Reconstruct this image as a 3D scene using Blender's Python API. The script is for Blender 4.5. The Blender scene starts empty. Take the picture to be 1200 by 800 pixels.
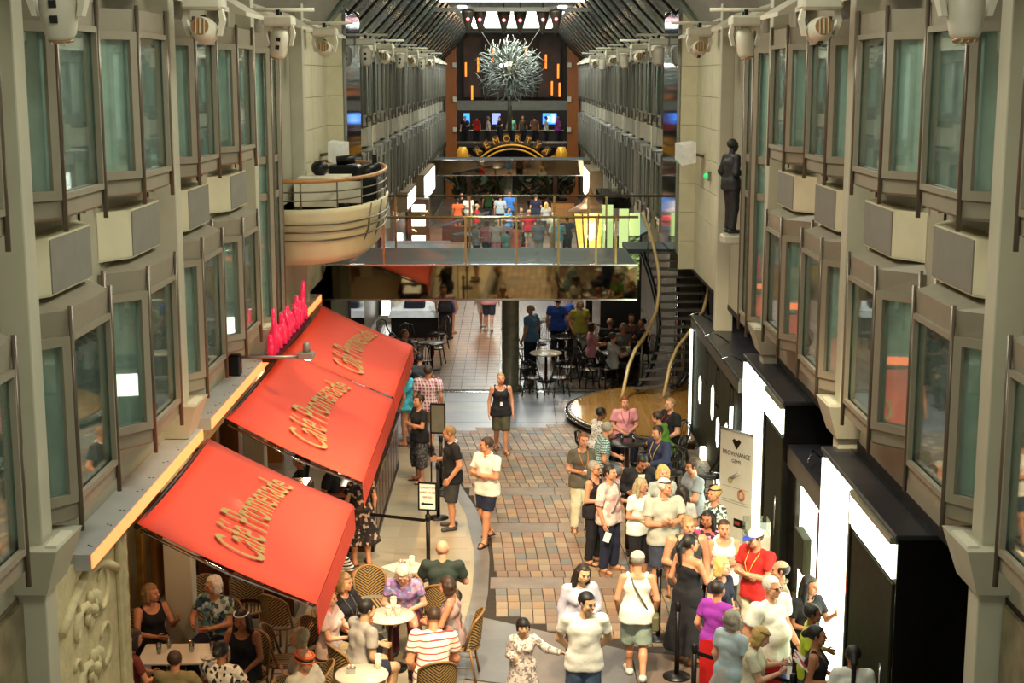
import bpy, bmesh, math, random
import numpy as np
from mathutils import Vector, Matrix
random.seed(7); RNG = np.random.default_rng(7)
S = bpy.context.scene; COL = S.collection
R = math.radians; PI = math.pi

# ---------------------------------------------------------------- camera, world, lights, exposure
cd = bpy.data.cameras.new('camera'); cam = bpy.data.objects.new('camera', cd); COL.objects.link(cam)
cam.location = (0, 0, 7.6); cam.rotation_euler = (R(90 - 10.2), 0, 0)
cd.sensor_width = 36; cd.lens = 51.6; cd.clip_end = 300; cd.clip_start = 0.1
S.camera = cam
S.view_settings.view_transform = 'Standard'; S.view_settings.look = 'None'
S.view_settings.gamma = 1; S.view_settings.use_curve_mapping = False
S.view_settings.exposure = 0.1
w = bpy.data.worlds.new('world'); S.world = w; w.use_nodes = True
bgn = w.node_tree.nodes['Background']; bgn.inputs[0].default_value = (.86, .88, .74, 1); bgn.inputs[1].default_value = .40

def lamp(name, kind, loc, power, col=(1, 1, 1), aim=None, size=.3, spot=60, blend=.6, size_y=None):
    d = bpy.data.lights.new(name, kind); d.energy = power; d.color = col
    if kind == 'AREA':
        d.size = size
        if size_y: d.shape = 'RECTANGLE'; d.size_y = size_y
    else: d.shadow_soft_size = size
    if kind == 'SPOT': d.spot_size = R(spot); d.spot_blend = blend
    o = bpy.data.objects.new(name, d); COL.objects.link(o); o.location = loc
    if aim: o.rotation_euler = (Vector(aim) - Vector(loc)).to_track_quat('-Z', 'Y').to_euler()
    return o
WARM, AMB, COOL = (1, .80, .52), (1, .62, .30), (.82, .92, 1)
# ceiling fixtures along the arcade
for i, y in enumerate((7, 15, 23, 31, 43, 55, 67, 80)):
    lamp('ceiling_light', 'AREA', (0, y, 10.4), 300 if i < 4 else 420, (.98, .97, .80), (0, y, 0), 2.6, size_y=3.0)
# moving heads and theatre spots above the arcade
lamp('spot_light', 'SPOT', (1.4, 12, 10.2), 5600, WARM, (2.2, 19.5, .8), .25, 34)
lamp('spot_light', 'SPOT', (-.6, 12, 10.2), 6500, WARM, (.1, 19.5, .5), .25, 40)
lamp('spot_light', 'SPOT', (2.4, 10, 10.2), 5600, AMB, (-2.6, 18.2, 1.2), .25, 30)
lamp('spot_light', 'SPOT', (3.2, 17, 10.2), 4600, AMB, (-2.3, 23.5, 1.8), .2, 34)
lamp('spot_light', 'SPOT', (3.2, 22, 10.2), 4200, AMB, (-2.3, 28.5, 1.8), .2, 34)
lamp('spot_light', 'SPOT', (-1.5, 20, 10.2), 4200, WARM, (2.4, 28, .9), .2, 36)
lamp('spot_light', 'SPOT', (.2, 27.5, 10.2), 3800, COOL, (0, 33, 0), .3, 44)
lamp('spot_light', 'SPOT', (0, 60, 10.2), 11000, (1, .85, .75), (0, 70, .5), .3, 44)
lamp('spot_light', 'SPOT', (0, 38.6, 6.5), 1100, (1, .85, .75), (-.6, 45, .0), .2, 80)

lamp('spot_light', 'SPOT', (-3.62, 18.2, 8.1), 1500, AMB, (-.75, 21.8, 0), .08, 40, .4)
lamp('spot_light', 'SPOT', (-3.62, 23.6, 8.1), 1100, AMB, (-1.1, 25.6, 0), .08, 40, .4)
for x, y, p in ((-4.7, 16.2, 26), (-3.3, 17.2, 22), (-4.6, 20.5, 30), (-3.6, 25.5, 30)): lamp('cafe_fill_lamp', 'POINT', (x, y, 2.5 if x > -4 else 2.8), p, (1, .74, .40), size=.12)  # added fill without fixtures, brightens the dark cafe under the awnings
for x, y, p in ((2.2, 40, 60), (2.0, 46, 90), (-2.4, 43, 60)): lamp('pub_fill_lamp', 'POINT', (x, y, 3.6), p, (1, .72, .5), size=.15)  # added fill hanging free, brightens people and tables beyond the bridge
lamp('bar_lamp', 'POINT', (0, 94.3, 5.3), 30, (1, .7, .4), size=.2)
lamp('gallery_lamp', 'POINT', (0, 95.5, 8.5), 60, (1, .6, .3), size=.3)

# ---------------------------------------------------------------- materials
MATS = {}
def _mat(name):
    m = bpy.data.materials.new(name); m.use_nodes = True
    nt = m.node_tree; b = nt.nodes['Principled BSDF']
    return m, nt, b
def rgb(h): # '#rrggbb' -> linear
    if not isinstance(h, str): return tuple(h[:3])
    v = [int(h[i:i + 2], 16) / 255 for i in (1, 3, 5)]
    return tuple(x / 12.92 if x <= .04045 else ((x + .055) / 1.055) ** 2.4 for x in v)
def sc(c, f): return tuple(min(1, x * f) for x in c) + (1,)
def N(nt, t, **k):
    n = nt.nodes.new(t)
    for a, b in k.items():
        if isinstance(a, str) and hasattr(n, a): setattr(n, a, b)
    return n
def mat(name, col, rough=.6, metal=0, var=.12, scale=6, bump=0, bscale=60, emit=0, spec=.5, coat=0):
    if name in MATS: return MATS[name]
    m, nt, b = _mat(name); c = rgb(col); L = nt.links
    b.inputs['Roughness'].default_value = rough; b.inputs['Metallic'].default_value = metal
    b.inputs['Specular IOR Level'].default_value = spec; b.inputs['Coat Weight'].default_value = coat
    if var or bump:
        tc = N(nt, 'ShaderNodeTexCoord')
    if var:
        nz = N(nt, 'ShaderNodeTexNoise'); nz.inputs['Scale'].default_value = scale; nz.inputs['Detail'].default_value = 4
        L.new(tc.outputs['Object'], nz.inputs['Vector'])
        rp = N(nt, 'ShaderNodeValToRGB'); rp.color_ramp.elements[0].color = sc(c, 1 - var); rp.color_ramp.elements[1].color = sc(c, 1 + var)
        rp.color_ramp.elements[0].position = .3; rp.color_ramp.elements[1].position = .7
        L.new(nz.outputs['Fac'], rp.inputs['Fac']); L.new(rp.outputs['Color'], b.inputs['Base Color'])
    else: b.inputs['Base Color'].default_value = c + (1,)
    if bump:
        nb = N(nt, 'ShaderNodeTexNoise'); nb.inputs['Scale'].default_value = bscale
        L.new(tc.outputs['Object'], nb.inputs['Vector'])
        bp = N(nt, 'ShaderNodeBump'); bp.inputs['Strength'].default_value = bump; bp.inputs['Distance'].default_value = .02
        L.new(nb.outputs['Fac'], bp.inputs['Height']); L.new(bp.outputs['Normal'], b.inputs['Normal'])
    if emit:
        b.inputs['Emission Color'].default_value = c + (1,); b.inputs['Emission Strength'].default_value = emit
    MATS[name] = m; return m
def pattern(name, kind, cols, scale=1, axis='Z', rough=.85):
    """cloth print: stripes / plaid / dots / floral / chevron / wood"""
    if name in MATS: return MATS[name]
    m, nt, b = _mat(name); L = nt.links; b.inputs['Roughness'].default_value = rough
    c = [rgb(x) + (1,) for x in cols]
    tc = N(nt, 'ShaderNodeTexCoord'); sx = N(nt, 'ShaderNodeSeparateXYZ'); L.new(tc.outputs['Object'], sx.inputs[0])
    def M_(op, a, v):
        n = N(nt, 'ShaderNodeMath', operation=op)
        for i, s_ in enumerate((a, v)):
            if s_ is None: continue
            if isinstance(s_, (int, float)): n.inputs[i].default_value = s_
            else: L.new(s_, n.inputs[i])
        return n.outputs[0]
    def stripe(out, duty): return M_('LESS_THAN', M_('FRACT', M_('MULTIPLY', out, scale), None), duty)
    def mix(f, a, d):
        n = N(nt, 'ShaderNodeMix', data_type='RGBA'); L.new(f, n.inputs[0])
        for i, s_ in ((6, a), (7, d)):
            if isinstance(s_, tuple): n.inputs[i].default_value = s_
            else: L.new(s_, n.inputs[i])
        return n.outputs[2]
    if kind == 'stripes': o = mix(stripe(sx.outputs[axis], .22 if len(c) < 3 else .5), c[0], c[1])
    elif kind == 'even': o = mix(stripe(sx.outputs[axis], .5), c[0], c[1])
    elif kind == 'plaid':
        o = mix(stripe(sx.outputs['Z'], .4), c[0], c[1]); o = mix(stripe(M_('ADD', sx.outputs['X'], sx.outputs['Y']), .35), o, c[-1])
    elif kind == 'dots':
        v = N(nt, 'ShaderNodeTexVoronoi'); v.inputs['Scale'].default_value = scale; L.new(tc.outputs['Object'], v.inputs['Vector'])
        o = mix(M_('LESS_THAN', v.outputs['Distance'], .3), c[0], c[1])
    elif kind == 'floral':
        v = N(nt, 'ShaderNodeTexVoronoi'); v.inputs['Scale'].default_value = scale; L.new(tc.outputs['Object'], v.inputs['Vector'])
        sp = N(nt, 'ShaderNodeSeparateColor'); L.new(v.outputs['Color'], sp.inputs[0])
        rp = N(nt, 'ShaderNodeValToRGB'); rp.color_ramp.interpolation = 'CONSTANT'
        while len(rp.color_ramp.elements) < len(c): rp.color_ramp.elements.new(.5)
        for i, e in enumerate(rp.color_ramp.elements): e.position = i / len(c)
        for i, e in enumerate(rp.color_ramp.elements): e.color = c[i]
        L.new(sp.outputs[0], rp.inputs['Fac']); o = rp.outputs['Color']
    elif kind == 'chevron':
        a = M_('ADD', M_('MULTIPLY', M_('ABSOLUTE', sx.outputs['X'], None), -.8), sx.outputs['Z'])
        o = mix(stripe(a, .5), c[0], c[1])
    elif kind == 'wood':
        mp = N(nt, 'ShaderNodeMapping'); mp.inputs['Scale'].default_value = {'Z': (14, 14, .7), 'Y': (14, .7, 14), 'X': (.7, 14, 14)}[axis]
        L.new(tc.outputs['Object'], mp.inputs[0]); nz = N(nt, 'ShaderNodeTexNoise'); nz.inputs['Scale'].default_value = scale; nz.inputs['Detail'].default_value = 6
        L.new(mp.outputs[0], nz.inputs['Vector']); o = mix(nz.outputs['Fac'], c[0], c[1])
    L.new(o, b.inputs['Base Color'])
    MATS[name] = m; return m
def glow(name, col, strength): return mat(name, col, .5, 0, 0, emit=strength)
def glass(name, tint, refl=.3, rough=.02, top=.95):
    """architectural pane: tinted see-through with a mirror coat"""
    if name in MATS: return MATS[name]
    m = bpy.data.materials.new(name); m.use_nodes = True; nt = m.node_tree; nt.nodes.clear(); L = nt.links
    out = N(nt, 'ShaderNodeOutputMaterial'); tr = N(nt, 'ShaderNodeBsdfTransparent'); gl = N(nt, 'ShaderNodeBsdfGlossy')
    tr.inputs[0].default_value = rgb(tint) + (1,); gl.inputs['Roughness'].default_value = rough; gl.inputs[0].default_value = (.95, .97, .95, 1)
    lw = N(nt, 'ShaderNodeLayerWeight'); lw.inputs[0].default_value = .2
    mr = N(nt, 'ShaderNodeMapRange'); mr.inputs['To Min'].default_value = refl; mr.inputs['To Max'].default_value = top
    mx = N(nt, 'ShaderNodeMixShader'); L.new(lw.outputs['Fresnel'], mr.inputs['Value']); L.new(mr.outputs[0], mx.inputs[0])
    L.new(tr.outputs[0], mx.inputs[1]); L.new(gl.outputs[0], mx.inputs[2]); L.new(mx.outputs[0], out.inputs[0])
    MATS[name] = m; return m

# ---------------------------------------------------------------- mesh helpers
def link(name, me, m=None, parent=None, smooth=False):
    o = bpy.data.objects.new(name, me); COL.objects.link(o)
    if m is not None and not me.materials: me.materials.append(m)
    if parent is not None: o.parent = parent
    return o
def tag(o, label=None, cat=None, group=None, kind=None):
    for k, v in (('label', label), ('category', cat), ('group', group), ('kind', kind)):
        if v: o[k] = v
    return o
def thing(name, label, cat, loc=(0, 0, 0), rz=0, group=None):
    o = bpy.data.objects.new(name, None); COL.objects.link(o); o.empty_display_size = .1
    o.location = loc; o.rotation_euler = (0, 0, rz)
    return tag(o, label, cat, group)
def struct_root(name, loc=(0, 0, 0)):
    o = bpy.data.objects.new(name, None); COL.objects.link(o); o.empty_display_size = .1; o.location = loc
    o['kind'] = 'structure'; return o
def copy_tree(o, parent=None):
    c = o.copy(); COL.objects.link(c); c.parent = parent
    for ch in list(o.children): copy_tree(ch, c)
    return c
def vec(*a): return np.array(a, float)
class MB:
    def __init__(s): s.v = []; s.f = []; s.sm = []
    def add(s, vs, fs, smooth=False):
        n = len(s.v); s.v += [tuple(map(float, p)) for p in vs]
        s.f += [tuple(i + n for i in f) for f in fs]; s.sm += [smooth] * len(fs); return s
    def box(s, lo, hi, bev=0):
        (a, b, c), (d, e, f) = lo, hi
        if bev:
            k = bev; vs = []; pr = [(a, b), (d, b), (d, e), (a, e)]
            prof = [(a + k, b), (d - k, b), (d, b + k), (d, e - k), (d - k, e), (a + k, e), (a, e - k), (a, b + k)]
            ins = [(a + k, b + k), (d - k, b + k), (d - k, b + k), (d - k, e - k), (d - k, e - k), (a + k, e - k), (a + k, e - k), (a + k, b + k)]
            rings = [[(x, y, c) for x, y in ins], [(x, y, c + k) for x, y in prof], [(x, y, f - k) for x, y in prof], [(x, y, f) for x, y in ins]]
            return s.loft(rings, cap=True)
        vs = [(a, b, c), (d, b, c), (d, e, c), (a, e, c), (a, b, f), (d, b, f), (d, e, f), (a, e, f)]
        return s.add(vs, [(0, 3, 2, 1), (4, 5, 6, 7), (0, 1, 5, 4), (1, 2, 6, 5), (2, 3, 7, 6), (3, 0, 4, 7)])
    def cbox(s, c, d, bev=0): return s.box([c[i] - d[i] / 2 for i in range(3)], [c[i] + d[i] / 2 for i in range(3)], bev)
    def loft(s, rings, cap=True, closed=True, smooth=False):
        n = len(rings[0]); vs = [p for r in rings for p in r]; fs = []
        for i in range(len(rings) - 1):
            for j in range(n if closed else n - 1):
                k = (j + 1) % n; fs.append((i * n + j, i * n + k, (i + 1) * n + k, (i + 1) * n + j))
        s.add(vs, fs, smooth)
        if cap:
            b = len(s.v) - len(vs)
            s.f += [tuple(b + j for j in range(n - 1, -1, -1)), tuple(b + (len(rings) - 1) * n + j for j in range(n))]; s.sm += [False] * 2
        return s
    def prism(s, poly, z0, z1):  # poly in plan (x, y), counter-clockwise
        return s.loft([[(x, y, z0) for x, y in poly], [(x, y, z1) for x, y in poly]])
    def xprism(s, poly, x0, x1): # poly in (y, z)
        return s.loft([[(x0, y, z) for y, z in poly], [(x1, y, z) for y, z in poly]])
    def yprism(s, poly, y0, y1): # poly in (x, z)
        return s.loft([[(x, y1, z) for x, z in poly], [(x, y0, z) for x, z in poly]])
    def tube(s, pts, r, n=8, cap=True, closed=False):
        pts = [Vector(p) for p in pts]; rs = r if isinstance(r, (list, tuple)) else [r] * len(pts); rings = []
        ref = None
        for i, p in enumerate(pts):
            if closed: t = (pts[(i + 1) % len(pts)] - pts[i - 1])
            else: t = (pts[min(i + 1, len(pts) - 1)] - pts[max(i - 1, 0)])
            t.normalize()
            if ref is None or abs(ref.dot(t)) > .98:
                ref = Vector((0, 0, 1)) if abs(t.z) < .9 else Vector((1, 0, 0))
            u = t.cross(ref).normalized(); v = t.cross(u); ref = u.cross(t).normalized()
            rings.append([p + (u * math.cos(a) + v * math.sin(a)) * rs[i] for a in [2 * PI * j / n for j in range(n)]])
        if closed: rings.append(rings[0])
        return s.loft(rings, cap and not closed, smooth=True)
    def lathe(s, prof, n=16, c=(0, 0, 0), cap=True):
        return s.loft([[(c[0] + r * math.cos(2 * PI * j / n), c[1] + r * math.sin(2 * PI * j / n), c[2] + z) for j in range(n)] for r, z in prof], cap, smooth=True)
    def cyl(s, c, r, h, n=14): return s.lathe([(r, 0), (r, h)], n, c)
    def ball(s, c, r, n=10, m=6):
        r = r if isinstance(r, (tuple, list)) else (r, r, r)
        return s.loft([[(c[0] + r[0] * math.sin(a) * math.cos(2 * PI * j / n), c[1] + r[1] * math.sin(a) * math.sin(2 * PI * j / n), c[2] - r[2] * math.cos(a)) for j in range(n)]
                       for a in [PI * (i + .02) / (m + .04) for i in range(m + 1)]], True, smooth=True)
    def xf(s, M, start=0):
        s.v[start:] = [tuple(M @ Vector(p)) for p in s.v[start:]]; return s
    def mesh(s, name):
        me = bpy.data.meshes.new(name); me.from_pydata(s.v, [], s.f)
        me.polygons.foreach_set('use_smooth', s.sm); me.update(); return me
    def build(s, name, m, parent=None, kind=None, label=None):
        o = link(name, s.mesh(name), m, parent)
        if kind: o['kind'] = kind
        if label: o['label'] = label
        return o
def text(name, body, m, parent, M, size, extrude=.004, align='CENTER', bend=None, font_scale=(1, 1), shear=0):
    cu = bpy.data.curves.new(name, 'FONT'); cu.body = body; cu.size = size; cu.extrude = extrude; cu.align_x = align; cu.align_y = 'CENTER'; cu.shear = shear
    cu.resolution_u = 3
    o = bpy.data.objects.new(name, cu); COL.objects.link(o)
    dg = bpy.context.evaluated_depsgraph_get(); me = bpy.data.meshes.new_from_object(o.evaluated_get(dg))
    bpy.data.objects.remove(o); bpy.data.curves.remove(cu)
    for v in me.vertices:
        x, y, z = v.co; x *= font_scale[0]; y *= font_scale[1]
        if bend: x, y = bend(x, y)
        v.co = M @ Vector((x, y, z))
    return link(name, me, m, parent)

# ---------------------------------------------------------------- distance-field meshing (figures, cloth, hair)
def npmesh(name, V, Q):
    me = bpy.data.meshes.new(name); nv, nq = len(V), len(Q)
    me.vertices.add(nv); me.vertices.foreach_set('co', np.ascontiguousarray(V, np.float32).ravel())
    me.loops.add(nq * 4); me.loops.foreach_set('vertex_index', np.ascontiguousarray(Q, np.int32).ravel())
    me.polygons.add(nq); me.polygons.foreach_set('loop_start', np.arange(0, nq * 4, 4, dtype=np.int32))
    try: me.polygons.foreach_set('loop_total', np.full(nq, 4, np.int32))
    except Exception: pass
    me.polygons.foreach_set('use_smooth', np.ones(nq, bool)); me.update(calc_edges=True); me.validate(); return me
_C = np.array([(i, j, k) for i in (0, 1) for j in (0, 1) for k in (0, 1)])
_E = [(a, b) for a in range(8) for b in range(a + 1, 8) if np.abs(_C[a] - _C[b]).sum() == 1]
def snets(F, org, vox):
    ins = F < 0
    cnt = sum(ins[c[0]:F.shape[0] - 1 + c[0], c[1]:F.shape[1] - 1 + c[1], c[2]:F.shape[2] - 1 + c[2]].astype(np.int8) for c in _C)
    A = np.argwhere((cnt > 0) & (cnt < 8))
    if not len(A): return np.zeros((0, 3)), np.zeros((0, 4), int)
    vals = np.stack([F[A[:, 0] + c[0], A[:, 1] + c[1], A[:, 2] + c[2]] for c in _C], 1)
    acc = np.zeros((len(A), 3)); n = np.zeros(len(A))
    for a, b in _E:
        va, vb = vals[:, a], vals[:, b]; x = (va < 0) != (vb < 0)
        t = np.where(x, va / np.where(x, va - vb, 1), 0)
        acc += np.where(x[:, None], _C[a] + t[:, None] * (_C[b] - _C[a]), 0); n += x
    V = (A + acc / n[:, None]) * vox + org
    idx = np.full(np.array(F.shape) - 1, -1, np.int32); idx[A[:, 0], A[:, 1], A[:, 2]] = np.arange(len(A))
    Qs = []
    for ax in range(3):
        u, v = (ax + 1) % 3, (ax + 2) % 3
        s0 = [slice(None)] * 3; s1 = [slice(None)] * 3
        s0[ax] = slice(0, -1); s1[ax] = slice(1, None)
        a, b = ins[tuple(s0)], ins[tuple(s1)]; P_ = np.argwhere(a != b)
        P_ = P_[(P_[:, u] > 0) & (P_[:, v] > 0) & (P_[:, u] < F.shape[u] - 1) & (P_[:, v] < F.shape[v] - 1)]
        du = np.zeros(3, int); du[u] = 1; dv = np.zeros(3, int); dv[v] = 1
        g = lambda q: idx[q[:, 0], q[:, 1], q[:, 2]]
        q = np.stack([g(P_ - du - dv), g(P_ - dv), g(P_), g(P_ - du)], 1)
        fl = ~a[P_[:, 0], P_[:, 1], P_[:, 2]]; q[fl] = q[fl][:, ::-1]; Qs.append(q)
    return V, np.concatenate(Qs)
def field(prims, vox, k=.02, cuts=(), warp=0):
    """prims: (a, b, ra, rb[, tcut]) round cones, or ('e', centre, radii, 3x3 frame) ellipsoids; returns verts, quads"""
    lo = np.full(3, 1e9); hi = -lo; bb = []
    for p in prims:
        if isinstance(p[0], str): c, r = np.array(p[1]), np.max(p[2]); l, h = c - r, c + r
        else: a, b = np.array(p[0]), np.array(p[1]); r = max(p[2], p[3]); l, h = np.minimum(a, b) - r, np.maximum(a, b) + r
        bb.append((l, h)); lo = np.minimum(lo, l); hi = np.maximum(hi, h)
    org = lo - 2.5 * vox; n = np.ceil((hi - lo) / vox).astype(int) + 6
    F = np.full(n, .15, np.float32); ax = [org[i] + np.arange(n[i]) * vox for i in range(3)]
    mg = k + 1.6 * vox
    for p, (l, h) in zip(prims, bb):
        i0 = np.clip(np.floor((l - mg - org) / vox).astype(int), 0, n); i1 = np.clip(np.ceil((h + mg - org) / vox).astype(int) + 1, 0, n)
        sl = tuple(slice(i0[i], i1[i]) for i in range(3))
        X, Y, Z = np.meshgrid(*[ax[i][sl[i]] for i in range(3)], indexing='ij', sparse=True)
        if isinstance(p[0], str):
            c, r, fr = p[1], p[2], p[3]; dx, dy, dz = X - c[0], Y - c[1], Z - c[2]
            q = [(dx * fr[0][i] + dy * fr[1][i] + dz * fr[2][i]) / r[i] for i in range(3)]
            L = np.sqrt(q[0] ** 2 + q[1] ** 2 + q[2] ** 2); d = (L - 1) * min(r)
        else:
            a, b, ra, rb = p[:4]; ab = np.array(b, float) - a; l2 = max(ab @ ab, 1e-9)
            dx, dy, dz = X - a[0], Y - a[1], Z - a[2]; tt = (dx * ab[0] + dy * ab[1] + dz * ab[2]) / l2; t = np.clip(tt, 0, 1)
            d = np.sqrt((dx - t * ab[0]) ** 2 + (dy - t * ab[1]) ** 2 + (dz - t * ab[2]) ** 2) - (ra + t * (rb - ra))
            if len(p) > 4: d = np.maximum(d, (tt - p[4]) * math.sqrt(l2))
        f = F[sl]; hh = np.clip(.5 + .5 * (d - f) / k, 0, 1)
        F[sl] = d + (f - d) * hh - k * hh * (1 - hh)
    if cuts or warp:
        X, Y, Z = np.meshgrid(*ax, indexing='ij', sparse=True)
        if warp: F += warp * (np.sin(X * 23 + np.sin(Z * 9) * 2) * np.sin(Y * 19 + Z * 13) + .6 * np.sin(Z * 31 + X * 17 - Y * 21))
        for c in cuts: F = np.maximum(F, c(X, Y, Z)).astype(np.float32)
    F[0] = F[-1] = .1; F[:, 0] = F[:, -1] = .1; F[:, :, 0] = F[:, :, -1] = .1
    return snets(F, org, vox)

# ================================================================ STRUCTURE
STONE = mat('wall_paint', '#a09c86', .55, var=.05, scale=2)
PIL = mat('pilaster_paint', '#b9b6a0', .5, var=.05, scale=2)
CREAM = mat('cream_panel', '#cbc4a4', .55, var=.06, scale=3)
GREYP = mat('grey_panel', '#7d7b70', .6, var=.08, scale=4)
FRAME = mat('window_frame_paint', '#8c8471', .5, var=.06, scale=5)
BRONZE = mat('bronze_tube', '#6e6254', .3, .35, var=.08)
CURT = mat('teal_curtain', '#c8d6d2', .85, var=.12, scale=5)
PANE = glass('window_pane', '#eef6f2', .16, top=.6)
PANE2 = glass('window_pane_front', '#f2f6f4', .2, top=.65)
DARK = mat('dark_recess', '#1b1a17', .7)
BLACK = mat('black_metal', '#121212', .4, .3, var=.05)
CHROME = mat('chrome', '#c9cdd0', .15, 1, var=.03)
BRASS = mat('brass_rail', '#b9a068', .25, .9, var=.06)
WHITEP = mat('white_plastic', '#d9d4bf', .45, var=.05)

# ---- floor
fl = MB().box((-7, 4, -.3), (7, 104, -.012)).build('floor', mat('slate_floor', '#7d7a74', .22, var=.28, scale=1.1), kind='structure')
def edge_cafe(y): # plan of the curved border between cafe tiles and pavers
    P_ = [(4, -.95), (17.6, -.87), (18.8, -.75), (20.8, -.6), (22.75, -.6), (25.1, -.83), (27.4, -1.32), (29, -1.9), (33, -3.4), (40, -4.3)]
    return float(np.interp(y, [p[0] for p in P_], [p[1] for p in P_]))
ys = np.linspace(8, 30.5, 46)
mb = MB()
poly = [(-6.9, 8), ] + [(edge_cafe(y), y) for y in ys] + [(-6.9, 30.5)]
mb.prism(poly, -.02, .0).build('cafe_floor', mat('cream_cafe_floor', '#a59a80', .4, var=.07, scale=2), fl)
TILE = [mat('cream_cafe_tile_%d' % i, c, .35, var=.06, scale=1.5) for i, c in enumerate(('#a59b84', '#a0957e', '#a89f8a'))]
for y in np.arange(15, 30.2, .62):                      # cafe tiles: thin raised slabs, joints recessed
    for x in np.arange(-5.0, edge_cafe(y) - .2, .62):
        x1 = min(x + .61, edge_cafe(y + .3) - .06)
        if x1 - x > .15: MB().box((x, y, 0), (x1, y + .61, .004)).build('floor_tile', TILE[random.randrange(3)], fl)
mb = MB()
for a, b in zip(ys[:-1], ys[1:]):
    mb.prism([(edge_cafe(a), a), (edge_cafe(a) + .24, a), (edge_cafe(b) + .24, b), (edge_cafe(b), b)], -.012, .002)
mb.build('border_strip', mat('slate_border', '#6a6866', .3, var=.2, scale=3), fl)
PAV = [mat('paver_stone_%d' % i, c, .5, var=.16, scale=3.5, bump=.15, bscale=25, spec=.35) for i, c in enumerate(
    ('#8a7a66', '#8e7664', '#7e7062', '#95836c', '#866856', '#766c60', '#6e6e6a', '#947a5e', '#7e6858'))]
PUBF = [mat('pub_floor_%d' % i, c_, .25, var=.3, scale=1.5) for i, c_ in enumerate(('#4a3e34', '#5c4638'))]
def fan_edge(x): return 20.05 - .62 * (x + .5) if x < 1.6 else 18.75 - .25 * (x - 1.6)
def bend_x(y): return -.006 * (y - 19) ** 2 if y > 19 else .004 * (y - 19) ** 2
SLB = [mat('band_stone_%d' % i, c, .5, var=.2, scale=2.5, spec=.3) for i, c in enumerate(('#85766a', '#7b716a'))]
pav = []
rowY = 16.6; row = 0; bands = []; b0 = None
while rowY < 34.2:
    d = .27
    band = any(abs(rowY - b) < .22 for b in (21.3, 24.1, 26.4, 29.3))
    if band and b0 is None: b0 = rowY
    if not band and b0 is not None: bands.append((b0, rowY)); b0 = None
    if not band:
        for k in range(-14, 60):
            u = k * .178 + (.0 if row % 9 else .03)
            x = u - .4 + bend_x(rowY); x1 = x + .168
            lo = edge_cafe(rowY + .1) + .25
            if x < lo or x1 > 4.2: continue
            if rowY < fan_edge(x): continue          # smooth stone fan in front
            if rowY > 31.4 + .2 * x: continue
            if (x - 4.2) ** 2 + (rowY - 32.6) ** 2 < 9: continue
            sl = (bend_x(rowY + d) - bend_x(rowY))
            pav.append((x, rowY, sl, random.randrange(9 if rowY < 26 else 7)))
    rowY += .285 if not band else .26; row += 1
pav.sort(key=lambda p: (p[1] ** 2 + p[0] ** 2 * .3))
paver_me = {}
def paver_verts(x, y, sl, h): return [(x, y, -.012), (x + .168, y, -.012), (x + .168 + sl, y + .275, -.012), (x + sl, y + .275, -.012),
    (x + .002, y + .002, h), (x + .166, y + .002, h), (x + .166 + sl, y + .273, h), (x + .002 + sl, y + .273, h)]
PF = [(4, 5, 6, 7), (0, 1, 5, 4), (1, 2, 6, 5), (2, 3, 7, 6), (3, 0, 4, 7)]
near = [p for p in pav if p[1] > 17.4][:300]
for x, y, sl, c in near:
    key = (round(sl, 2), c)
    if key not in paver_me:
        paver_me[key] = MB().add(paver_verts(0, 0, key[0], .006), PF).mesh('paver'); paver_me[key].materials.append(PAV[c])
    o = link('paver', paver_me[key], None, fl); o.location = (x, y, random.uniform(-.002, .002))
fb = [MB() for _ in PAV]
ns = set(map(tuple, near))
for p in pav:
    if p not in ns: fb[p[3]].add(paver_verts(p[0], p[1], p[2], .006 + random.uniform(-.002, .002)), PF)
allb = MB(); mi = []
for c, b_ in enumerate(fb): allb.add(b_.v, b_.f); mi += [c] * len(b_.f)
me = allb.mesh('paver_field'); [me.materials.append(m) for m in PAV]; me.polygons.foreach_set('material_index', mi)
tag(link('paver_field', me, None, fl), kind='stuff')
bed = []
for y in np.linspace(16.4, 34.2, 40): bed.append((edge_cafe(y) + .24, y))
MB().prism([(4.3, 16.4)] + [(4.3, 34.2)] + bed[::-1], -.012, -.009).build('paver_bed', mat('dark_joint', '#2e2720', .85, var=.2), fl)
for y0, y1 in bands:                                   # smooth cross bands between the paver fields
    for k in range(5):
        x0 = max(edge_cafe(y0) + .27, -1.6 + k * 1.2); x1 = -.4 + k * 1.2 - .012 if k < 4 else 4.28
        if x1 - x0 > .1: MB().box((x0, y0 + .01, -.012), (x1, y1 - .015, .003)).build('floor_band', SLB[k % 2], fl)
# polished slabs: fan in front, floor beyond the bridge
SL = [mat('slab_stone_%d' % i, c, .34, var=.25, scale=1.6, spec=.35) for i, c in enumerate(('#5c5c5e', '#786958', '#685a50', '#806e58'))]
def fan_edge(x): return 20.05 - .62 * (x + .5) if x < 1.6 else 18.75 - .25 * (x - 1.6)
k = 0
for (x0, x1) in ((-.62, .1), (.1, .85), (.85, 1.6), (1.6, 2.5), (2.5, 3.4), (3.4, 4.25)):
    for (v0, v1) in ((0, .48), (.49, 1)):
        q = [(x, 15.6 + (fan_edge(x) - .04 - 15.6) * v) for x, v in ((x0 + .01, v0), (x1 - .01, v0), (x1 - .01, v1), (x0 + .01, v1))]
        MB().prism(q, -.012, .003).build('floor_slab', SL[(k * 3 + 1) % 4], fl); k += 1
mb = MB()
for y in np.arange(35.5, 56, .42):
    for j, x in enumerate(np.arange(-2.5, -.35, .31)): 
        st = len(mb.v); mb.add(paver_verts(0, 0, 0, .008), PF); mb.xf(Matrix.Translation((x, y, 0)) @ Matrix.Diagonal((1.75, 1.48, 1, 1)), st)
mb.build('paver_walkway', mat('walkway_paver', '#94765f', .3, var=.3, scale=2.2), fl, kind='stuff')
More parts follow.
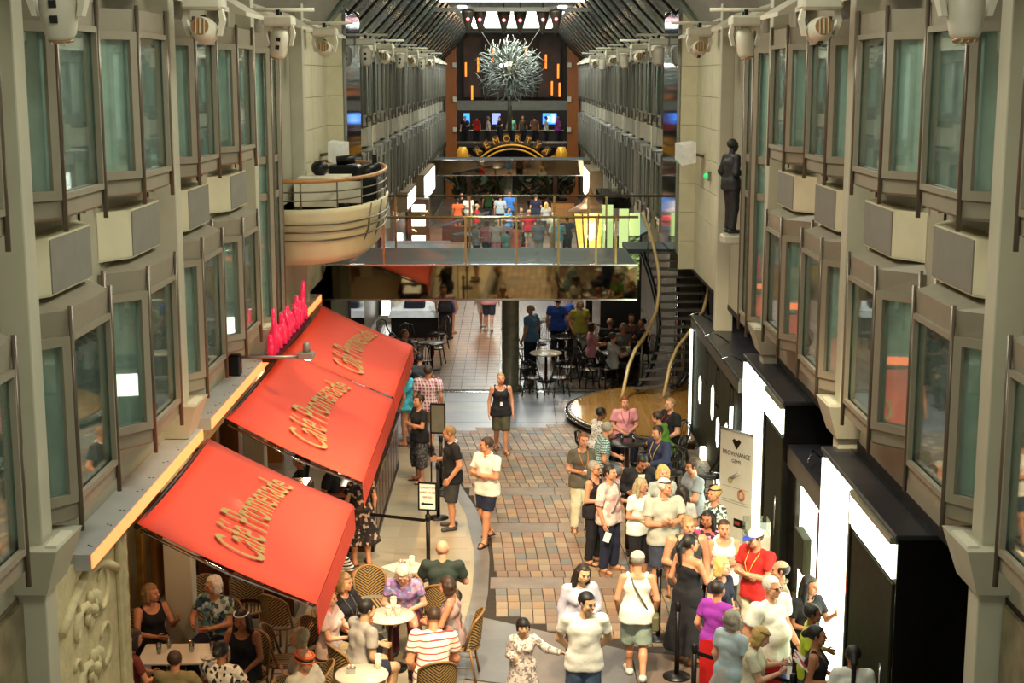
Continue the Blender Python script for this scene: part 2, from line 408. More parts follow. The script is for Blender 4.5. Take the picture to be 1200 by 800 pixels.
for y in np.arange(35.6, 62, 1.1):
    for x in np.arange(-4.2, 4.0, 1.1):
        if y > 52 and x < -3: continue
        if y < 55 and -2.6 < x < -.5: continue
        MB().box((x, y, -.012), (x + 1.085, y + 1.085, .002)).build('floor_slab', PUBF[random.randrange(2)] if y < 52 else PAV[random.choice((0, 1, 4, 7))], fl)
SLG = [mat('grey_slab_%d' % i, c_, .3, var=.2, scale=1.2) for i, c_ in enumerate(('#74757a', '#6c6e72', '#7c7a76'))]
for i, y in enumerate(np.arange(31.0, 35.1, 1.05)):
    for x in np.arange(-4.2, 3.6, 1.3): MB().box((x, y, -.012), (x + 1.285, y + 1.035, -.004)).build('floor_slab', SLG[random.randrange(3)], fl)
MB().box((-4.2, 35.2, -.012), (4.2, 35.32, .004)).build('floor_trim', CHROME, fl)
MB().box((-4.2, 62.2, -.012), (4.2, 102, .0)).build('floor_carpet', mat('brown_carpet_floor', '#6d5240', .5, var=.3, scale=.8), fl)

# ---- long walls, pilasters
def sgn_mb(mb, side):
    if side > 0: mb.v = [(-x, y, z) for x, y, z in mb.v]; mb.f = [tuple(reversed(f)) for f in mb.f]
    return mb
for side, nm in ((-1, 'wall_left'), (1, 'wall_right')):
    mb = MB().box((-4.75, 4, 3.05), (-4.35, 95, 8.75)); sgn_mb(mb, side).build(nm, STONE, kind='structure')
tn = [0]
def trim(): tn[0] += 1; return 'trim_%d' % tn[0]
MIR = mat('mirror_cladding', '#9fa7b5', .06, 1, var=.05, scale=2)
for side in (-1, 1):
    for k in range(-1, 4):
        y = 12.32 + 5.64 * k
        r = struct_root(trim(), (0, y, 0))
        sgn_mb(MB().box((-4.45, -.02, 0), (-4.1, .27, 9.6), .01), side).build('pilaster', PIL, r)
        if k < 3 and k > -1:
            b_ = MB().loft([[(-4.36, -.1, 3.15), (-4.06, -.1, 3.15), (-4.06, .5, 3.15), (-4.36, .5, 3.15)],
                            [(-4.36, -.22, 3.58), (-3.92, -.22, 3.58), (-3.92, .56, 3.58), (-4.36, .56, 3.58)]])
            sgn_mb(b_, side).build('bracket', PIL, r)
            sgn_mb(MB().box((-4.05, -.1, 3.58), (-3.95, .35, 3.6)), side).build('bracket_inset', WHITEP, r)
    # flat panelled return with a mirror-clad pier beyond the bay windows
    r = struct_root(trim())
    sgn_mb(MB().box((-4.6, 34.8, 0 if side < 0 else 3.45), (-3.9, 38.0, 10.4)), side).build('pier', PIL, r)
    sgn_mb(MB().box((-3.92, 34.75, 0 if side < 0 else 3.45), (-3.86, 37.9, 10.4)), side).build('mirror_strip', MIR, r)
    for i in range(11):
        for y in (29.6, 32.2):
            sgn_mb(MB().box((-4.36, y, 3.1 + .68 * i), (-4.32, y + 2.58, 3.1 + .68 * i + .67)), side).build('wall_panel', CREAM, r)
        sgn_mb(MB().box((-4.36, 34.77, 3.1 + .68 * i), (-3.95, 34.8, 3.1 + .68 * i + .67)), side).build('wall_panel', CREAM, r)
    if side < 0: sgn_mb(MB().box((-4.5, 29.5, 0), (-4.34, 34.8, 3.1)), side).build('lower_panel', GREYP, r)
# ---- bay windows
def vring(mb, p, q, z0, z1, w_, d_):
    p, q = Vector((p[0], p[1], 0)), Vector((q[0], q[1], 0)); L_ = (q - p).length; t = (q - p) / L_; n = Vector((t.y, -t.x, 0))
    M_ = Matrix((( t.x, n.x, 0, p.x), (t.y, n.y, 0, p.y), (0, 0, 1, 0), (0, 0, 0, 1)))
    for lo, hi in (((0, 0, z0), (w_, d_, z1)), ((L_ - w_, 0, z0), (L_, d_, z1)), ((w_, 0, z0), (L_ - w_, d_, z0 + w_)), ((w_, 0, z1 - w_), (L_ - w_, d_, z1))):
        st = len(mb.v); mb.box(lo, hi); mb.xf(M_, st)
    return mb
def slab(mb, p, q, z0, z1, th, off=0):
    p, q = Vector((p[0], p[1], 0)), Vector((q[0], q[1], 0)); t = (q - p).normalized(); n = Vector((t.y, -t.x, 0))
    a, b = p + n * off, q + n * off; c, d = b + n * th, a + n * th
    return mb.prism([(v.x, v.y) for v in (d, c, b, a)], z0, z1)
BAYM = {}
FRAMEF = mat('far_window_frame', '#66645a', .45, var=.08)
def bay_parts(side, lvl, hw=.65, cant=.47, far=False):
    key = (side, lvl, hw, far)
    if key in BAYM: return BAYM[key]
    z0, z1 = {'up': (6.36, 8.3), 'low': (3.62, 5.56), 'tall': (3.4, 8.3)}[lvl]
    f = .37; A, B, C_, D = (0, -hw - cant), (f, -hw), (f, hw), (0, hw + cant)
    out = []
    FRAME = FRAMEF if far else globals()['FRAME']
    def put(name, mb, m, kind=None): sgn_mb(mb, side); me = mb.mesh(name); me.materials.append(m); out.append((name, me))
    pl = lambda e=0: [(-.01, D[1] + e * .4), (-.01, A[1] - e * .4), (B[0] + e, B[1] - e * .5), (C_[0] + e, C_[1] + e * .5)]
    def ring(z, e): return [(x, y, z) for x, y in pl(e)]
    put('sill', MB().loft([ring(z0, -.02), ring(z0 + .03, .02), ring(z0 + .17, .02), ring(z0 + .19, 0)]), FRAME)
    if lvl == 'low':
        top = [(-.01, D[1] - .1, z1 + .1), (-.01, A[1] + .1, z1 + .1), (.06, B[1], z1 + .09), (.06, C_[1], z1 + .09)]
        put('head', MB().loft([ring(z1 - .24, .01), ring(z1, .03), top]), FRAME)
    else: put('head', MB().loft([ring(z1 - .24, .01), ring(z1, .02)]), FRAME)
    for i, (p, q) in enumerate(((A, B), (B, C_), (C_, D))):
        mb = MB(); vring(mb, p, q, z0 + .18, z1 - .23, .055 if i == 1 else .085, .05); put('sash', mb, FRAME)
        put('pane', slab(MB(), p, q, z0 + .2, z1 - .25, .008, -.02), PANE2 if i == 1 else PANE)
    if lvl == 'tall':
        for z in (5.6, 6.2): put('transom', MB().loft([ring(z, .0), ring(z + .12, .0)]), FRAME)
    mb = MB()
    nn = 48; pts = []
    for j in range(nn + 1):
        t = j / nn * (2 * hw + 2 * cant * .85); y = -hw - cant * .85 + t
        x = f - .1 if abs(y) < hw else f - .1 - (abs(y) - hw) / cant * (f - .12)
        pts.append((max(.02, x + .02 * math.sin(j * 1.7)), y))
    mb.loft([[(x, y, z0 + .15) for x, y in pts], [(x, y, z1 - .2) for x, y in pts]], cap=False, closed=False, smooth=True)
    put('curtain', mb, CURT)
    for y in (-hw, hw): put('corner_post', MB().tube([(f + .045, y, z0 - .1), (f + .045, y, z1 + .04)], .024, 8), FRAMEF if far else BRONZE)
    for y in (() if far else (A[1], D[1])): put('corner_post', MB().tube([(.06, y, z0 - .1), (.06, y, z1 + .04)], .026, 8), BRONZE)
    BAYM[key] = out; return out
wn = [0]
def bay(side, y, lvl, **k):
    wn[0] += 1; r = struct_root('window_%d' % wn[0], (4.35 * side, y, 0))
    for nm, me in bay_parts(side, lvl, **k): link(nm, me, None, r)
    return r
BOXM = {}
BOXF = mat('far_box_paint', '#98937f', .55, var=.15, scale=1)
def wall_box(side, y):
    far = y > 38; key = (side, far)
    if key not in BOXM:
        L_ = []
        def put(nm, mb, m): sgn_mb(mb, side); me = mb.mesh(nm); me.materials.append(m); L_.append((nm, me))
        pl = [(-.01, 1.08), (-.01, -1.08), (.25, -.65), (.25, .65)]
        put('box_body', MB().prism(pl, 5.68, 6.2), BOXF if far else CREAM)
        put('front_panel', MB().box((.25, -.62, 5.7), (.262, .62, 6.18)), GREYP)
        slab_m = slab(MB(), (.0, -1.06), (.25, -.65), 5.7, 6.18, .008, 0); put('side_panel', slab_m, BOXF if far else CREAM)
        put('panel_joint', MB().box((.0, 1.12, 5.6), (.02, 1.14, 6.3)), DARK)
        BOXM[key] = L_
    r = struct_root(trim(), (4.35 * side, y, 0))
    for nm, me in BOXM[key]: link(nm, me, None, r)
for side in (-1, 1):
    for y in (10.76, 13.57, 16.4, 19.21, 22.04):
        bay(side, y, 'up'); bay(side, y, 'low'); wall_box(side, y)
    bay(side, 24.75, 'tall', hw=.42)
    y = 39.6
    while y < 88:
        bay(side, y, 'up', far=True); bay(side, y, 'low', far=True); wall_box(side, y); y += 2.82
    for k in range(9):
        r = struct_root(trim(), (0, 38.05 + 5.64 * k + (.0 if k else .1), 0))
        sgn_mb(MB().box((-4.45, 0, 2.6), (-4.12, .2, 8.6)), side).build('pilaster', PIL, r)
    # sloped light shelves between the lamps and the deck head above the windows
    for k in range(0, 5):
        y = 6.9 + 5.64 * k
        for dy in (.5, 3.3):
            r = struct_root(trim(), (0, y + dy, 0))
            sgn_mb(MB().loft([[(-4.36, 0, 8.6), (-3.8, 0, 8.46), (-3.8, 0, 8.52), (-4.36, 0, 8.85)], [(-4.36, 1.5, 8.6), (-3.8, 1.5, 8.46), (-3.8, 1.5, 8.52), (-4.36, 1.5, 8.85)]]), side).build('light_shelf', WHITEP, r)
    for k in range(9):
        r = struct_root(trim(), (0, 38.6 + 5.64 * k, 0))
        sgn_mb(MB().loft([[(-4.36, 0, 8.52), (-3.85, 0, 8.32), (-3.85, 0, 8.4), (-4.36, 0, 8.75)], [(-4.36, 5, 8.52), (-3.85, 5, 8.32), (-3.85, 5, 8.4), (-4.36, 5, 8.75)]]), side).build('light_shelf', WHITEP, r)

# ---- ceiling: sloping mirror panels with dark ribs, flat centre with light coffers
ce = struct_root('ceiling')
MIRP = mat('ceiling_mirror', '#66766c', .22, .3, var=.35, scale=.7)
RIB = mat('dark_rib', '#20211f', .4, .4)
for side in (-1, 1):
    y = 34.0
    while y < 94:
        sgn_mb(MB().loft([[(-4.36, y, 8.7), (-4.3, y, 8.68), (-2.66, y, 10.58), (-2.72, y, 10.62)], [(-4.36, y + 1.36, 8.7), (-4.3, y + 1.36, 8.68), (-2.66, y + 1.36, 10.58), (-2.72, y + 1.36, 10.62)]]), side).build('ceiling_panel', MIRP, ce)
        if int(y / 1.42) % 2: sgn_mb(MB().tube([(-4.25, y + 1.41, 8.66), (-3.5, y + 1.41, 9.45), (-2.6, y + 1.41, 10.5)], .04, 5), side).build('ceiling_rib', RIB, ce)
        y += 1.42
    sgn_mb(MB().loft([[(-4.75, 4, 8.75), (-4.3, 4, 8.75), (-2.9, 4, 10.6), (-4.75, 4, 10.6)], [(-4.75, 34, 8.75), (-4.3, 34, 8.75), (-2.9, 34, 10.6), (-4.75, 34, 10.6)]]), side).build('ceiling_slope', GREYP, ce)
MB().box((-4.7, 4, 10.6), (4.7, 96, 10.75)).build('ceiling_slab', mat('ceiling_paint', '#77766a', .6), ce)
LITE = glow('lit_ceiling_panel', '#e8f4f0', 3.2)
GLOW2 = glow('bright_strip', '#ffffff', 7)
MB().box((-3.0, 55.8, 10.42), (3.0, 57.2, 10.6)).build('light_panel', LITE, ce)
for x0, x1 in ((-1.6, 1.6),):
    for y0, y1 in ((66, 76), (77, 90)):
        MB().box((x0, y0, 10.5), (x1, y1, 10.6)).build('light_panel', LITE, ce)
for x in (-2.3, 2.0): MB().box((x, 64, 10.48), (x + .35, 90, 10.6)).build('light_strip', GLOW2, ce)
for z, y in ((10.3, 92), (10.1, 58)): MB().box((-4.2, y, z), (4.2, y + .25, z + .14)).build('ceiling_beam', GREYP, ce)

# ---- end wall of the arcade
we = struct_root('wall_back')
WOODO = pattern('orange_wood', 'wood', ('#8a4a1c', '#b4672a'), 2, 'Z', .35)
DKB = mat('dark_brown', '#2a211b', .5, var=.4, scale=1.2)
MB().box((-4.8, 100, -.2), (4.8, 100.3, 10.8)).build('wall_slab', DKB, we)
for s_ in (-1, 1):
    MB().box((s_ * 3.85 - .35, 93.6, 0), (s_ * 3.85 + .35, 94.3, 9.9)).build('wood_column', WOODO, we)
    for z in (2.2, 4.2, 6.1, 8.2): MB().box((s_ * 3.6 - .12, 93.4, z), (s_ * 3.6 + .12, 93.6, z + .3)).build('column_lamp', WHITEP, we)
MB().box((-3.6, 93.8, 5.55), (3.6, 94.4, 6.15)).build('cross_beam', GREYP, we)
MB().box((-3.6, 94, 3.2), (3.6, 99.9, 3.45)).build('upper_deck', DKB, we)
MB().box((-3.6, 94, 3.45), (3.6, 94.05, 3.6)).build('deck_edge', CHROME, we)
AMBG = glow('amber_lamp', '#ff8a30', 1.6)
for x, z in ((-3.0, 8.1), (-2.6, 6.6), (-2.2, 8.4), (-1.2, 9.0), (2.2, 8.6), (2.6, 6.9), (3.0, 8.0), (3.1, 6.8), (.9, 9.1)):
    MB().tube([(x, 97, z - .45), (x, 97, z + .45)], .07, 6).build('amber_tube', AMBG, we)
for x0, x1 in ((-3.2, -2.0), (-.9, .6), (1.7, 3.2)):
    MB().box((x0, 98.6, 6.3), (x1, 98.8, 10.2)).build('amber_wall_panel', mat('amber_wall', '#3a2416', .4, var=.7, scale=1), we)
for x0, x1 in ((-1.95, -.95), (.65, 1.65)): MB().box((x0, 98.2, 6.3), (x1, 98.4, 10.2)).build('dark_wall_panel', DKB, we)

# ---- footbridges with mirror fascia
MFAS = mat('bridge_mirror', '#8f8468', .04, 1, var=.06, scale=.6)
DECKT = mat('glass_deck', '#343c3c', .65, .1, var=.2, scale=1.2)
def bridge(name, y0, y1, xl, xr, posts, n_rail=True):
    r = struct_root(name)
    MB().box((xl, y0 + .1, 3.28), (xr, y1, 3.4), .02).build('deck', DECKT, r)
    MB().add([(xl, y0, 3.40), (xr, y0, 3.40), (xr, y0 + .075, 2.63), (xl, y0 + .075, 2.63), (xl, y0 + .06, 3.40), (xr, y0 + .06, 3.40), (xr, y0 + .135, 2.63), (xl, y0 + .135, 2.63)],
             [(3, 2, 1, 0), (4, 5, 6, 7), (0, 1, 5, 4), (2, 3, 7, 6), (1, 2, 6, 5), (3, 0, 4, 7)]).build('mirror_fascia', MFAS, r)
    MB().box((xl, y0 - .03, 3.4), (xr, y0 + .06, 3.44)).build('fascia_edge', CHROME, r)
    MB().box((xl, y0 + .06, 2.6), (xr, y0 + .15, 2.635)).build('fascia_edge', CHROME, r)
    for yy in ((y0 + .06, y1 - .05) if n_rail else ()):
        zr = 4.5 if yy < y1 - .1 else 4.7
        MB().tube([(xl, yy, zr), (xr - (.0 if yy < y1 - .1 else -1.2), yy, zr)], .03, 6).build('handrail', BRASS, r)
        for x in posts: MB().box((x - .025, yy - .025, 3.41), (x + .025, yy + .025, zr)).build('rail_post', BRASS, r)
        for a, b_ in zip(posts[:-1], posts[1:]): MB().box((a + .06, yy - .006, 3.5), (b_ - .06, yy + .006, 4.4)).build('rail_pane', glass('rail_glass', '#f4f8f6', .03, top=.2), r)
    MB().box((xl, (y0 + y1) / 2, 2.7), (xr, (y0 + y1) / 2 + .3, 3.28)).build('bridge_beam', GREYP, r)
    return r
br = bridge('trim_bridge_near', 33.0, 36.6, -4.3, 2.85, [-4.2, -2.9, -1.05, .1, 1.05, 1.9, 2.35])
MARB = mat('marble_column', '#77735c', .3, var=.35, scale=5)
MB().lathe([(.3, 0), (.3, .08), (.24, .1), (.21, .14), (.21, 2.9), (.24, 2.95), (.24, 3.28)], 20, (-.04, 35.55, 0)).build('bridge_column', MARB, br)
MB().box((2.86, 36.3, 3.28), (4.8, 38.0, 3.4)).build('stair_landing', DECKT, br)
bf = bridge('trim_bridge_far', 76, 79, -4.3, 4.0, [-4.0, -2.4, -.8, .8, 2.4, 3.8], False)
MB().lathe([(.3, 0), (.22, .1), (.22, 3.2)], 14, (-.2, 78, 0)).build('bridge_column', MARB, bf)

# ---- ground-floor walls under the bay windows
# left: carved relief panel, gilt and marble cafe wall
IVORY = mat('ivory_plaster', '#cdbf93', .6, var=.12, scale=6, bump=.5, bscale=14)
GILT = mat('gilt_trim', '#b3873a', .35, .5, var=.2, scale=6)
MARB2 = mat('veined_marble', '#7d7458', .3, var=.4, scale=4)
WOODW = pattern('cafe_wood', 'wood', ('#7a4c1d', '#a36d2e'), 2, 'Z', .4)
rr = struct_root('wall_cafe')
MB().box((-6.2, 4, 0), (-6.0, 31, 3.1)).build('back_wall', mat('cafe_back_wall', '#4a3826', .6, var=.3, scale=1), rr)
MB().box((-6.2, 4, 3.0), (-4.34, 31, 3.1)).build('cafe_ceiling', mat('cafe_ceiling_paint', '#6d5f48', .6), rr)
MB().box((-4.6, 12.6, 0), (-4.16, 15.05, 3.05)).build('relief_backing', IVORY, rr)
mb = MB()
mb.box((-4.17, 14.72, 0), (-4.1, 15.02, 3.0), .02)
mb.build('relief_border', IVORY, rr)
mb = MB()                                                # acanthus scrolls, rosettes and a swag arch in relief
for z in (.35, 1.0, 1.75, 2.35):
    for s_ in (-1, 1):
        pts = [(-4.15, 13.75 + s_ * (.08 + .42 * math.sin(t * .5)) + .14 * math.cos(t * 2.2), z + .16 * math.sin(t * 2.2) + .06 * t) for t in np.linspace(0, 4.2, 16)]
        mb.tube(pts, [.05 * (1 - .6 * i / 15) for i in range(16)], 6)
    for j in range(7):
        a = j * 2 * PI / 7; mb.ball((-4.14, 13.75 + .13 * math.cos(a), z + .13 * math.sin(a) + .1), (.035, .075, .075), 7, 4)
    mb.ball((-4.12, 13.75, z + .1), .06, 8, 5)
mb.tube([(-4.14, 12.8 + .19 * i, 2.55 + .3 * math.sin(PI * i / 10)) for i in range(11)], .05, 6)
mb.tube([(-4.12, 14.86, z) for z in np.linspace(.1, 2.9, 24)], [.04 + .025 * (i % 2) for i in range(24)], 6)
mb.build('relief_scrolls', IVORY, rr, kind='stuff')
for (y0, y1, m, x) in ((17.4, 18.6, MARB2, -5.3), (18.62, 18.95, GILT, -5.16), (18.97, 19.7, MARB2, -5.26), (19.72, 19.9, GILT, -5.18), (19.92, 20.55, MARB2, -5.28), (20.57, 21.1, WOODW, -5.2), (21.1, 21.18, GILT, -5.16), (21.2, 21.5, WOODW, -5.2), (21.52, 22.4, MARB2, -5.3)):
    MB().box((-5.5, y0, 0), (x, y1, 3.0), .01).build('wall_panel', m, rr)
MB().box((-5.26, 17.4, 2.8), (-5.0, 21.6, 2.96)).build('gilt_cornice', GILT, rr)
MB().box((-4.32, 15.1, 2.86), (-4.1, 17.6, 2.98)).build('gilt_cornice', GILT, rr)
MB().box((-4.3, 24.0, 2.82), (-4.0, 30.6, 2.98)).build('gilt_cornice', GILT, rr)
MB().box((-4.34, 18.6, 2.84), (-4.05, 23.4, 2.98)).build('gilt_cornice', GILT, rr)
for y in (20.4, 22.2, 24.0, 26.5, 28.5): MB().box((-4.9, y, 0), (-4.6, y + .25, 3.0)).build('cafe_mullion', WOODW, rr)
MB().box((-4.75, 4, 0), (-4.3, 12.3, 3.05)).build('lower_wall', MARB2, rr)
MB().box((-4.75, 31, 0), (-4.34, 95, 3.06)).build('lower_wall', mat('far_shop_wall', '#5b5446', .5, var=.3, scale=.8), rr)
rq = struct_root('wall_shops')
MB().box((4.9, 4, 0), (5.1, 95, 3.1)).build('lower_wall', DARK, rq)
MB().box((4.34, 38, 0), (4.9, 95, 3.06)).build('lower_wall', mat('far_shop_wall', '#5b5446'), rq)
MB().box((4.3, 9.5, 0), (4.9, 12.25, 3.05)).build('marble_base', MARB2, rq)
MB().box((4.34, 4, 3.0), (4.9, 38, 3.1)).build('shop_soffit', DARK, rq)
# ledge over the awnings with lit edge
LEDGE = mat('ledge_paint', '#aaa9a6', .5, var=.05, scale=3)
NEON = glow('orange_light_strip', '#ff8048', 2.1)
for a, b_ in ((13.35, 18.45), (19.0, 30.4)):
    r = struct_root(trim())
    MB().box((-4.36, a, 2.98), (-4.0, b_, 3.14)).build('ledge', LEDGE, r)
    MB().box((-4.0, a + .02, 3.0), (-3.985, b_ - .02, 3.13)).build('light_strip', NEON, r)
    mb = MB()
    y = a + .3
    while y < b_:
        for x in (-4.06, -4.1): mb.cyl((x, y + random.uniform(-.1, .1), 3.14), .012, .004, 6)
        y += .62
    mb.build('ledge_hole', DARK, r, kind='stuff')

# ================================================================ OBJECTS
# ---- moving-head spotlights on pipes, both sides
def spot_proto(side):
    r = thing('moving_head_light', '', 'spotlight')
    MB().box((-.24, -.19, -.12), (.24, .19, .04), .03).build('base_box', WHITEP, r)
    MB().tube([(-.9, .0, .13), (.55, .0, .13)], .03, 7).build('mount_pipe', WHITEP, r)
    for y in (-.1, .1): MB().box((-.03, y - .02, .04), (.03, y + .02, .13)).build('clamp', BLACK, r)
    for s_ in (-1, 1):
        MB().loft([[(s_ * .17, -.06, -.1), (s_ * .22, -.06, -.1), (s_ * .22, .06, -.1), (s_ * .17, .06, -.1)], [(s_ * .19, -.07, -.24), (s_ * .25, -.07, -.24), (s_ * .25, .07, -.24), (s_ * .19, .07, -.24)],
                   [(s_ * .155, -.06, -.42), (s_ * .2, -.06, -.42), (s_ * .2, .06, -.42), (s_ * .155, .06, -.42)]]).build('yoke_arm', WHITEP, r)
    hd = MB().lathe([(.09, -.25), (.125, -.2), (.15, -.05), (.155, .08), (.13, .17), (.07, .21)], 16, (0, 0, 0)).build('lamp_head', WHITEP, r)
    MB().lathe([(.1, .0), (.1, .02)], 14, (0, 0, -.262)).build('lens', mat('spot_lens', '#a07850', .25), hd)
    for x in (-.05, 0, .05): MB().box((x - .006, -.085, -.275), (x + .006, .085, -.255)).build('lens_fin', CREAM, hd)
    for z in (-.1, .02): MB().box((-.03, -.162, z), (.03, -.145, z + .06)).build('vent', DARK, hd)
    hd.location = (0, 0, -.36)
    return r
WORDN = ['first', 'second', 'third', 'fourth', 'fifth', 'sixth', 'seventh', 'eighth', 'ninth', 'tenth']
for side, sn in ((-1, 'left'), (1, 'right')):
    p0 = spot_proto(side)
    for k in range(10):
        o = p0 if k == 0 else copy_tree(p0)
        o.location = (3.62 * side, 12.0 + 5.66 * k if k < 4 else 37 + 5.7 * (k - 4), 8.5); o.rotation_euler = (0, 0, 0 if side < 0 else PI)
        o['label'] = 'cream moving-head spotlight under the pipe on the %s facade, %s from the camera end' % (sn, WORDN[k]); o['group'] = 'moving-head spotlights on the %s facade' % sn
        hd = [c for c in o.children if c.name.startswith('lamp_head')][0]
        hd.rotation_euler = ((R(8), 0, 0), (R(75), 0, R(0)), (R(5), R(10), 0), (R(70), 0, 0))[k % 4] if True else 0
        if k % 2 == 1: hd.rotation_euler = (R(-100 if side < 0 else 100), 0, 0)
# ---- awnings
RED = pattern('red_awning_canvas', 'even', ('#d64a36', '#cf4632'), 22, 'Y', .75)
GOLDT = mat('khaki_lettering', '#a08f57', .7, var=.08)
def awning(name, label, y0, y1, z_in=2.95, z_out=2.05, xo=-2.1, xi=-3.98, txt=True, vy=.34):
    r = thing(name, label, 'awning', (0, 0, 0), 0, 'red cafe awnings')
    nx, ny = 10, 12; top = []; 
    def P_(u, v): 
        sag = .035 * math.sin(PI * u) + .02 * math.sin(PI * v); return (xi + (xo - xi) * u, y0 + (y1 - y0) * v, z_in + (z_out - z_in) * u - sag)
    mb = MB(); vs = [P_(i / nx, j / ny) for i in range(nx + 1) for j in range(ny + 1)]; n = len(vs)
    vs += [(x, y, z - .012) for x, y, z in vs]; fs = []
    for i in range(nx):
        for j in range(ny):
            a = i * (ny + 1) + j; b = a + ny + 1; fs += [(a, b, b + 1, a + 1), (a + n, a + 1 + n, b + 1 + n, b + n)]
    for i in range(nx):
        a, b = i * (ny + 1), (i + 1) * (ny + 1); fs += [(a, a + n, b + n, b), (a + ny, b + ny, b + ny + n, a + ny + n)]
    for j in range(ny): a = nx * (ny + 1) + j; fs += [(a, a + n, a + 1 + n, a + 1), (j, j + 1, j + 1 + n, j + n)]
    mb.add(vs, fs, True).build('canopy', RED, r)
    mb = MB(); mb.loft([[(xo, y, z_out - .02 - .02 * math.sin(PI * (y - y0) / (y1 - y0))), (xo + .012, y, z_out - .02), (xo + .03, y, z_out - vy), (xo + .018, y, z_out - vy)] for y in np.linspace(y0, y1, 9)])
    mb.build('valance', mat('valance_canvas', '#c4361f', .7, var=.06), r)
    MB().tube([(xo - .02, y0 + .02, z_out - .06), (xo - .02, y1 - .02, z_out - .06)], .025, 7).build('front_bar', CHROME, r)
    MB().tube([(xi, y0, z_in - .04), (xi, y1, z_in - .04)], .035, 7).build('roller', BLACK, r)
    for y in (y0 + .12, y1 - .12): MB().tube([(xi, y, z_in - .12), ((xi + xo) / 2, y, (z_in + z_out) / 2 - .16), (xo - .03, y, z_out - .07)], .02, 6).build('folding_arm', CHROME, r)
    ex = Vector((0, 1, 0)); ey = Vector((xi - xo, 0, z_in - z_out)).normalized(); ez = ex.cross(ey)
    o_ = Vector((xi + (xo - xi) * .5, (y0 + y1) / 2, z_in + (z_out - z_in) * .5))
    M_ = Matrix(((ex.x, ey.x, ez.x, o_.x), (ex.y, ey.y, ez.y, o_.y), (ex.z, ey.z, ez.z, o_.z + .004), (0, 0, 0, 1)))
    L_ = (y1 - y0)
    def bend(x, y):
        u = x / (L_ * .4)
        s_ = 1.25 - .35 * u if u > -.2 else 1.32                     # big initials, tapering swash
        return x, (y * s_ * 1.0) - .16 * (u * u) * L_ / 3.7 + .06 + .02 * u
    if txt: 
        t = text('lettering', 'Café Promenade', GOLDT, r, M_, .44, .002, font_scale=(.98 * L_ / 3.7, 1.5), bend=bend, shear=.12)
        t['label'] = 'khaki swash lettering on the red canvas'
    return r
awning('awning', 'red lettered canvas awning over the front cafe tables, nearest of three', 14.98, 18.70)
awning('awning', 'red lettered canvas awning in the middle of the three', 19.92, 25.3, 2.93, 2.02)
awning('awning', 'red lettered canvas awning at the far end, below the balcony', 25.36, 30.4, 2.9, 2.05)
# ---- floodlight on an arm above the middle awning
r = thing('floodlight', 'small grey floodlight on a straight arm reaching over the middle awning', 'floodlight', (0, 21.9, 0))
MB().tube([(-4.25, 0, 3.42), (-3.2, 0, 3.42)], .025, 6).build('arm', mat('grey_metal', '#9a9994', .4, .5), r)
MB().box((-4.3, -.1, 3.13), (-4.12, .1, 3.46), .02).build('mount', BLACK, r)
MB().box((-3.25, -.09, 3.4), (-3.0, .09, 3.5), .015).build('lamp_body', mat('grey_metal', '#9a9994'), r)
MB().lathe([(.06, 0), (.055, .12), (.03, .15)], 10, (-3.12, 0, 3.5)).build('transformer', mat('grey_metal', '#9a9994'), r)
MB().lathe([(.05, 0), (.05, .02)], 10, (-3.1, 0, 3.375)).build('bulb', glow('flood_bulb', '#fff2d8', 12), r)
# ---- pink tube sign over the awning
r = thing('neon_sign', 'cluster of pink glowing glass tubes standing on the ledge above the awnings', 'sign', (-3.85, 24.5, 3.14))
PINK = mat('pink_glass_tube', '#e02850', .15, var=.25, scale=8, emit=.35)
MB().box((-.12, -1.6, 0), (.1, 2.6, .05)).build('base', BLACK, r)
for i in range(30):
    y = -1.5 + i * .135; hgt = .30 + .26 * abs(math.sin(i * .34 + .5)) + .08 * math.sin(i * 2.1) + (.26 if i in (1, 8, 26, 28) else 0)
    MB().tube([(.04 * math.sin(i * 2.3), y, .06), (.05 * math.sin(i * 1.7), y + .03, hgt * .6), (.04 * math.sin(i), y + .01, hgt)], [.05, .055, .035], 6).build('glass_tube', PINK, r)

# ---- cafe counter and service area
MAHOG = pattern('mahogany', 'wood', ('#2c140b', '#5a2c17'), 2, 'Z', .25)
r = thing('cafe_counter', 'long dark panelled wooden bar counter under the awnings', 'counter', (0, 22.9, 0))
MB().box((-2.95, 0, 0), (-2.28, 5.4, 1.04)).build('body', MAHOG, r)
MB().box((-3.0, -.05, 1.04), (-2.2, 5.45, 1.1), .015).build('counter_top', mat('dark_counter_top', '#2a2018', .12, var=.2), r)
for k in range(9): MB().box((-2.285, .08 + k * .59, .12), (-2.25, .08 + k * .59 + .5, .95), .01).build('front_panel', MAHOG, r)
MB().box((-2.29, 0, 0), (-2.24, 5.4, .09)).build('plinth', BLACK, r)
MB().box((-2.9, -.02, .1), (-2.33, 0, .98), .008).build('end_panel', MAHOG, r)
r = thing('pastry_case', 'lit glass pastry display case on the cafe counter under the awning', 'display case', (0, 23.4, 1.1))
MB().box((-2.95, .1, 0), (-2.4, 4.2, .04)).build('shelf', WHITEP, r)
MB().box((-2.42, .1, .04), (-2.405, 4.2, .45)).build('front_glass', glass('case_glass', '#f2f6f2', .1), r)
MB().box((-2.97, .1, .45), (-2.4, 4.2, .48)).build('top', mat('case_top', '#c9c4b4', .3), r)
MB().box((-2.93, .2, .42), (-2.5, 4.1, .445)).build('case_light', glow('case_light', '#fff4e0', 5), r)
for k in range(16): MB().ball((-2.62, .4 + k * .24, .09), (.1, .08, .06), 8, 5).build('pastry', mat('pastry_%d' % (k % 3), ('#c98a42', '#e8dcc0', '#7a3a22')[k % 3], .6), r)
r = thing('serving_tray', 'round red tray lying on the near end of the counter', 'tray', (-2.45, 23.15, 1.1))
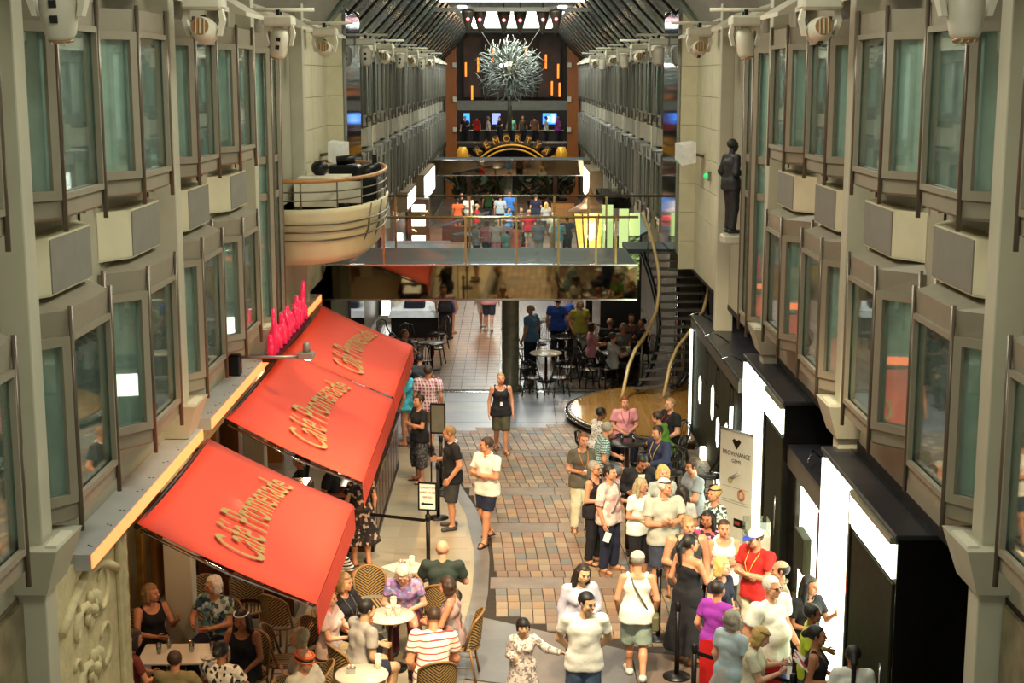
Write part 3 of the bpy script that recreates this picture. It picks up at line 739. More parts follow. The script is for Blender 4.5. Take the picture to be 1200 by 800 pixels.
MB().lathe([(.02, .012), (.16, .012), (.19, .05), (.2, .05), (.18, 0), (.02, 0)], 18).build('tray', mat('red_tray', '#b01818', .3), r)
r = thing('back_counter', 'cafe service counter behind the awnings carrying the cash till', 'counter', (-4.0, 20.2, 0))
MB().box((-.45, -.3, 0), (.9, 2.4, .95)).build('body', MAHOG, r); MB().box((-.48, -.34, .95), (.94, 2.44, 1.0)).build('counter_top', WHITEP, r)
r = thing('cash_till', 'pale cash till with a screen on the service counter between awnings', 'till', (-3.3, 20.6, 1.0))
MB().box((-.28, -.2, 0), (.22, .2, .12), .01).build('drawer', WHITEP, r)
MB().loft([[(-.24, -.12, .12), (.2, -.12, .12), (.2, -.06, .12), (-.24, -.06, .12)], [(-.24, .06, .46), (.2, .06, .46), (.2, .12, .46), (-.24, .12, .46)]]).build('screen', mat('till_screen', '#e2dcc0', .3, emit=.25), r)
r = thing('coffee_machine', 'dark steel coffee machine beside the till behind the awnings', 'machine', (-3.3, 21.6, 1.0))
MB().box((-.35, -.3, 0), (.25, .3, .5), .03).build('body', mat('dark_steel', '#56534c', .3, .6), r); MB().box((-.3, -.25, .5), (.2, .25, .54)).build('tray_top', CHROME, r)
for s_ in (-.12, .12): MB().tube([(.25, s_, .3), (.36, s_, .26)], .03, 6).build('filter_handle', BLACK, r)
# ---- stanchions, belts and signs
r0 = None
def stanchion(x, y, label, group='black queue posts'):
    global r0
    if r0 is None:
        r0 = thing('queue_post', label, 'queue post', (x, y, 0), 0, group)
        MB().lathe([(.18, 0), (.18, .02), (.05, .045), (.03, .05)], 20).build('base', BLACK, r0)
        MB().cyl((0, 0, .04), .032, .88, 10).build('post', BLACK, r0); MB().lathe([(.036, 0), (.042, .02), (.042, .1), (.02, .12)], 10, (0, 0, .9)).build('belt_head', BLACK, r0)
        return r0
    o = copy_tree(r0); o.location = (x, y, 0); tag(o, label, None, group); return o
def belt(p, q, label, m=None, z=.93, h=.05):
    p, q = Vector(p[:2]), Vector(q[:2]); u = (q - p).normalized() * .045; p, q = p + u, q - u
    o = slab(MB(), p, q, z - h, z, .006, 0).build('queue_belt', m or BLACK); return tag(o, label, 'belt')
sA = (-1.29, 21.68, 0.00); sB = (-1.29, 24.76, 0.00); sC = (-1.33, 26.66, 0.00)
stanchion(sA[0], sA[1], 'black queue post in front of the bald man at the cafe table')
stanchion(sB[0], sB[1], 'black queue post beside the man in the navy polo shirt')
stanchion(sC[0], sC[1], 'black queue post behind the tall framed sign')
belt((sA[0], sA[1]), (-2.25, sA[1] + .35), 'black belt stretched from the signed queue post to the cafe counter')
r = thing('queue_sign', 'small black-framed notice reading PLEASE WAIT with an arrow on a queue post', 'sign', (sA[0], sA[1], 1.02), R(-12))
MB().box((-.02, -.01, 0), (.02, .01, .06)).build('stem', BLACK, r)
mb = MB(); vring(mb, (-.15, 0), (.15, 0), .05, .5, .025, .02); mb.build('frame', BLACK, r)
MB().box((-.13, -.012, .07), (.13, -.004, .48)).build('sheet', mat('white_paper', '#e6e2d8', .6, var=.03), r)
for k, t_ in enumerate(('PLEASE WAIT', 'HERE TO BE', 'SERVED')):
    text('lettering', t_, BLACK, r, Matrix(((1, 0, 0, 0), (0, 0, -1, -.0135), (0, 1, 0, .41 - .075 * k), (0, 0, 0, 1))), .045, .001)
MB().add([(.09, -.014, .14), (-.06, -.014, .14), (-.06, -.014, .125), (-.11, -.014, .155), (-.06, -.014, .185), (-.06, -.014, .17), (.09, -.014, .17)], [(0, 6, 5, 4, 3, 2, 1)]).build('arrow', BLACK, r)
r = thing('framed_sign', 'tall black-framed menu board standing between the queue posts', 'sign', (sC[0] - .03, sC[1] - .42, 0), R(-8))
for s_ in (-.13, .13): MB().box((s_ - .012, -.012, .04), (s_ + .012, .012, 1.72)).build('upright', BLACK, r)
MB().box((-.13, -.01, 1.18), (.13, .01, 1.7)).build('board', mat('menu_board', '#6b6a60', .3), r)
for z in (1.16, 1.7): MB().box((-.14, -.014, z), (.14, .014, z + .03)).build('crossbar', BLACK, r)
MB().box((-.2, -.15, 0), (.2, .15, .03)).build('foot', BLACK, r)
for x, y, l in ((770, 752, 'black queue post behind the woman in the beige cap'), (797, 783, 'black queue post beside the long black dress')):
    p = ((2.01, 19.16, 0.00) if x == 770 else (2.12, 17.84, 0.00)); stanchion(p[0], p[1], l)
pD = (2.16, 16.45, 0.00); stanchion(pD[0], pD[1], 'black queue post at the bottom edge before the red barrier')
pE = (pD[0] + 1.0, pD[1] - .9); stanchion(pE[0], pE[1], 'black queue post nearest the shops at the bottom edge')
belt((pD[0], pD[1]), pE, 'black belt between the two nearest queue posts')
REDB = mat('red_fabric_barrier', '#b81414', .6, var=.08)
o = slab(MB(), (pD[0] + .1, pD[1] + .25), (pD[0] + .42, pD[1] + .1), .15, .98, .02).build('red_barrier', REDB); tag(o, 'red fabric barrier panel behind the nearest queue post', 'barrier')
o = slab(MB(), (2.88, 15.98), (3.1, 15.94), .2, .95, .02).build('red_barrier', REDB); tag(o, 'red fabric barrier panel beside the brochure reader', 'barrier')

# ---- jewellery shops on the right
SLATE = mat('black_shop_roof', '#23242a', .35, var=.35, scale=3)
BLKG = mat('black_gloss', '#0d0d0c', .12, var=.2)
OLIVE = mat('olive_shop_front', '#2b2c1c', .7, var=.2, spec=.15)
LITW = glow('white_lit_panel', '#f6ffe6', 5)
def frontbox(mb, y0, y1, z0, z1, x=3.95, d=.03): return mb.box((x - d, y0, z0), (x + .01, y1, z1))
def shop(label, y0, y1, zr, x, lit, sign, door):
    r = thing('shop_kiosk', label, 'shop')
    MB().box((x, y0, 0), (4.88, y1, zr - .06)).build('carcass', BLKG, r)
    MB().box((x - .03, y0 - .03, zr - .06), (4.88, y1 + .03, zr), .01).build('roof', SLATE, r)
    for a in (.35, .7): MB().box((x + .9 * a, y0, zr), (x + .9 * a + .012, y1, zr + .006)).build('roof_seam', BLACK, r)
    mb = MB(); frontbox(mb, lit[0], lit[1], .12, zr - .13, x).build('lit_panel', LITW, r)
    frontbox(MB(), lit[0] - .07, lit[0] - .01, .1, zr - .1, x, .05).build('panel_jamb', CHROME, r)
    if sign: frontbox(MB(), sign[0], sign[1], zr - .5, zr - .13, x).build('lit_sign_band', LITW, r); frontbox(MB(), sign[0], sign[1], zr - .13, zr - .06, x, .06).build('sign_hood', mat('hood', '#7a7a62', .3), r)
    if door: frontbox(MB(), door[0], door[1], .08, zr - .56, x, .02).build('dark_door', OLIVE, r); MB().tube([(x - .05, door[0] + .2, .9), (x - .05, door[0] + .2, 1.5)], .012, 6).build('door_handle', CHROME, r)
    return r
shop('black jewellery shop kiosk nearest the camera with tall white lit panel', 14.42, 18.06, 3.0, 3.95, (16.42, 18.0), (14.5, 16.3), (14.5, 16.3))
shop('black jewellery shop kiosk with lit panel behind the white banner', 20.74, 24.44, 2.99, 3.95, (22.25, 24.38), (20.8, 22.12), (20.8, 22.12))
r = thing('shop_kiosk', 'low black shop bay with a lit window between the two taller kiosks', 'shop')
MB().box((4.05, 18.1, 0), (4.88, 20.7, 2.3)).build('carcass', BLKG, r); MB().box((4.0, 18.1, 2.3), (4.88, 20.7, 2.36)).build('roof', SLATE, r)
MB().xprism([(18.1, 2.3), (20.7, 2.3), (20.7, 2.05), (18.1, 2.05)], 4.0, 4.06).build('fascia', mat('brown_fascia', '#4a4438', .4), r)
MB().box((4.02, 18.75, .3), (4.06, 19.75, 2.0)).build('lit_window', LITW, r); MB().box((3.9, 18.9, 1.0), (4.04, 19.5, 1.5), .01).build('display_box', OLIVE, r)
MB().box((4.0, 18.2, .1), (4.05, 18.5, 2.0)).build('side_panel', mat('red_brown_panel', '#5a2418', .4), r)
MB().tube([(4.35, 19.6, 2.36), (4.1, 19.4, 2.6), (3.95, 19.0, 2.55)], .012, 5).build('lamp_arm', CHROME, r)
r = thing('shop_kiosk', 'long olive-black shop front with hexagonal lit windows and neon tubes', 'shop')
MB().box((3.92, 24.5, 0), (4.88, 31.2, 2.5)).build('carcass', OLIVE, r); MB().box((3.86, 24.48, 2.5), (4.88, 31.25, 2.56), .01).build('roof', SLATE, r)
MB().box((3.86, 24.5, 2.3), (3.92, 31.2, 2.5)).build('fascia', mat('brown_fascia', '#4a4438'), r)
for y, z0, z1 in ((29.9, .9, 1.5), (28.0, 1.0, 1.7), (27.2, .65, 1.25), (26.1, .75, 1.4)):
    h_ = (z1 - z0) / 2; MB().xprism([(y - .16, z0 + .1), (y, z0), (y + .16, z0 + .1), (y + .16, z1 - .1), (y, z1), (y - .16, z1 - .1)], 3.905, 3.93).build('hexagon_window', glow('hexagon_light', '#f6ffe6', 2), r)
for y, z0, z1 in ((29.0, 1.5, 2.2), (27.4, 1.4, 2.15), (25.6, 1.3, 2.2)):
    mb = MB(); vring(mb, (3.92, y - .2), (3.92, y + .2), z0, z1, .05, .04); mb.build('picture_frame', mat('oak_frame', '#8a6a42', .4), r)
MB().tube([(3.84, 30.95, .15), (3.84, 30.95, 2.3)], .03, 8).build('neon_tube', glow('neon_white', '#eafff6', 5), r)
MB().tube([(3.86, 25.2, .9), (3.86, 25.2, 1.9)], .03, 8).build('neon_tube', glow('neon_white', '#eafff6', 5), r)
for y in (28.6, 26.6): MB().box((3.78, y - .12, .05), (3.9, y + .12, .3), .02).build('floor_uplight', glow('uplight', '#fff8d0', 3), r)
for y in (30.4, 27.9, 25.6): MB().tube([(4.2, y, 2.56), (3.9, y, 2.75), (3.7, y - .1, 2.7)], .012, 5).build('lamp_arm', CHROME, r)
# white banner
bl, brr = Vector((3.50, 23.34, 2.00)), Vector((3.94, 22.75, 2.00)); ax = (brr - bl); ang = math.atan2(ax.y, ax.x); wdt = ax.length
r = thing('roll_up_banner', 'white roll-up banner with a black heart logo and jewellery pictures beside the lit shop', 'banner', ((bl.x + brr.x) / 2 - .1, (bl.y + brr.y) / 2 - .1, 0), ang)
MB().box((-wdt / 2, -.006, .1), (wdt / 2, .006, 2.0)).build('banner_sheet', mat('banner_white', '#cfcbb8', .5, var=.03), r)
MB().box((-wdt / 2 - .02, -.09, 0), (wdt / 2 + .02, .09, .1), .02).build('cassette', CHROME, r); MB().box((-wdt / 2, -.015, 1.98), (wdt / 2, .015, 2.02)).build('top_rail', CHROME, r)
MB().tube([(0, .03, .08), (0, .03, 1.98)], .012, 5).build('pole', CHROME, r)
def bm(z, x=0): return Matrix(((1, 0, 0, x), (0, 0, -1, -.008), (0, 1, 0, z), (0, 0, 0, 1)))
text('lettering', 'PROVENANCE', BLACK, r, bm(1.62), .105, .001, font_scale=(.92, 1)); text('lettering', 'GEMS', BLACK, r, bm(1.5), .085, .001)
MB().add([(-.1, -.009, 1.84), (-.055, -.009, 1.88), (0, -.009, 1.85), (.055, -.009, 1.88), (.1, -.009, 1.84), (0, -.009, 1.70)], [(0, 5, 4, 3, 2, 1)]).build('diamond_heart_logo', BLACK, r)
for c_, R0, R1, z in (('#8f8a3a', .055, .03, 1.18), ('#a86a4a', .1, .06, .98)):
    mb = MB(); xo = -.12 if z > 1.1 else .14
    mb.tube([(xo + (R0 + R1) / 2 * math.cos(a) * .8, -.012, z + (R0 + R1) / 2 * math.sin(a)) for a in np.linspace(0, 2 * PI, 15)[:-1]], (R0 - R1) / 2, 5, closed=True); mb.build('jewel_print', mat('jewel' + c_, c_, .4), r)
MB().tube([(-.08, -.012, 1.22), (.08, -.012, 1.34)], .03, 6).build('jewel_print', mat('jewel2', '#9a958a', .4), r)
for z in (1.06, .84, .8): MB().box((-wdt * .4, -.009, z), (wdt * .38, -.007, z + .008)).build('print_line', mat('grey_ink', '#8a877c', .6), r)
MB().box((-.02, -.012, .42), (.24, -.007, .56)).build('price_card', BLACK, r); MB().box((.0, -.014, .46), (.12, -.011, .52)).build('price_print', mat('red_ink', '#8a3a22', .5), r)
text('lettering', 'WIN', mat('gold_ink', '#b58a3a', .5), r, bm(.49, .17), .06, .001)
r = thing('display_case', 'small white glass-topped display pedestal behind the red shirt', 'display case', ((3.85, 21.07, 0.00)[0] - .2, (3.85, 21.07, 0.00)[1], 0))
MB().box((-.18, -.18, 0), (.18, .18, .9), .01).build('pedestal', WHITEP, r); MB().box((-.18, -.18, .9), (.18, .18, 1.12)).build('glass_top', glass('case_glass', '#f2f6f2', .1), r)

# ---- balcony shaped like a ship's bow
r = thing('balcony', 'cream rounded bow-shaped balcony with curved rails on the left facade', 'balcony')
r_bal = r
def bow(t, o=0): # plan outline, t 0..1 from the near wall round to the far wall
    a = -PI / 2 + PI * t; return (-4.35 + (1.75 + o) * max(0, math.cos(a)) ** .62, 30.3 + (3.4 + o) * math.sin(a))
T_ = np.linspace(0, 1, 33)
def ringb(o, z): return [bow(t, o) + (z,) for t in T_]
HULL = mat('balcony_hull', '#cfc59f', .45, var=.05, scale=2)
MB().loft([ringb(-.6, 4.12), ringb(-.3, 4.15), ringb(-.16, 4.3), ringb(-.08, 4.7), ringb(0, 5.1), ringb(0.02, 5.2), ringb(-.08, 5.2), ringb(-.1, 4.6)], smooth=True).build('hull', HULL, r)
for z, o in ((4.62, -.08), (4.78, -.05), (4.92, -.02)): MB().tube([bow(t, o + .03) + (z,) for t in T_[:25]], .018, 5).build('hull_rail', mat('steel_tube', '#6b6658', .3, .7), r)
for z in (5.36, 5.52): MB().tube([bow(t, -.02) + (z,) for t in T_], .014, 5).build('guard_rail', mat('steel_tube', '#6b6658'), r)
MB().tube([bow(t, -.03) + (5.72,) for t in T_], .04, 7).build('wood_handrail', pattern('handrail_wood', 'wood', ('#a0713c', '#c08a4c'), 2, 'Y', .35), r)
for t in (.04, .16, .28, .4, .5, .6, .72, .84): MB().tube([bow(t, -.02) + (5.2,), bow(t, -.02) + (5.72,)], .016, 5).build('rail_post', mat('steel_tube', '#6b6658'), r)
MB().tube([bow(.33, .02) + (5.2,), bow(.33, -.05) + (4.7,), bow(.31, -.2) + (4.3,)], .02, 5).build('hull_strut', BRONZE, r)
MB().tube([bow(.42, .02) + (5.2,), bow(.42, -.05) + (4.7,), bow(.42, -.2) + (4.3,)], .02, 5).build('hull_strut', BRONZE, r)
for y in (27.7, 28.5): MB().box((-4.1, y - .02, 5.2), (-3.3 + (y - 27.7) * .5, y + .02, 5.62)).build('infill_panel', WHITEP, r)
for (x, y, l, g) in ((-3.78, 29.2, 'black mixing desk under a white cover on the balcony', 0), (-3.0, 30.6, 'black stage light lying at the balcony rail', 1), (-3.6, 32.0, 'black loudspeaker at the far end of the balcony rail', 2)):
    t = thing(('mixing_desk', 'stage_light', 'loudspeaker')[g], l, ('equipment', 'stage light', 'speaker')[g], (x, y, 4.62))
    if g == 0:
        MB().box((-.35, -.5, 0), (.5, .5, 1.0), .03).build('case', BLACK, t); MB().box((-.4, -.55, 1.0), (.55, .55, 1.06)).build('cover', WHITEP, t); MB().ball((-.05, .2, 1.2), (.18, .18, .16), 10, 6).build('lamp_ball', BLACK, t)
    elif g == 1:
        MB().box((-.3, -.3, 0), (.25, .3, .95), .04).build('case', BLACK, t); MB().tube([(-.1, -.2, 1.02), (.2, .1, 1.15)], .13, 9).build('barrel', BLACK, t); MB().box((.1, .0, 1.0), (.2, .1, 1.4)).build('bracket', BLACK, t)
    else:
        MB().box((-.35, -.35, 0), (.3, .35, 1.12), .04).build('case', BLACK, t); MB().box((-.25, -.37, .3), (.2, -.34, .9)).build('grille', mat('grille_dark', '#2c2c2c', .7), t); MB().tube([(-.2, 0, 1.2), (.2, .0, 1.24)], .1, 8).build('handle', BLACK, t)
# white loudspeakers on the return walls
for side, lab in ((-1, 'left'), (1, 'right')):
    p = (-3.90, 31.70, 5.97) if side < 0 else (3.90, 32.16, 5.95)
    t = thing('wall_speaker', 'white angled loudspeaker on a bracket on the %s return wall' % lab, 'speaker', (4.1 * side, 33.2, p[2]))
    s_ = -side
    MB().loft([[(0, -.3, -.22), (s_ * .3, -.2, -.3), (s_ * .42, .18, -.16), (s_ * .05, .25, -.12)], [(0, -.3, .22), (s_ * .3, -.2, .16), (s_ * .42, .18, .2), (s_ * .05, .25, .24)]]).build('cabinet', mat('speaker_white', '#d6d6ce', .5), t)
    MB().tube([(-s_ * .22, .1, -.1), (s_ * .02, .1, -.05)], .04, 6).build('bracket', GREYP, t)
t = thing('exit_lamp', 'small green indicator lamp below the right wall loudspeaker', 'lamp', (4.27, 32.0, (4.20, 33.29, 5.49)[2]))
MB().ball((-.05, 0, 0), .065, 10, 6).build('lens', glow('green_lamp', '#1fae5a', 1.5), t); MB().box((-.02, -.06, -.1), (.05, .06, .1)).build('housing', GREYP, t)

# ---- curved staircase, round podium
r = thing('curved_staircase', 'dark curved open-tread staircase with pale handrails on the right', 'staircase')
TREAD = mat('dark_tread', '#3b3a35', .3, var=.3, scale=4)
TS_ = [0, .15, .3, .45, .6, .8, 1.0]
XL_, XR_ = [2.85, 3.25, 3.50, 3.60, 3.60, 3.48, 3.28], [3.75, 4.2, 4.55, 4.7, 4.72, 4.68, 4.6]
def stair_pt(t, s, z=0, o=0):
    x = float(np.interp(t, TS_, XL_ if s < 0 else XR_)) + s * o
    return Vector((x, 33.85 + 2.45 * t + (.25 if s > 0 else 0) * (1 - t), .24 + 3.12 * t + z))
NS = 17
for k in range(NS):
    t0, t1 = k / NS, (k + 1.25) / NS
    q = [stair_pt(t0, -1), stair_pt(t0, 1), stair_pt(min(1, t1), 1), stair_pt(min(1, t1), -1)]; z = .24 + 3.12 * (k + .8) / NS
    MB().prism([(p.x, p.y) for p in q], z - .03, z + .02).build('tread', TREAD, r)
    MB().prism([(q[0].x, q[0].y - .012), (q[1].x, q[1].y - .012), (q[1].x, q[1].y - .001), (q[0].x, q[0].y - .001)], z - .032, z + .026).build('nosing', mat('tread_nosing', '#6d6a60', .3, .4), r)
for s_, nm in ((-1, 'left'), (1, 'right')):
    MB().tube([stair_pt(t, s_, -.06, .04) for t in np.linspace(.05, 1, 14)], .07, 6).build('stringer', BLACK, r)
    p0_ = stair_pt(0, s_, 0, .05)
    rail = [(p0_.x - .25, p0_.y - .5, .24), (p0_.x - .17, p0_.y - .4, .6), (p0_.x - .08, p0_.y - .2, .95)] + [tuple(stair_pt(t, s_, .95, .05)) for t in np.linspace(0.04, 1, 16)]
    MB().tube(rail, .042, 8).build('handrail', mat('pale_wood_rail', '#c4a768', .3, var=.1), r)
    for t in (.1, .36, .62, .88): MB().tube([tuple(stair_pt(t, s_, 0, .05)), tuple(stair_pt(t, s_, .95, .05))], .018, 5).build('baluster', mat('steel_tube', '#6b6658'), r)
for t in (.2, .5, .8): MB().tube([((stair_pt(t, -1) + stair_pt(t, 1)) / 2).to_tuple(), (((stair_pt(t, -1) + stair_pt(t, 1)) / 2).xy.to_tuple() + (.24,))], .05, 8).build('support_post', CHROME, r)
r = thing('round_podium', 'low round polished wooden podium at the foot of the staircase', 'podium', (4.15, 32.4, 0))
def disc(rad, z): return [(min(rad * math.cos(a), -.36 if rad * math.sin(a) < -.85 else .68), rad * math.sin(a), z) for a in np.linspace(.3, 2 * PI - .3, 64)]
MB().loft([disc(2.85, 0), disc(2.85, .12), disc(2.95, .14), disc(2.95, .19), disc(2.85, .2)], smooth=True).build('podium_body', mat('podium_dark', '#3a2e20', .25), r)
MB().loft([disc(2.8, .2), disc(2.8, .212)]).build('podium_top', pattern('podium_wood', 'wood', ('#7a5428', '#a87a3a'), 1.2, 'Y', .1), r)
MB().tube([(2.955 * math.cos(a), 2.955 * math.sin(a), .165) for a in np.linspace(1.38, 4.1, 40)], .018, 6).build('chrome_band', CHROME, r)

# ---- giant street lantern behind the bridge
r = thing('street_lantern', 'giant glowing copper-topped street lantern rising behind the bridge', 'lantern', (2.15, 40.5, 0))
COPPER = mat('copper', '#b98a68', .35, .35, var=.15)
MB().tube([(0, 0, 0), (0, 0, 2.6)], .1, 10).build('pole', BLACK, r)
MB().lathe([(.22, 2.55), (.26, 2.62), (.44, 3.95)], 6, cap=True).build('lamp_glass', mat('lantern_glass', '#ffc85a', .4, var=.12, scale=3, emit=1.5), r)
for j in range(6):
    a = j * PI / 3; MB().tube([(.27 * math.cos(a), .27 * math.sin(a), 2.6), (.455 * math.cos(a), .455 * math.sin(a), 3.95)], .022, 5).build('glazing_bar', BLACK, r)
MB().lathe([(.58, 3.93), (.6, 3.99), (.38, 4.1), (.22, 4.2), (.16, 4.32), (.1, 4.34), (.13, 4.42), (.05, 4.5), (.03, 4.65), (.001, 4.68)], 18).build('copper_cap', COPPER, r)
MB().ball((0, -.33, 3.3), .1, 10, 6).build('bulb', glow('lantern_bulb', '#fff3c8', 25), r)
# ---- far shops under the facade
def far_panel(name, label, cat, side, y0, y1, z0, z1, m, x=3.7, extra=None):
    r = thing(name, label, cat); s_ = side
    sgn_mb(MB().box((-4.32, y0, z0 - .1), (-x, y1, z1 + .1)), s_).build('box', mat('sign_box_brown', '#6d5a3c', .5), r)
    sgn_mb(MB().box((-x, y0 + .08, z0), (-x + .02, y1 - .08, z1)), s_).build('lit_face', m, r)
    return r
LITF = glow('far_lit_panel', '#f6f6ee', 4)
far_panel('light_box', 'bright white light box over the left shops, the nearer of two past the balcony', 'sign', -1, 52, 56.5, 3.0, 3.5, LITF)
far_panel('light_box', 'bright white light box over the left shops near the far bridge', 'sign', -1, 62, 70.5, 2.4, 3.45, LITF)
far_panel('light_box', 'bright white light box over the right shops behind the lantern', 'sign', 1, 70.5, 76, 1.8, 3.1, LITF)
for k, (x, y) in enumerate(((-4.0, 46), (-3.9, 50.5))):
    r = thing('lit_column', 'tall white glowing column on the left beside the bridge rail, ' + ('nearer one' if k == 0 else 'farther one'), 'light', (x, y, 0)); MB().box((-.12, -.2, .2), (.12, .2, 2.3)).build('tube', LITF, r); MB().box((-.16, -.24, 0), (.16, .24, .2)).build('base', GREYP, r)
r = thing('shelf_unit', 'brown shop shelf with four bright white shelves on the left', 'shelf', (-3.85, 60.5, 0))
MB().box((-.4, -.5, 0), (.45, .5, 2.7)).build('carcass', mat('shelf_brown', '#6a4a30', .5), r)
for z in (.3, .95, 1.6, 2.2): MB().box((-.25, -.53, z), (.3, -.5, z + .28)).build('lit_shelf', LITF, r)
r = thing('teal_canopy', 'dark teal shop canopy on the right beyond the bridge', 'canopy', (3.6, 46, 0))
MB().loft([[(.7, -1.5, 3.1), (-.3, -1.5, 2.6), (-.3, -1.5, 2.55), (.7, -1.5, 3.0)], [(.7, 4, 3.1), (-.3, 4, 2.6), (-.3, 4, 2.55), (.7, 4, 3.0)]]).build('canvas', mat('teal_canvas', '#1d4a44', .6), r)
for y in (-1.3, 3.8): MB().tube([(-.25, y, 0), (-.25, y, 2.6)], .03, 6).build('pole', BLACK, r)
r = thing('shop_kiosk', 'black box kiosk with pale counter on the right beyond the bridge', 'shop', (3.5, 55, 0))
MB().box((-.2, -1.5, 0), (.8, 3, 1.1)).build('counter', mat('kiosk_pale', '#8a7f70', .4), r); MB().box((-.3, -1.6, 1.1), (.8, 3.1, 1.16)).build('counter_top', mat('kiosk_top', '#b8a890', .3), r); MB().box((-.2, -1.5, 2.9), (.8, 3, 3.3)).build('black_box', BLKG, r)
# glowing strips modelled as the reflection of lit shop panels beside the stairs
r = thing('light_box', 'pale green glowing strips behind the bridge, imitating shop panels reflected by the stairs', 'sign', (2.9, 39.2, 0))
for k, (x, w_) in enumerate(((-.35, .3), (.1, .25), (.4, .28))): MB().box((x - w_ / 2, k * .1, 2.2 + .1 * (k == 0)), (x + w_ / 2, k * .1 + .04, 4.25 - .12 * k)).build('reflection_strip', glow('green_reflection', '#c8e090', .85), r)
MB().box((-.5, .2, 0), (.6, .26, 3.4)).build('board', DARK, r)

# ---- hanging star sculpture of silver branches
r = thing('branch_sculpture', 'huge round silver sculpture of tangled branches hanging in the far end', 'sculpture', (-.12, 80, 7.95))
SILV = mat('silver_branch', '#7c847e', .35, .5, var=.25)
bmesh_v = []
for v in range(5):
    mb = MB(); rr_ = random.Random(v)
    def j(p, s=.12): return tuple(c + rr_.uniform(-s, s) for c in p)
    a, b, c_ = (0, 0, .35), j((0, 0, .85)), j((0, 0, 1.3)); mb.tube([a, b, c_], [.05, .042, .03], 4)
    for k in range(3): mb.tube([b, j((rr_.uniform(-.3, .3), rr_.uniform(-.3, .3), 1.25)), j((rr_.uniform(-.4, .4), rr_.uniform(-.4, .4), 1.72))], [.036, .03, .018], 4)
    mb.tube([c_, j((.2, .1, 1.65)), j((.05, .3, 1.88))], [.03, .026, .016], 4)
    me = mb.mesh('branch'); me.materials.append(SILV); bmesh_v.append(me)
for k in range(64):
    z = 1 - 2 * (k + .5) / 64; a = k * 2.39996; d = Vector((math.sqrt(1 - z * z) * math.cos(a), math.sqrt(1 - z * z) * math.sin(a), z))
    o = link('branch', bmesh_v[k % 5], None, r); o.rotation_euler = (d.to_track_quat('Z', 'Y') @ Matrix.Rotation(k * 1.3, 3, 'Z').to_quaternion()).to_euler()
MB().ball((0, 0, 0), .5, 10, 7).build('core', mat('sculpture_core', '#6d6a5a', .4, .5), r)
for x, z in ((-.45, .25), (-.2, .28)): MB().ball((x, -1.3, z), .09, 8, 5).build('lamp', glow('sculpture_lamp', '#fff6cc', 14), r)
for x in (-.5, .5): MB().tube([(x, 0, .5), (x * 3.6, 3, 2.5)], .02, 4).build('cable', mat('steel_tube', '#6b6658'), r)
MB().tube([(0, 0, -.5), (0, 0, -3.2)], .12, 8).build('stem', mat('steel_tube', '#6b6658'), r)
# cone lamps under the ceiling coffers
p0 = None
for k, (x, y) in enumerate(((-1.7, 58), (-1.25, 58.5), (-.32, 59), (.32, 59.2), (1.2, 58.5), (1.7, 58))):
    lab = 'dark cone-shaped ceiling lamp below the bright coffers, %s from the left' % WORDN[k]
    if p0 is None:
        p0 = thing('cone_lamp', lab, 'ceiling lamp', (x, y, 10.0), 0, 'cone lamps under the coffers')
        MB().lathe([(.02, -.75), (.1, -.55), (.26, .05), (.26, .15), (.05, .2)], 12).build('shade', mat('lamp_shade_dark', '#4a4238', .3, .5), p0); MB().tube([(0, 0, .2), (0, 0, .6)], .02, 5).build('rod', BLACK, p0); MB().ball((0, -.2, -.2), .07, 7, 4).build('bulb', glow('pink_bulb', '#ff7a8a', 4), p0)
        o = p0
    else: o = copy_tree(p0)
    o.location = (x, y, 10.0); o['label'] = lab
# ---- far end: arch with gilded letters, screens, bar
r = thing('arch_sign', 'gilded arch carrying tilted gold letter blocks above the far bridge', 'sign', (0, 82, 0))
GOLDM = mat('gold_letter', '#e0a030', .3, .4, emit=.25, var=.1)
for R0 in (2.35, 2.1): MB().tube([(R0 * math.sin(a), 0, 1.75 + R0 * .92 * math.cos(a)) for a in np.linspace(-1.1, 1.1, 21)], .05, 6).build('arch_band', GOLDM, r)
for k, ch in enumerate('CAEMORTYAC'):
    a = -.98 + k * .218; R0 = 2.75; c_ = Vector((R0 * math.sin(a), 0, 1.75 + R0 * .92 * math.cos(a)))
    M_ = Matrix.Translation(c_) @ Matrix.Rotation(a, 4, 'Y')
    b_ = MB(); b_.box((-.17, 0, -.26), (.17, .1, .26)); b_.xf(M_); b_.build('letter_block', mat('letter_block_brown', '#6a4416', .4), r)
    text('letter', ch, GOLDM, r, M_ @ Matrix(((1, 0, 0, 0), (0, 0, -1, -.02), (0, 1, 0, -.02), (0, 0, 0, 1))), .52, .02)
for s_ in (-1, 1): MB().lathe([(.1, 0), (.3, .25), (.34, .5), (.2, .8)], 10, (s_ * 2.75, 0, 3.0)).build('medallion', GOLDM, r); MB().box((s_ * 2.4 - .12, -.05, 0), (s_ * 2.4 + .12, .15, 3.0)).build('arch_leg', MAHOG, r)
BLUE = glow('blue_screen', '#3a8cff', 2.2)
for k, (x0, x1, lab) in enumerate(((-3.2, -2.7, 'narrow blue television screen at the left of the far bar'), (-1.35, -.7, 'pale blue television screen left of the sculpture stem'), (1.95, 2.95, 'large blue television screen at the right of the far bar'))):
    t = thing('television', lab, 'television', (0, 96.6, 0)); MB().box((x0, 0, 4.55), (x1, .1, 5.35)).build('bezel', BLACK, t); MB().box((x0 + .05, -.02, 4.6), (x1 - .05, 0, 5.3)).build('screen', BLUE if k != 1 else glow('pale_screen', '#8a9cff', 1.5), t)
    if k == 2:
        for q in ((2.2, 4.75, 2.5, 5.1), (2.55, 4.7, 2.8, 5.2)): MB().box((q[0], -.03, q[1]), (q[2], -.02, q[3])).build('picture', glow('cyan_patch', '#a8e0ff', 2), t)
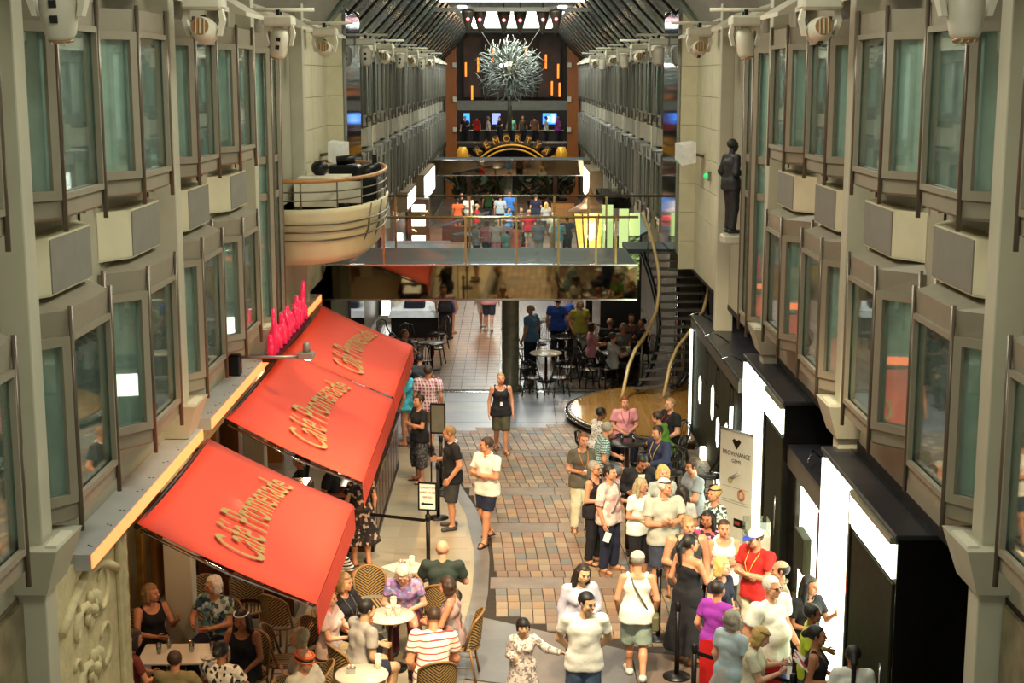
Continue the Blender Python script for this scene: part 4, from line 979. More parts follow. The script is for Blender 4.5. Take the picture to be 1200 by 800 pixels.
t = thing('far_bar', 'dark bar counter on the upper deck at the far end', 'counter', (0, 95.2, 3.46)); MB().box((-3.3, 0, 0), (3.3, .6, .75)).build('body', DKB, t); MB().box((-3.35, -.05, .75), (3.35, .65, .82)).build('counter_top', CHROME, t)
for k in range(10):
    t = thing('bottle', '%s bottle from the left in the row on the far upper bar' % WORDN[k], 'bottle', (-2.9 + k * .64, 95.5, 4.285), 0, 'bottles on the far bar')
    MB().lathe([(.06, 0), (.06, .2), (.02, .28), (.02, .36)], 7).build('glass', mat('bottle_%d' % (k % 4), ('#a8b8a0', '#7a4a20', '#d8d0c0', '#384828')[k % 4], .1), t)
# planters and tubs of dark foliage below the far bridge
LEAF = [mat('leaf_%d' % i, c, .6, var=.3) for i, c in enumerate(('#2c3a1c', '#3c4a22', '#5a3a1c', '#26301a'))]
leaf_me = []
for i in range(4):
    me = MB().add([(0, 0, 0), (.09, .05, .18), (0, .02, .42), (-.09, .05, .18)], [(0, 1, 2, 3)]).mesh('leaf'); me.materials.append(LEAF[i]); leaf_me.append(me)
for k, (x, y, w_, hh, lab) in enumerate(((-2.5, 84, .9, 2.2, 'dark leafy planter below the far bridge on the left'), (-1.3, 86, .8, 2.0, 'dark leafy planter under the arch left of the pillar'), (1.4, 84, .9, 2.3, 'dark leafy planter under the arch right of the pillar'), (2.7, 86, .8, 2.0, 'brownish leafy planter at the right under the far bridge'))):
    t = thing('potted_plant', lab, 'plant', (x, y, 0)); MB().lathe([(.4, 0), (.55, .6), (.6, .62), (.5, .58)], 12).build('pot', mat('pot_dark', '#3a3028', .5), t)
    MB().tube([(0, 0, .5), (.05, 0, hh * .7)], .06, 6).build('stem', mat('stem_brown', '#4a3822', .7), t)
    for i in range(110):
        a = random.uniform(0, 2 * PI); rr_ = w_ * math.sqrt(random.random()); z = .7 + random.random() * (hh - .7)
        o = link('leaf', leaf_me[(i + k) % 4], None, t); o.location = (rr_ * math.cos(a), rr_ * math.sin(a), z); o.rotation_euler = (random.uniform(-1.2, 1.2), random.uniform(-1.2, 1.2), a); o.scale = (1.6,) * 3
# ---- furniture prototypes
CANE = pattern('cane_weave', 'chevron', ('#2a2016', '#a58a56'), 26, 'Z', .6)
CANEF = mat('cane_frame', '#8a6636', .45, var=.15, scale=12)
def bistro():
    r = thing('cane_chair', '', 'chair', (0, 0, 0), 0, 'cane cafe chairs')       # sitter faces -y
    MB().lathe([(.02, .43), (.2, .43), (.225, .442), (.2, .458), (.02, .462)], 18).build('seat', CANE, r)
    MB().tube([(.225 * math.cos(a), .225 * math.sin(a), .44) for a in np.linspace(0, 2 * PI, 17)[:-1]], .016, 6, closed=True).build('seat_rim', CANEF, r)
    A_ = np.linspace(-1.1, 1.1, 11); top = lambda a: .60 + .32 * math.cos(a * .98) ** .6 if abs(a) < 1.15 else .6
    q = lambda a, z: (.25 * math.sin(a), .19 * math.cos(a) + .05 + (z - .48) * .1, z)
    mb = MB(); fr_, bk = [], []
    vs = []; nz = 6
    for a in A_:
        for k in range(nz + 1): z = .5 + (top(a) - .5) * k / nz; vs.append(q(a, z))
    n = len(vs); vs += [(x * .96, y - .012, z) for x, y, z in vs]; fs = []
    for i in range(10):
        for k in range(nz): b = i * (nz + 1) + k; c_ = b + nz + 1; fs += [(b, c_, c_ + 1, b + 1), (b + n, b + 1 + n, c_ + 1 + n, c_ + n)]
    mb.add(vs, fs, True).build('back_panel', CANE, r)
    MB().tube([(.22, .06, .45)] + [q(a, top(a)) for a in A_[::-1]] + [(-.22, .06, .45)], .017, 7).build('back_frame', CANEF, r)
    for sx in (-1, 1):
        MB().tube([(sx * .16, -.14, .45), (sx * .2, -.19, 0)], .016, 6).build('leg', CANEF, r); MB().tube([(sx * .18, .12, .45), (sx * .2, .2, 0)], .016, 6).build('leg', CANEF, r)
        MB().tube([(sx * .175, -.16, .2), (sx * .19, .16, .2)], .01, 5).build('stretcher', CANEF, r)
    return r
PUBW = mat('pub_dark_wood', '#1c1410', .3, var=.3)
def pub():
    r = thing('pub_chair', '', 'chair', (0, 0, 0), 0, 'dark wooden pub chairs')
    MB().lathe([(.02, .43), (.21, .43), (.225, .45), (.2, .465), (.02, .46)], 14).build('seat', PUBW, r)
    MB().tube([(-.22, .06, .46), (-.23, .2, .66), (-.2, .24, .86), (0, .26, .93), (.2, .24, .86), (.23, .2, .66), (.22, .06, .46)], .02, 6).build('back_hoop', PUBW, r)
    for k in range(5): x = -.13 + k * .065; MB().tube([(x * .9, .17, .46), (x, .25, .9 - abs(x) * .25)], .009, 4).build('spindle', PUBW, r)
    for sx in (-1, 1):
        for sy in (-1, 1): MB().tube([(sx * .15, sy * .14, .44), (sx * .21, sy * .19, 0)], .018, 5).build('leg', PUBW, r)
        MB().tube([(sx * .18, -.17, .18), (sx * .18, .17, .18)], .012, 4).build('stretcher', PUBW, r)
    return r
PROTO = {}
def chair(kind, x, y, rot, label):
    f = {'cane': bistro, 'pub': pub}[kind]
    if kind not in PROTO: o = PROTO[kind] = f()
    else: o = copy_tree(PROTO[kind])
    n_ = NUDGE.get(label, (0, 0)); o.location = (x + n_[0], y + n_[1], 0); o.rotation_euler = (0, 0, R(rot)); o['label'] = label; return o
WTOP = mat('white_table_top', '#e4dcc6', .25, var=.03)
def round_table(p, rad, label, dark=False, zt=.74):
    r = thing('round_table', label, 'table', (p[0], p[1], 0)); m = PUBW if dark else WTOP
    MB().lathe([(.02, zt - .03), (rad - .02, zt - .03), (rad, zt - .015), (rad - .012, zt), (.02, zt)], 28).build('table_top', m, r)
    MB().lathe([(.05, .04), (.04, .1), (.035, zt - .04), (.1, zt - .03)], 10).build('pedestal', MAHOG, r)
    MB().lathe([(.22, 0), (.22, .02), (.06, .05)], 16).build('base', BLACK, r); return r
def square_table(p, wx, wy, rz, label, zt=.74):
    r = thing('square_table', label, 'table', (p[0], p[1], 0), R(rz))
    MB().box((-wx / 2, -wy / 2, zt - .035), (wx / 2, wy / 2, zt), .01).build('table_top', WTOP, r)
    n = 1 if wx < 1 else 2
    for k in range(n):
        x = 0 if n == 1 else (-wx / 4 + k * wx / 2); MB().cyl((x, 0, .03), .04, zt - .06, 10).build('pedestal', MAHOG, r); MB().box((x - .22, -.22, 0), (x + .22, .22, .03), .008).build('base', BLACK, r)
    return r
CUPW = mat('paper_cup', '#e8e0cc', .5, var=.04)
def cup(x, y, z, label, h=.12, rad=.042, m=None, lid=True):
    r = thing('paper_cup', label, 'cup', (x, y, z)); MB().lathe([(rad * .75, 0), (rad, h), (rad * .9, h), (rad * .68, .01)], 12).build('cup', m or CUPW, r)
    if lid: MB().lathe([(rad * 1.04, 0), (rad * 1.04, .012), (rad * .8, .022)], 12, (0, 0, h)).build('lid', WHITEP, r)
    return r
GLS = glass('drinking_glass', '#e6ece8', .18)
def tumbler(x, y, z, label):
    r = thing('water_glass', label, 'glass', (x, y, z)); MB().lathe([(.028, 0), (.036, .13), (.033, .13), (.026, .008)], 12).build('glass', GLS, r); return r
def condiment(x, y, z, label):
    r = thing('condiment_holder', label, 'holder', (x, y, z)); MB().box((-.05, -.035, 0), (.05, .035, .07), .006).build('holder', CHROME, r)
    for k in range(3): MB().box((-.035 + k * .025, -.025, .03), (-.02 + k * .025, .025, .1)).build('sachet', mat('sachet_%d' % (k % 2), ('#e8e0d0', '#c9a090')[k % 2], .7), r)
    return r
tA, tB, tC, tD = (-3.97, 16.83, 0.74), (-1.58, 18.12, 0.74), (-1.51, 20.01, 0.74), (-1.76, 16.20, 0.74)
square_table(tA, 1.05, .62, 2, 'long white table with glasses among the group at the carved wall')
round_table(tB, .32, 'round white cafe table with three cups in the middle of the seated group')
square_table(tC, .5, .5, 42, 'square white cafe table before the bald man')
round_table(tD, .32, 'round white cafe table at the bottom edge with one tall cup')
cup(tB[0] - .02, tB[1] - .03, .74, 'clear-lidded paper cup at the left on the round cafe table', .11); cup(tB[0] + .1, tB[1] - .02, .74, 'paper cup at the right on the round cafe table', .11); cup(tB[0] + .03, tB[1] + .14, .74, 'tall pale iced cup in front of the white-haired woman', .17, .045)
cup(tD[0] + .18, tD[1] + .17, .74, 'tall white paper cup on the bottom-edge cafe table', .15, .045)
condiment(tD[0] - .12, tD[1] + .02, .74, 'sachet holder on the bottom-edge cafe table'); condiment(tC[0] - .05, tC[1] + .02, .74, 'sachet holder on the square table before the bald man')
cup(tC[0] + .08, tC[1] + .06, .74, 'paper cup on the square table before the bald man', .12)
for k, (dx, dy, l) in enumerate(((-.3, -.02, 'water glass at the left end of the long white table'), (.08, .05, 'tall water glass in the middle of the long white table'), (.34, .02, 'water glass at the right end of the long white table'), (-.22, .16, 'water glass nearest the dark-topped blonde woman'))): tumbler(tA[0] + dx, tA[1] + dy, .74, l)
r = thing('plate', 'small plate with crumbs at the right end of the long table', 'plate', (tA[0] + .33, tA[1] - .15, .74)); MB().lathe([(.02, .004), (.06, .006), (.1, .018), (.104, .016), (.07, 0), (.02, 0)], 18).build('dish', WTOP, r)

# ================================================================ PEOPLE
SKIN = [mat('skin_%d' % i, c, .5, var=.06, scale=9) for i, c in enumerate(('#d9a184', '#c98d6a', '#a86f4c', '#7a4c33', '#c9a07a'))]
HAIRC = {k: mat('hair_' + k, c, .55, var=.25, scale=40) for k, c in dict(black='#15120f', brown='#3d2a1c', auburn='#7a4020', blonde='#c9a560', grey='#8d877c', white='#d8d2c4', dark='#231912', sandy='#94744a', ash='#a2926f').items()}
EYE = mat('eye_dark', '#20140f', .3, var=0); LIP = mat('lip', '#9a4a40', .5, var=0)
def fr(v): return np.array(v, float)
def rotx(a): c, s = math.cos(a), math.sin(a); return np.array([[1, 0, 0], [0, c, -s], [0, s, c]])
def rotz(a): c, s = math.cos(a), math.sin(a); return np.array([[c, -s, 0], [s, c, 0], [0, 0, 1]])
def roty(a): c, s = math.cos(a), math.sin(a); return np.array([[c, 0, s], [0, 1, 0], [-s, 0, c]])
ARM = {'down': ((.03, .015, -.165), (.04, -.035, -.315)), 'relax': ((.04, .03, -.16), (.03, -.06, -.285)),
       'fold': ((.025, -.05, -.155), (-.125, -.125, -.135)), 'fold2': ((.025, -.05, -.16), (-.12, -.095, -.165)),
       'hold': ((.035, .0, -.165), (-.045, -.125, -.17)), 'bent': ((.025, .03, -.165), (.0, -.115, -.155)),
       'raise': ((.04, -.05, -.15), (.02, -.165, -.07)), 'table': ((.045, -.075, -.14), (-.05, -.20, -.15)),
       'tablefold': ((.05, -.08, -.15), (-.10, -.17, -.15)), 'lap': ((.03, -.02, -.165), (-.05, -.125, -.245)),
       'hip': ((.10, .04, -.13), (.01, -.05, -.225)), 'back': ((.05, .06, -.155), (-.06, .09, -.275)),
       'face': ((.02, -.10, -.14), (-.03, -.125, .02)), 'reach': ((.13, -.05, -.10), (.26, -.09, -.13)),
       'phone': ((.03, -.06, -.155), (-.02, -.19, -.10)), 'clasp': ((.03, -.01, -.165), (-.085, -.11, -.225))}
HANDS = {}
def hand_mesh(kind):
    if kind in HANDS: return HANDS[kind]
    curl = {'relax': (.35, .4, .3), 'grip': (.9, 1.1, .8), 'flat': (.1, .12, .1)}[kind]
    P_ = [((-.012, -.004, 0), (.02, -.016, 0), .017, .016), ((-.012, .004, 0), (.02, .016, 0), .017, .016)]
    for y in (-.026, -.009, .009, .026): P_.append(((.02, y * .6, 0), (.082, y, 0), .014, .0125))
    for y, L_ in ((.030, .070), (.0105, .079), (-.010, .073), (-.029, .056)):
        p = np.array([.086, y, 0.]); a = 0
        for j, f in enumerate((.44, .31, .25)):
            a += curl[j]; q = p + np.array([math.cos(a), y * .5, math.sin(a)]) * L_ * f
            P_.append((p, q, .0092 - .0008 * j, .0084 - .0008 * j)); p = q
    P_ += [((.015, .022, .004), (.05, .052, .016), .013, .0105), ((.05, .052, .016), (.083, .062 - curl[0] * .03, .026 + curl[0] * .012), .0102, .0082)]
    HANDS[kind] = field(P_, .0052, .004); return HANDS[kind]
def basis(f, th): f = f / np.linalg.norm(f); th = th - f * (th @ f); th = th / np.linalg.norm(th); return f, th, np.cross(f, th)
nperson = [0]
NUDGE = {}
NUDGE = {'dark curly-haired woman in a rust top at the long table': (-0.12, 0.32), 'short brown-haired boy in a khaki tee with his back turned at the long table': (0.05, -0.15), 'blonde-brown woman in a black sleeveless top raising one hand at the long table': (-0.32, 0.53), 'white-haired woman in a blue patterned top seated at the long table': (-0.03, 0.53), 'dark-haired woman in a black top with sunglasses on her head at the long table': (0.01, 0.02), 'dark-haired woman in a white and black print top with her back turned': (-0.04, -0.31), 'grey-blonde bob-haired woman in a grey shirt facing left at the near tables': (0.31, 0.09), 'person in an orange and black headband holding up a phone': (0.02, -0.15), 'short-haired blonde person in a pale pink shirt with glowing magenta beads': (-0.07, 0.25), 'curly golden-haired woman in a black top at the round cafe table': (-0.02, 0.21), 'dark-haired man in a grey tee with white sleeves at the round cafe table': (-0.03, 0.01), 'white-haired woman in a purple print top with arms crossed on the round table': (0.05, 0.24), 'man in a white tee with thin red stripes seated with his back turned': (0.12, -0.26), 'bald man in a dark tee with his back turned at the square table': (0.1, 0.35), 'person in a black and white striped shirt behind the corner of the nearest awning': (-0.22, 0.48), 'empty cane chair left of the white-haired woman in purple': (-0.05, 0.15), 'empty cane chair behind the bob-haired woman': (0.01, 0.07), 'man in a pink plaid shirt and tan shorts seen from behind near the awnings': (0.03, -0.06), 'person in a turquoise top half hidden by the far awning': (-0.03, 0.06), 'woman in a black cold-shoulder top with short grey hair and glasses': (-0.01, 0.02), 'woman in a pale pink floral blouse and dark jeans holding a white paper': (0.01, -0.02), 'bald broad man in a dark grey tank top facing the camera': (-0.02, -0.15), 'smiling woman in a white printed tank top with folded arms': (0.04, 0.08), 'woman with a black ponytail in a long strapless black dress': (0.05, 0.13), 'heavy grey-haired man in a white tee and blue shorts with glasses': (-0.24, 0.02), 'man in a lime yellow tee facing the lit shop': (-0.01, -0.16), 'woman in a black sleeveless top with a dark bun looking towards the shop': (-0.0, 0.01), 'shop assistant in a black polo with long dark hair beside the lit panel': (-0.18, 0.9), 'person in a white tee with one long black braid down the back': (-0.17, -0.32), 'grey-haired woman in a light blue tee seen from behind': (-0.1, -0.08), 'blonde bob-haired woman in a cream blouse reading a brochure': (0.02, -0.09), 'woman in a white dotted shirt with short black hair seated with her back turned': (-0.01, 0.04), 'woman in a pink tee seated facing the camera at the podium': (0, 0.12), 'person in a green tee leaning over the table by the podium': (0.15, 0.07), 'man in a black tee with a red lanyard seated by the stair foot': (0.05, 0.44), 'bearded man in a navy polo with a yellow lanyard seated and gesturing': (-0.01, -0.05), 'barista in a black top working behind the counter between the awnings': (0.19, -0.28), 'second barista with bare forearms beside the till between the awnings': (-0.09, 0.52), 'woman in a yellow-green top carrying a bag by the pub tables': (-0.04, 0.74), 'man in a dark blue shirt leaning at the pub tables': (0.03, 0.05), 'woman in a pink tee seated at the pub tables': (-0.09, 0.26), 'woman in a white tee seated nearest the stairs rail': (-0.03, -0.19), 'grey-haired woman in a grey top seated at the pub table by the stairs': (-0.1, 0.32), 'person in a black top seated beneath the stairs': (0.01, -0.17), 'person in a rust top seated under the landing': (-0.01, 0.17), 'person in black trousers standing beyond the bridge, head hidden by it': (0.27, -0.65), 'person in an aqua top beside the cream one': (-0.02, -0.06), 'person in dark purple next to the lantern': (0.02, 0.06), 'person in a rose top near the left tables': (-0.03, 0.08), 'person in pale pink near the left tables': (0.01, -0.15), 'person in lilac in the middle of the distant crowd': (0.02, 0.06), 'woman in a coral dress in the distant crowd': (0.01, -0.04), 'child in a teal tee nearest the bridge rail': (-0.01, 0.04), 'empty dark wooden chair with its back towards the floor uplights': (0.01, 0.08), 'empty dark pub chair right of the pale-topped table': (-0.02, 0.06), 'empty dark pub chair behind the pale-topped table': (-0.05, 0.15), 'empty dark pub chair left of the stair-side table': (0.02, -0.06), 'empty dark pub chair in the second row, centre': (0.16, -0.14), 'empty dark pub chair beside the walkway, tall against the pavers': (0.02, 0.81), 'empty dark pub chair between the far awning and the dark tables': (-0.02, 0.31), 'empty dark pub chair behind the pink-topped woman': (-0.06, 0.21), 'empty dark pub chair in the second row, back to the camera': (-0.01, -0.24), 'empty dark pub chair in the second row, right': (0.01, -0.04), 'balding man in a taupe shirt beside the lit window': (0.01, 0.04)}
def person(label, at, h=1.72, rot=0, sex='m', skin=0, fat=1.0, hair=('short', 'brown'), top=None, bottom=None, shoe=('shoe', 'black_shoe'), arms=('down', 'down'),
           legs='stand', lean=0, side=0, twist=0, head=(0, 0), tilt=0, seat=.47, group=None, lod=0, hands=('relax', 'relax'), extra=None, cat='person', statue=None, face=True, z=0, group_only=None):
    """at: floor point; rot: degrees, 0 faces the camera end, +90 faces the shops (+x)"""
    n_ = NUDGE.get(label, (0, 0)); at = (at[0] + n_[0], at[1] + n_[1])
    U = h; root = thing('person' if cat == 'person' else 'statue', label, cat, (at[0], at[1], z), R(rot), group)
    vb = (.018, .024, .034)[lod]; vh = (.0105, .016, .028)[lod]; vc = (.017, .022, .034)[lod]
    f_ = sex == 'f'; wd = (.92 if f_ else 1.0); bel = max(0, fat - 1)
    sw = (.105 if f_ else .118) * (1 + bel * .25); hipw = .052
    W = lambda p: fr(p) * U
    # ---- pelvis and legs
    pel = W((0, 0, .53)); knee = {}; ank = {}; hip = {}
    if legs == 'sit': pel = fr((0, 0, seat + .05 * U))
    if legs == 'high': pel = fr((0, 0, seat + .062 * U + .02))
    for s_, i in ((1, 'L'), (-1, 'R')):
        hip[i] = pel + W((s_ * hipw, 0, -.012))
        if legs in ('sit', 'high'):
            kz = .285 * U if legs == 'sit' else pel[2] - .05 * U
            knee[i] = fr((s_ * .085 * U, -.245 * U, kz)); ank[i] = fr((s_ * .075 * U, -.225 * U if i == 'L' else -.19 * U, .05 * U if legs == 'sit' else max(.05 * U, kz - .24 * U)))
        elif legs == 'walk':
            k = 1 if i == 'L' else -1
            knee[i] = fr((s_ * .052 * U, (-.07 if k > 0 else -.015) * U, .285 * U)); ank[i] = fr((s_ * .05 * U, (-.095 if k > 0 else .115) * U, (.042 if k > 0 else .075) * U))
        elif legs == 'kid': knee[i] = fr((s_ * .05 * U, -.01, .26 * U)); ank[i] = fr((s_ * .055 * U, .01, .045 * U))
        else:
            o_ = .012 if i == 'L' else -.004
            knee[i] = fr((s_ * .06 * U, (-.012 - o_) * U, .28 * U)); ank[i] = fr((s_ * .066 * U, (.012 - o_ * 2) * U, .042 * U))
    foot = {}
    for s_, i in ((1, 'L'), (-1, 'R')):
        d = fr((s_ * .028, -.1, -.024)); 
        if legs == 'walk' and i == 'R': d = fr((s_ * .01, -.085, -.06))
        foot[i] = ank[i] + d * U
        foot[i][2] = max(foot[i][2], .017)
    # ---- torso frame
    RT = rotz(R(twist)) @ rotx(R(lean)) @ roty(R(side))
    T = lambda p: pel + RT @ W(p)
    RH = RT @ rotz(R(head[0])) @ rotx(R(head[1])) @ roty(R(tilt)); nk = T((0, .003, .325)); 
    hs = 1.0 if h > 1.45 else 1.0 + (1.45 - h) * .75
    HP = lambda p: nk + RT @ W((0, 0, -.005)) + RH @ (fr(p) * U * hs + fr((0, -.012, .083)) * U * hs)
    el, wr = {}, {}; sh = {}
    for s_, i, a in ((1, 'L', arms[0]), (-1, 'R', arms[1])):
        e, w_ = ARM[a] if isinstance(a, str) else a
        sh[i] = T((s_ * sw, .006, .282))
        el[i] = sh[i] + RT @ W((s_ * (e[0] + bel * .03), e[1], e[2])); wr[i] = sh[i] + RT @ W((s_ * (w_[0] + bel * .03), w_[1] - bel * .05, w_[2]))
        if arms[0] == 'fold' and arms[1] == 'fold2' : pass
    # ---- body primitives
    def torso(g, sp=1.0, up=True):
        P_ = [(T((-.046, 0, .215)), T((.046, 0, .215)), .066 * U * wd + g, .066 * U * wd + g),
              (T((-.03, -.012 * bel * 2, .09)), T((.03, -.012 * bel * 2, .09)), .064 * U * fat * wd + g, .064 * U * fat * wd + g),
              (T((0, -.005, .15)), T((0, 0, .16)), .072 * U * wd * (1 + bel * .6) + g, .072 * U * wd + g),
              (T((-.042, 0, .215)), T((-.034, 0, .05)), (.060 if not f_ else .052) * U * wd + g, .060 * U * wd + g), (T((.042, 0, .215)), T((.034, 0, .05)), (.060 if not f_ else .052) * U * wd + g, .060 * U * wd + g),
              (T((-.045, .006, 0)), T((.045, .006, 0)), .07 * U * (1 + bel * .5) + g, .07 * U * (1 + bel * .5) + g)]
        if bel > .1: P_.append((T((0, -.045 * bel * 2, .10)), T((0, -.04 * bel * 2, .16)), .07 * U * (1 + bel * .3) + g, .06 * U + g))
        if f_:
            for s_ in (-1, 1): P_.append((T((s_ * .036, -.036, .20)), T((s_ * .036, -.046, .20)), .038 * U * (1 + bel * .4) + g, .036 * U * (1 + bel * .4) + g))
        for s_ in (-1, 1): P_.append((T((s_ * .04, .032, -.012)), T((s_ * .04, .025, .0)), .05 * U * (1 + bel * .4) + g, .05 * U + g))
        if up: P_.append((T((-sw + .02, .006, .277)), T((sw - .02, .006, .277)), .033 * U + g, .033 * U + g)); P_.append((T((-.04, .006, .30)), T((.04, .006, .30)), .02 * U + g, .02 * U + g))
        return P_
    ar = (.85 if f_ else 1.0) * (1 + bel * .35); lr = (1 + bel * .3)
    body = torso(0) + [(T((0, .004, .285)), nk + RH @ W((0, -.002, .03)), .034 * U * (.9 if f_ else 1), .03 * U * (.9 if f_ else 1.05))]
    for i in 'LR':
        body += [(sh[i], el[i], .034 * U * ar, .026 * U * ar), (el[i], wr[i], .026 * U * ar, .0175 * U * ar),
                 (hip[i], knee[i], .062 * U * lr, .036 * U * lr), (knee[i], ank[i], .035 * U * lr, .022 * U), 
                 (knee[i] * .62 + ank[i] * .38 + W((0, .008, 0)) * (legs != 'sit'), knee[i] * .5 + ank[i] * .5 + W((0, .006, 0)), .033 * U * lr, .029 * U * lr),
                 (ank[i] + W((0, .016, -.02)), foot[i], .021 * U, .0125 * U), (ank[i], foot[i], .02 * U, .012 * U)]
        body[-2][0][2] = max(body[-2][0][2], .022 * U)
    sitc_ = [lambda X, Y, Z: np.minimum(seat + .008 - Z, Y + .15 * U)] if legs == 'sit' else []   # flat where the body rests on the seat
    parts = [field(body, vb, .022, sitc_)]
    # ---- head with face, joined to the neck
    I3 = RH.T
    E_ = lambda c, r: ('e', HP(c), [x * U * hs for x in r], RH)
    hk = U * hs
    hd = [E_((0, .010, .018), (.0475, .058, .053)), (HP((0, -.014, -.004)), HP((0, -.031, -.042)), .041 * hk, .021 * hk), (HP((-.018, -.02, -.028)), HP((.018, -.02, -.028)), .026 * hk, .026 * hk),
          (HP((0, -.047, .012)), HP((0, -.061, -.010)), .0055 * hk, .0085 * hk), (HP((0, .005, -.02)), nk - RT @ W((0, 0, .02)), .031 * hk, .032 * U),
          (HP((-.02, -.044, .017)), HP((.02, -.044, .017)), .008 * hk, .008 * hk), (HP((-.012, -.049, -.027)), HP((.012, -.049, -.027)), .006 * hk, .006 * hk)]
    for s_ in (-1, 1): hd += [(HP((s_ * .047, .008, .010)), HP((s_ * .0455, .006, -.012)), .0085 * hk, .006 * hk), (HP((s_ * .027, -.033, -.01)), HP((s_ * .022, -.035, -.012)), .016 * hk, .015 * hk)]
    if lod < 2: parts.append(field(hd, vh, .009))
    else: parts.append(field(hd[:5], vh, .02))
    # ---- hands
    if lod < 2:
        for s_, i, hk_ in ((1, 'L', hands[0]), (-1, 'R', hands[1])):
            V, Q = hand_mesh(hk_); f, th, nz = basis(wr[i] - el[i], RT @ fr((0, -.55, .84)))
            a = el[i] + (wr[i] - el[i]) * .985; V = V * (U / 1.74) * (.92 if f_ else 1)
            nz = nz if s_ > 0 else -nz
            parts.append((a + V[:, :1] * f + V[:, 1:2] * th + V[:, 2:] * nz, Q if s_ > 0 else Q[:, ::-1]))
    else:
        for i in 'LR': parts.append(field([(wr[i], wr[i] + (wr[i] - el[i]) * .45, .02 * U, .018 * U)], vb, .01))
    V = np.concatenate([p[0] for p in parts]); off = np.cumsum([0] + [len(p[0]) for p in parts[:-1]])
    Q = np.concatenate([p[1] + o_ for p, o_ in zip(parts, off)])
    sm = statue or SKIN[skin]
    link('body', npmesh('body', V, Q), sm, root)
    def put(name, prims, m, k=.02, cuts=(), warp=0, vox=None):
        V, Q = field(prims, vox or vc, k, cuts, warp)
        if len(V): return link(name, npmesh(name, V, Q), statue or m, root)
    def plane(o, n, sgn=1): o = fr(o); n = fr(n); return lambda X, Y, Z: sgn * ((X - o[0]) * n[0] + (Y - o[1]) * n[1] + (Z - o[2]) * n[2])
    def ball_cut(c, r): return lambda X, Y, Z: r - np.sqrt((X - c[0]) ** 2 + (Y - c[1]) ** 2 + (Z - c[2]) ** 2)
    upv = RT @ fr((0, 0, 1))
    # ---- bottoms
    sit = legs in ('sit', 'high')
    if bottom:
        kind, bm = bottom[0], bottom[1]
        P_ = torso(.006)[3:4] + [p for p in torso(.006) if p[2] < .06 * U and False]
        P_ += [(T((s_ * .04, .03, -.012)), T((s_ * .04, .022, .0)), .053 * U * (1 + bel * .4), .053 * U) for s_ in (-1, 1)]
        cuts = [plane(T((0, 0, .065)), upv)] + sitc_
        if kind == 'skirt' or (kind == 'dress'):
            hem = bottom[2] if len(bottom) > 2 else .3
            if sit:
                for i in 'LR': P_.append((hip[i], knee[i], .075 * U * lr, .06 * U * lr))
                P_.append((hip['L'] * .5 + hip['R'] * .5, knee['L'] * .5 + knee['R'] * .5, .07 * U, .05 * U))
            else:
                for s_ in (-1, 0, 1):
                    for yy in (-.02, .025): P_.append((T((s_ * .03, yy * .6, .02)), fr((s_ * (.055 + .05 * (1 - hem)) * U, yy * 1.8 * U, hem * U)), .075 * U * lr, .085 * U * lr, 1.0))
        else:
            tl = {'shorts': .8, 'capri': 1.45, 'trousers': 1.97, 'short': .5, 'bermuda': 1.0}[kind]
            lo = bottom[2] if len(bottom) > 2 else 1.0
            for i in 'LR':
                r0, r1, r2 = .07 * U * lr, .05 * U * lr * lo, .040 * U * lr * lo
                if tl <= 1: P_.append((hip[i], knee[i] * tl + hip[i] * (1 - tl), r0, (r0 + (r1 - r0) * tl) * (1.06), 1.0))
                else:
                    P_.append((hip[i], knee[i], r0, r1)); e = ank[i] * (tl - 1) + knee[i] * (2 - tl); P_.append((knee[i], e, r1, r2 if tl > 1.5 else r1 * .92, 1.0))
        put({'skirt': 'skirt', 'dress': 'skirt', 'shorts': 'shorts', 'short': 'shorts', 'bermuda': 'shorts', 'capri': 'trousers', 'trousers': 'trousers'}[kind], P_, bm, .02, cuts, .0035)
    # ---- tops
    if top:
        kind, tm = top[0], top[1]; lo = top[2] if len(top) > 2 else 1.0
        g = .013 * lo; tank = kind in ('tank', 'strapless', 'vest')
        P_ = torso(g, up=not tank)
        hem = -.065 if kind not in ('strapless', 'dress') else -.10
        P_.append((T((-.045, .004, -.04)), T((.045, .004, -.04)), .080 * U * (1 + bel * .5) + g, .080 * U * (1 + bel * .5) + g)); P_.append((T((-.045, .004, .02)), T((.045, .004, .02)), .076 * U * (1 + bel * .5) + g, .076 * U * (1 + bel * .5) + g))
        cuts = [plane(T((0, 0, hem)), -upv)] + sitc_
        if tank:
            if kind != 'strapless':
                for s_ in (-1, 1): P_ += [(T((s_ * .062, -.05, .235)), T((s_ * .066, .004, .305)), .022 * U, .021 * U), (T((s_ * .066, .004, .305)), T((s_ * .06, .05, .23)), .021 * U, .022 * U)]
            cuts += [ball_cut(T((0, -.035, .325)), .075 * U)]
            if kind == 'strapless': cuts.append(plane(T((0, 0, .245)), upv))
            cuts += [ball_cut(T((s_ * (sw + .03), -.0, .265)), .062 * U) for s_ in (-1, 1)]
        else:
            st = {'tee': .62, 'polo': .66, 'long': 2, 'cap': .35, 'half': .95}[kind if kind in ('tee', 'polo', 'long', 'cap', 'half') else 'tee']
            for i in 'LR':
                q = el[i] * min(1, st) + sh[i] * (1 - min(1, st))
                P_.append((sh[i], q, .0385 * U * ar * lo, .039 * U * ar * lo, 1.0 if st < 2 else 9))
                if st >= 2: P_.append((el[i], wr[i], .038 * U * ar * lo, .027 * U * ar * lo, .96))
            cuts.append(ball_cut(T((0, -.032 if kind != 'polo' else -.02, .345)), (.062 if f_ else .052) * U))
        put('dress_bodice' if kind == 'strapless' else 'shirt', P_, tm, .02, cuts, .004)
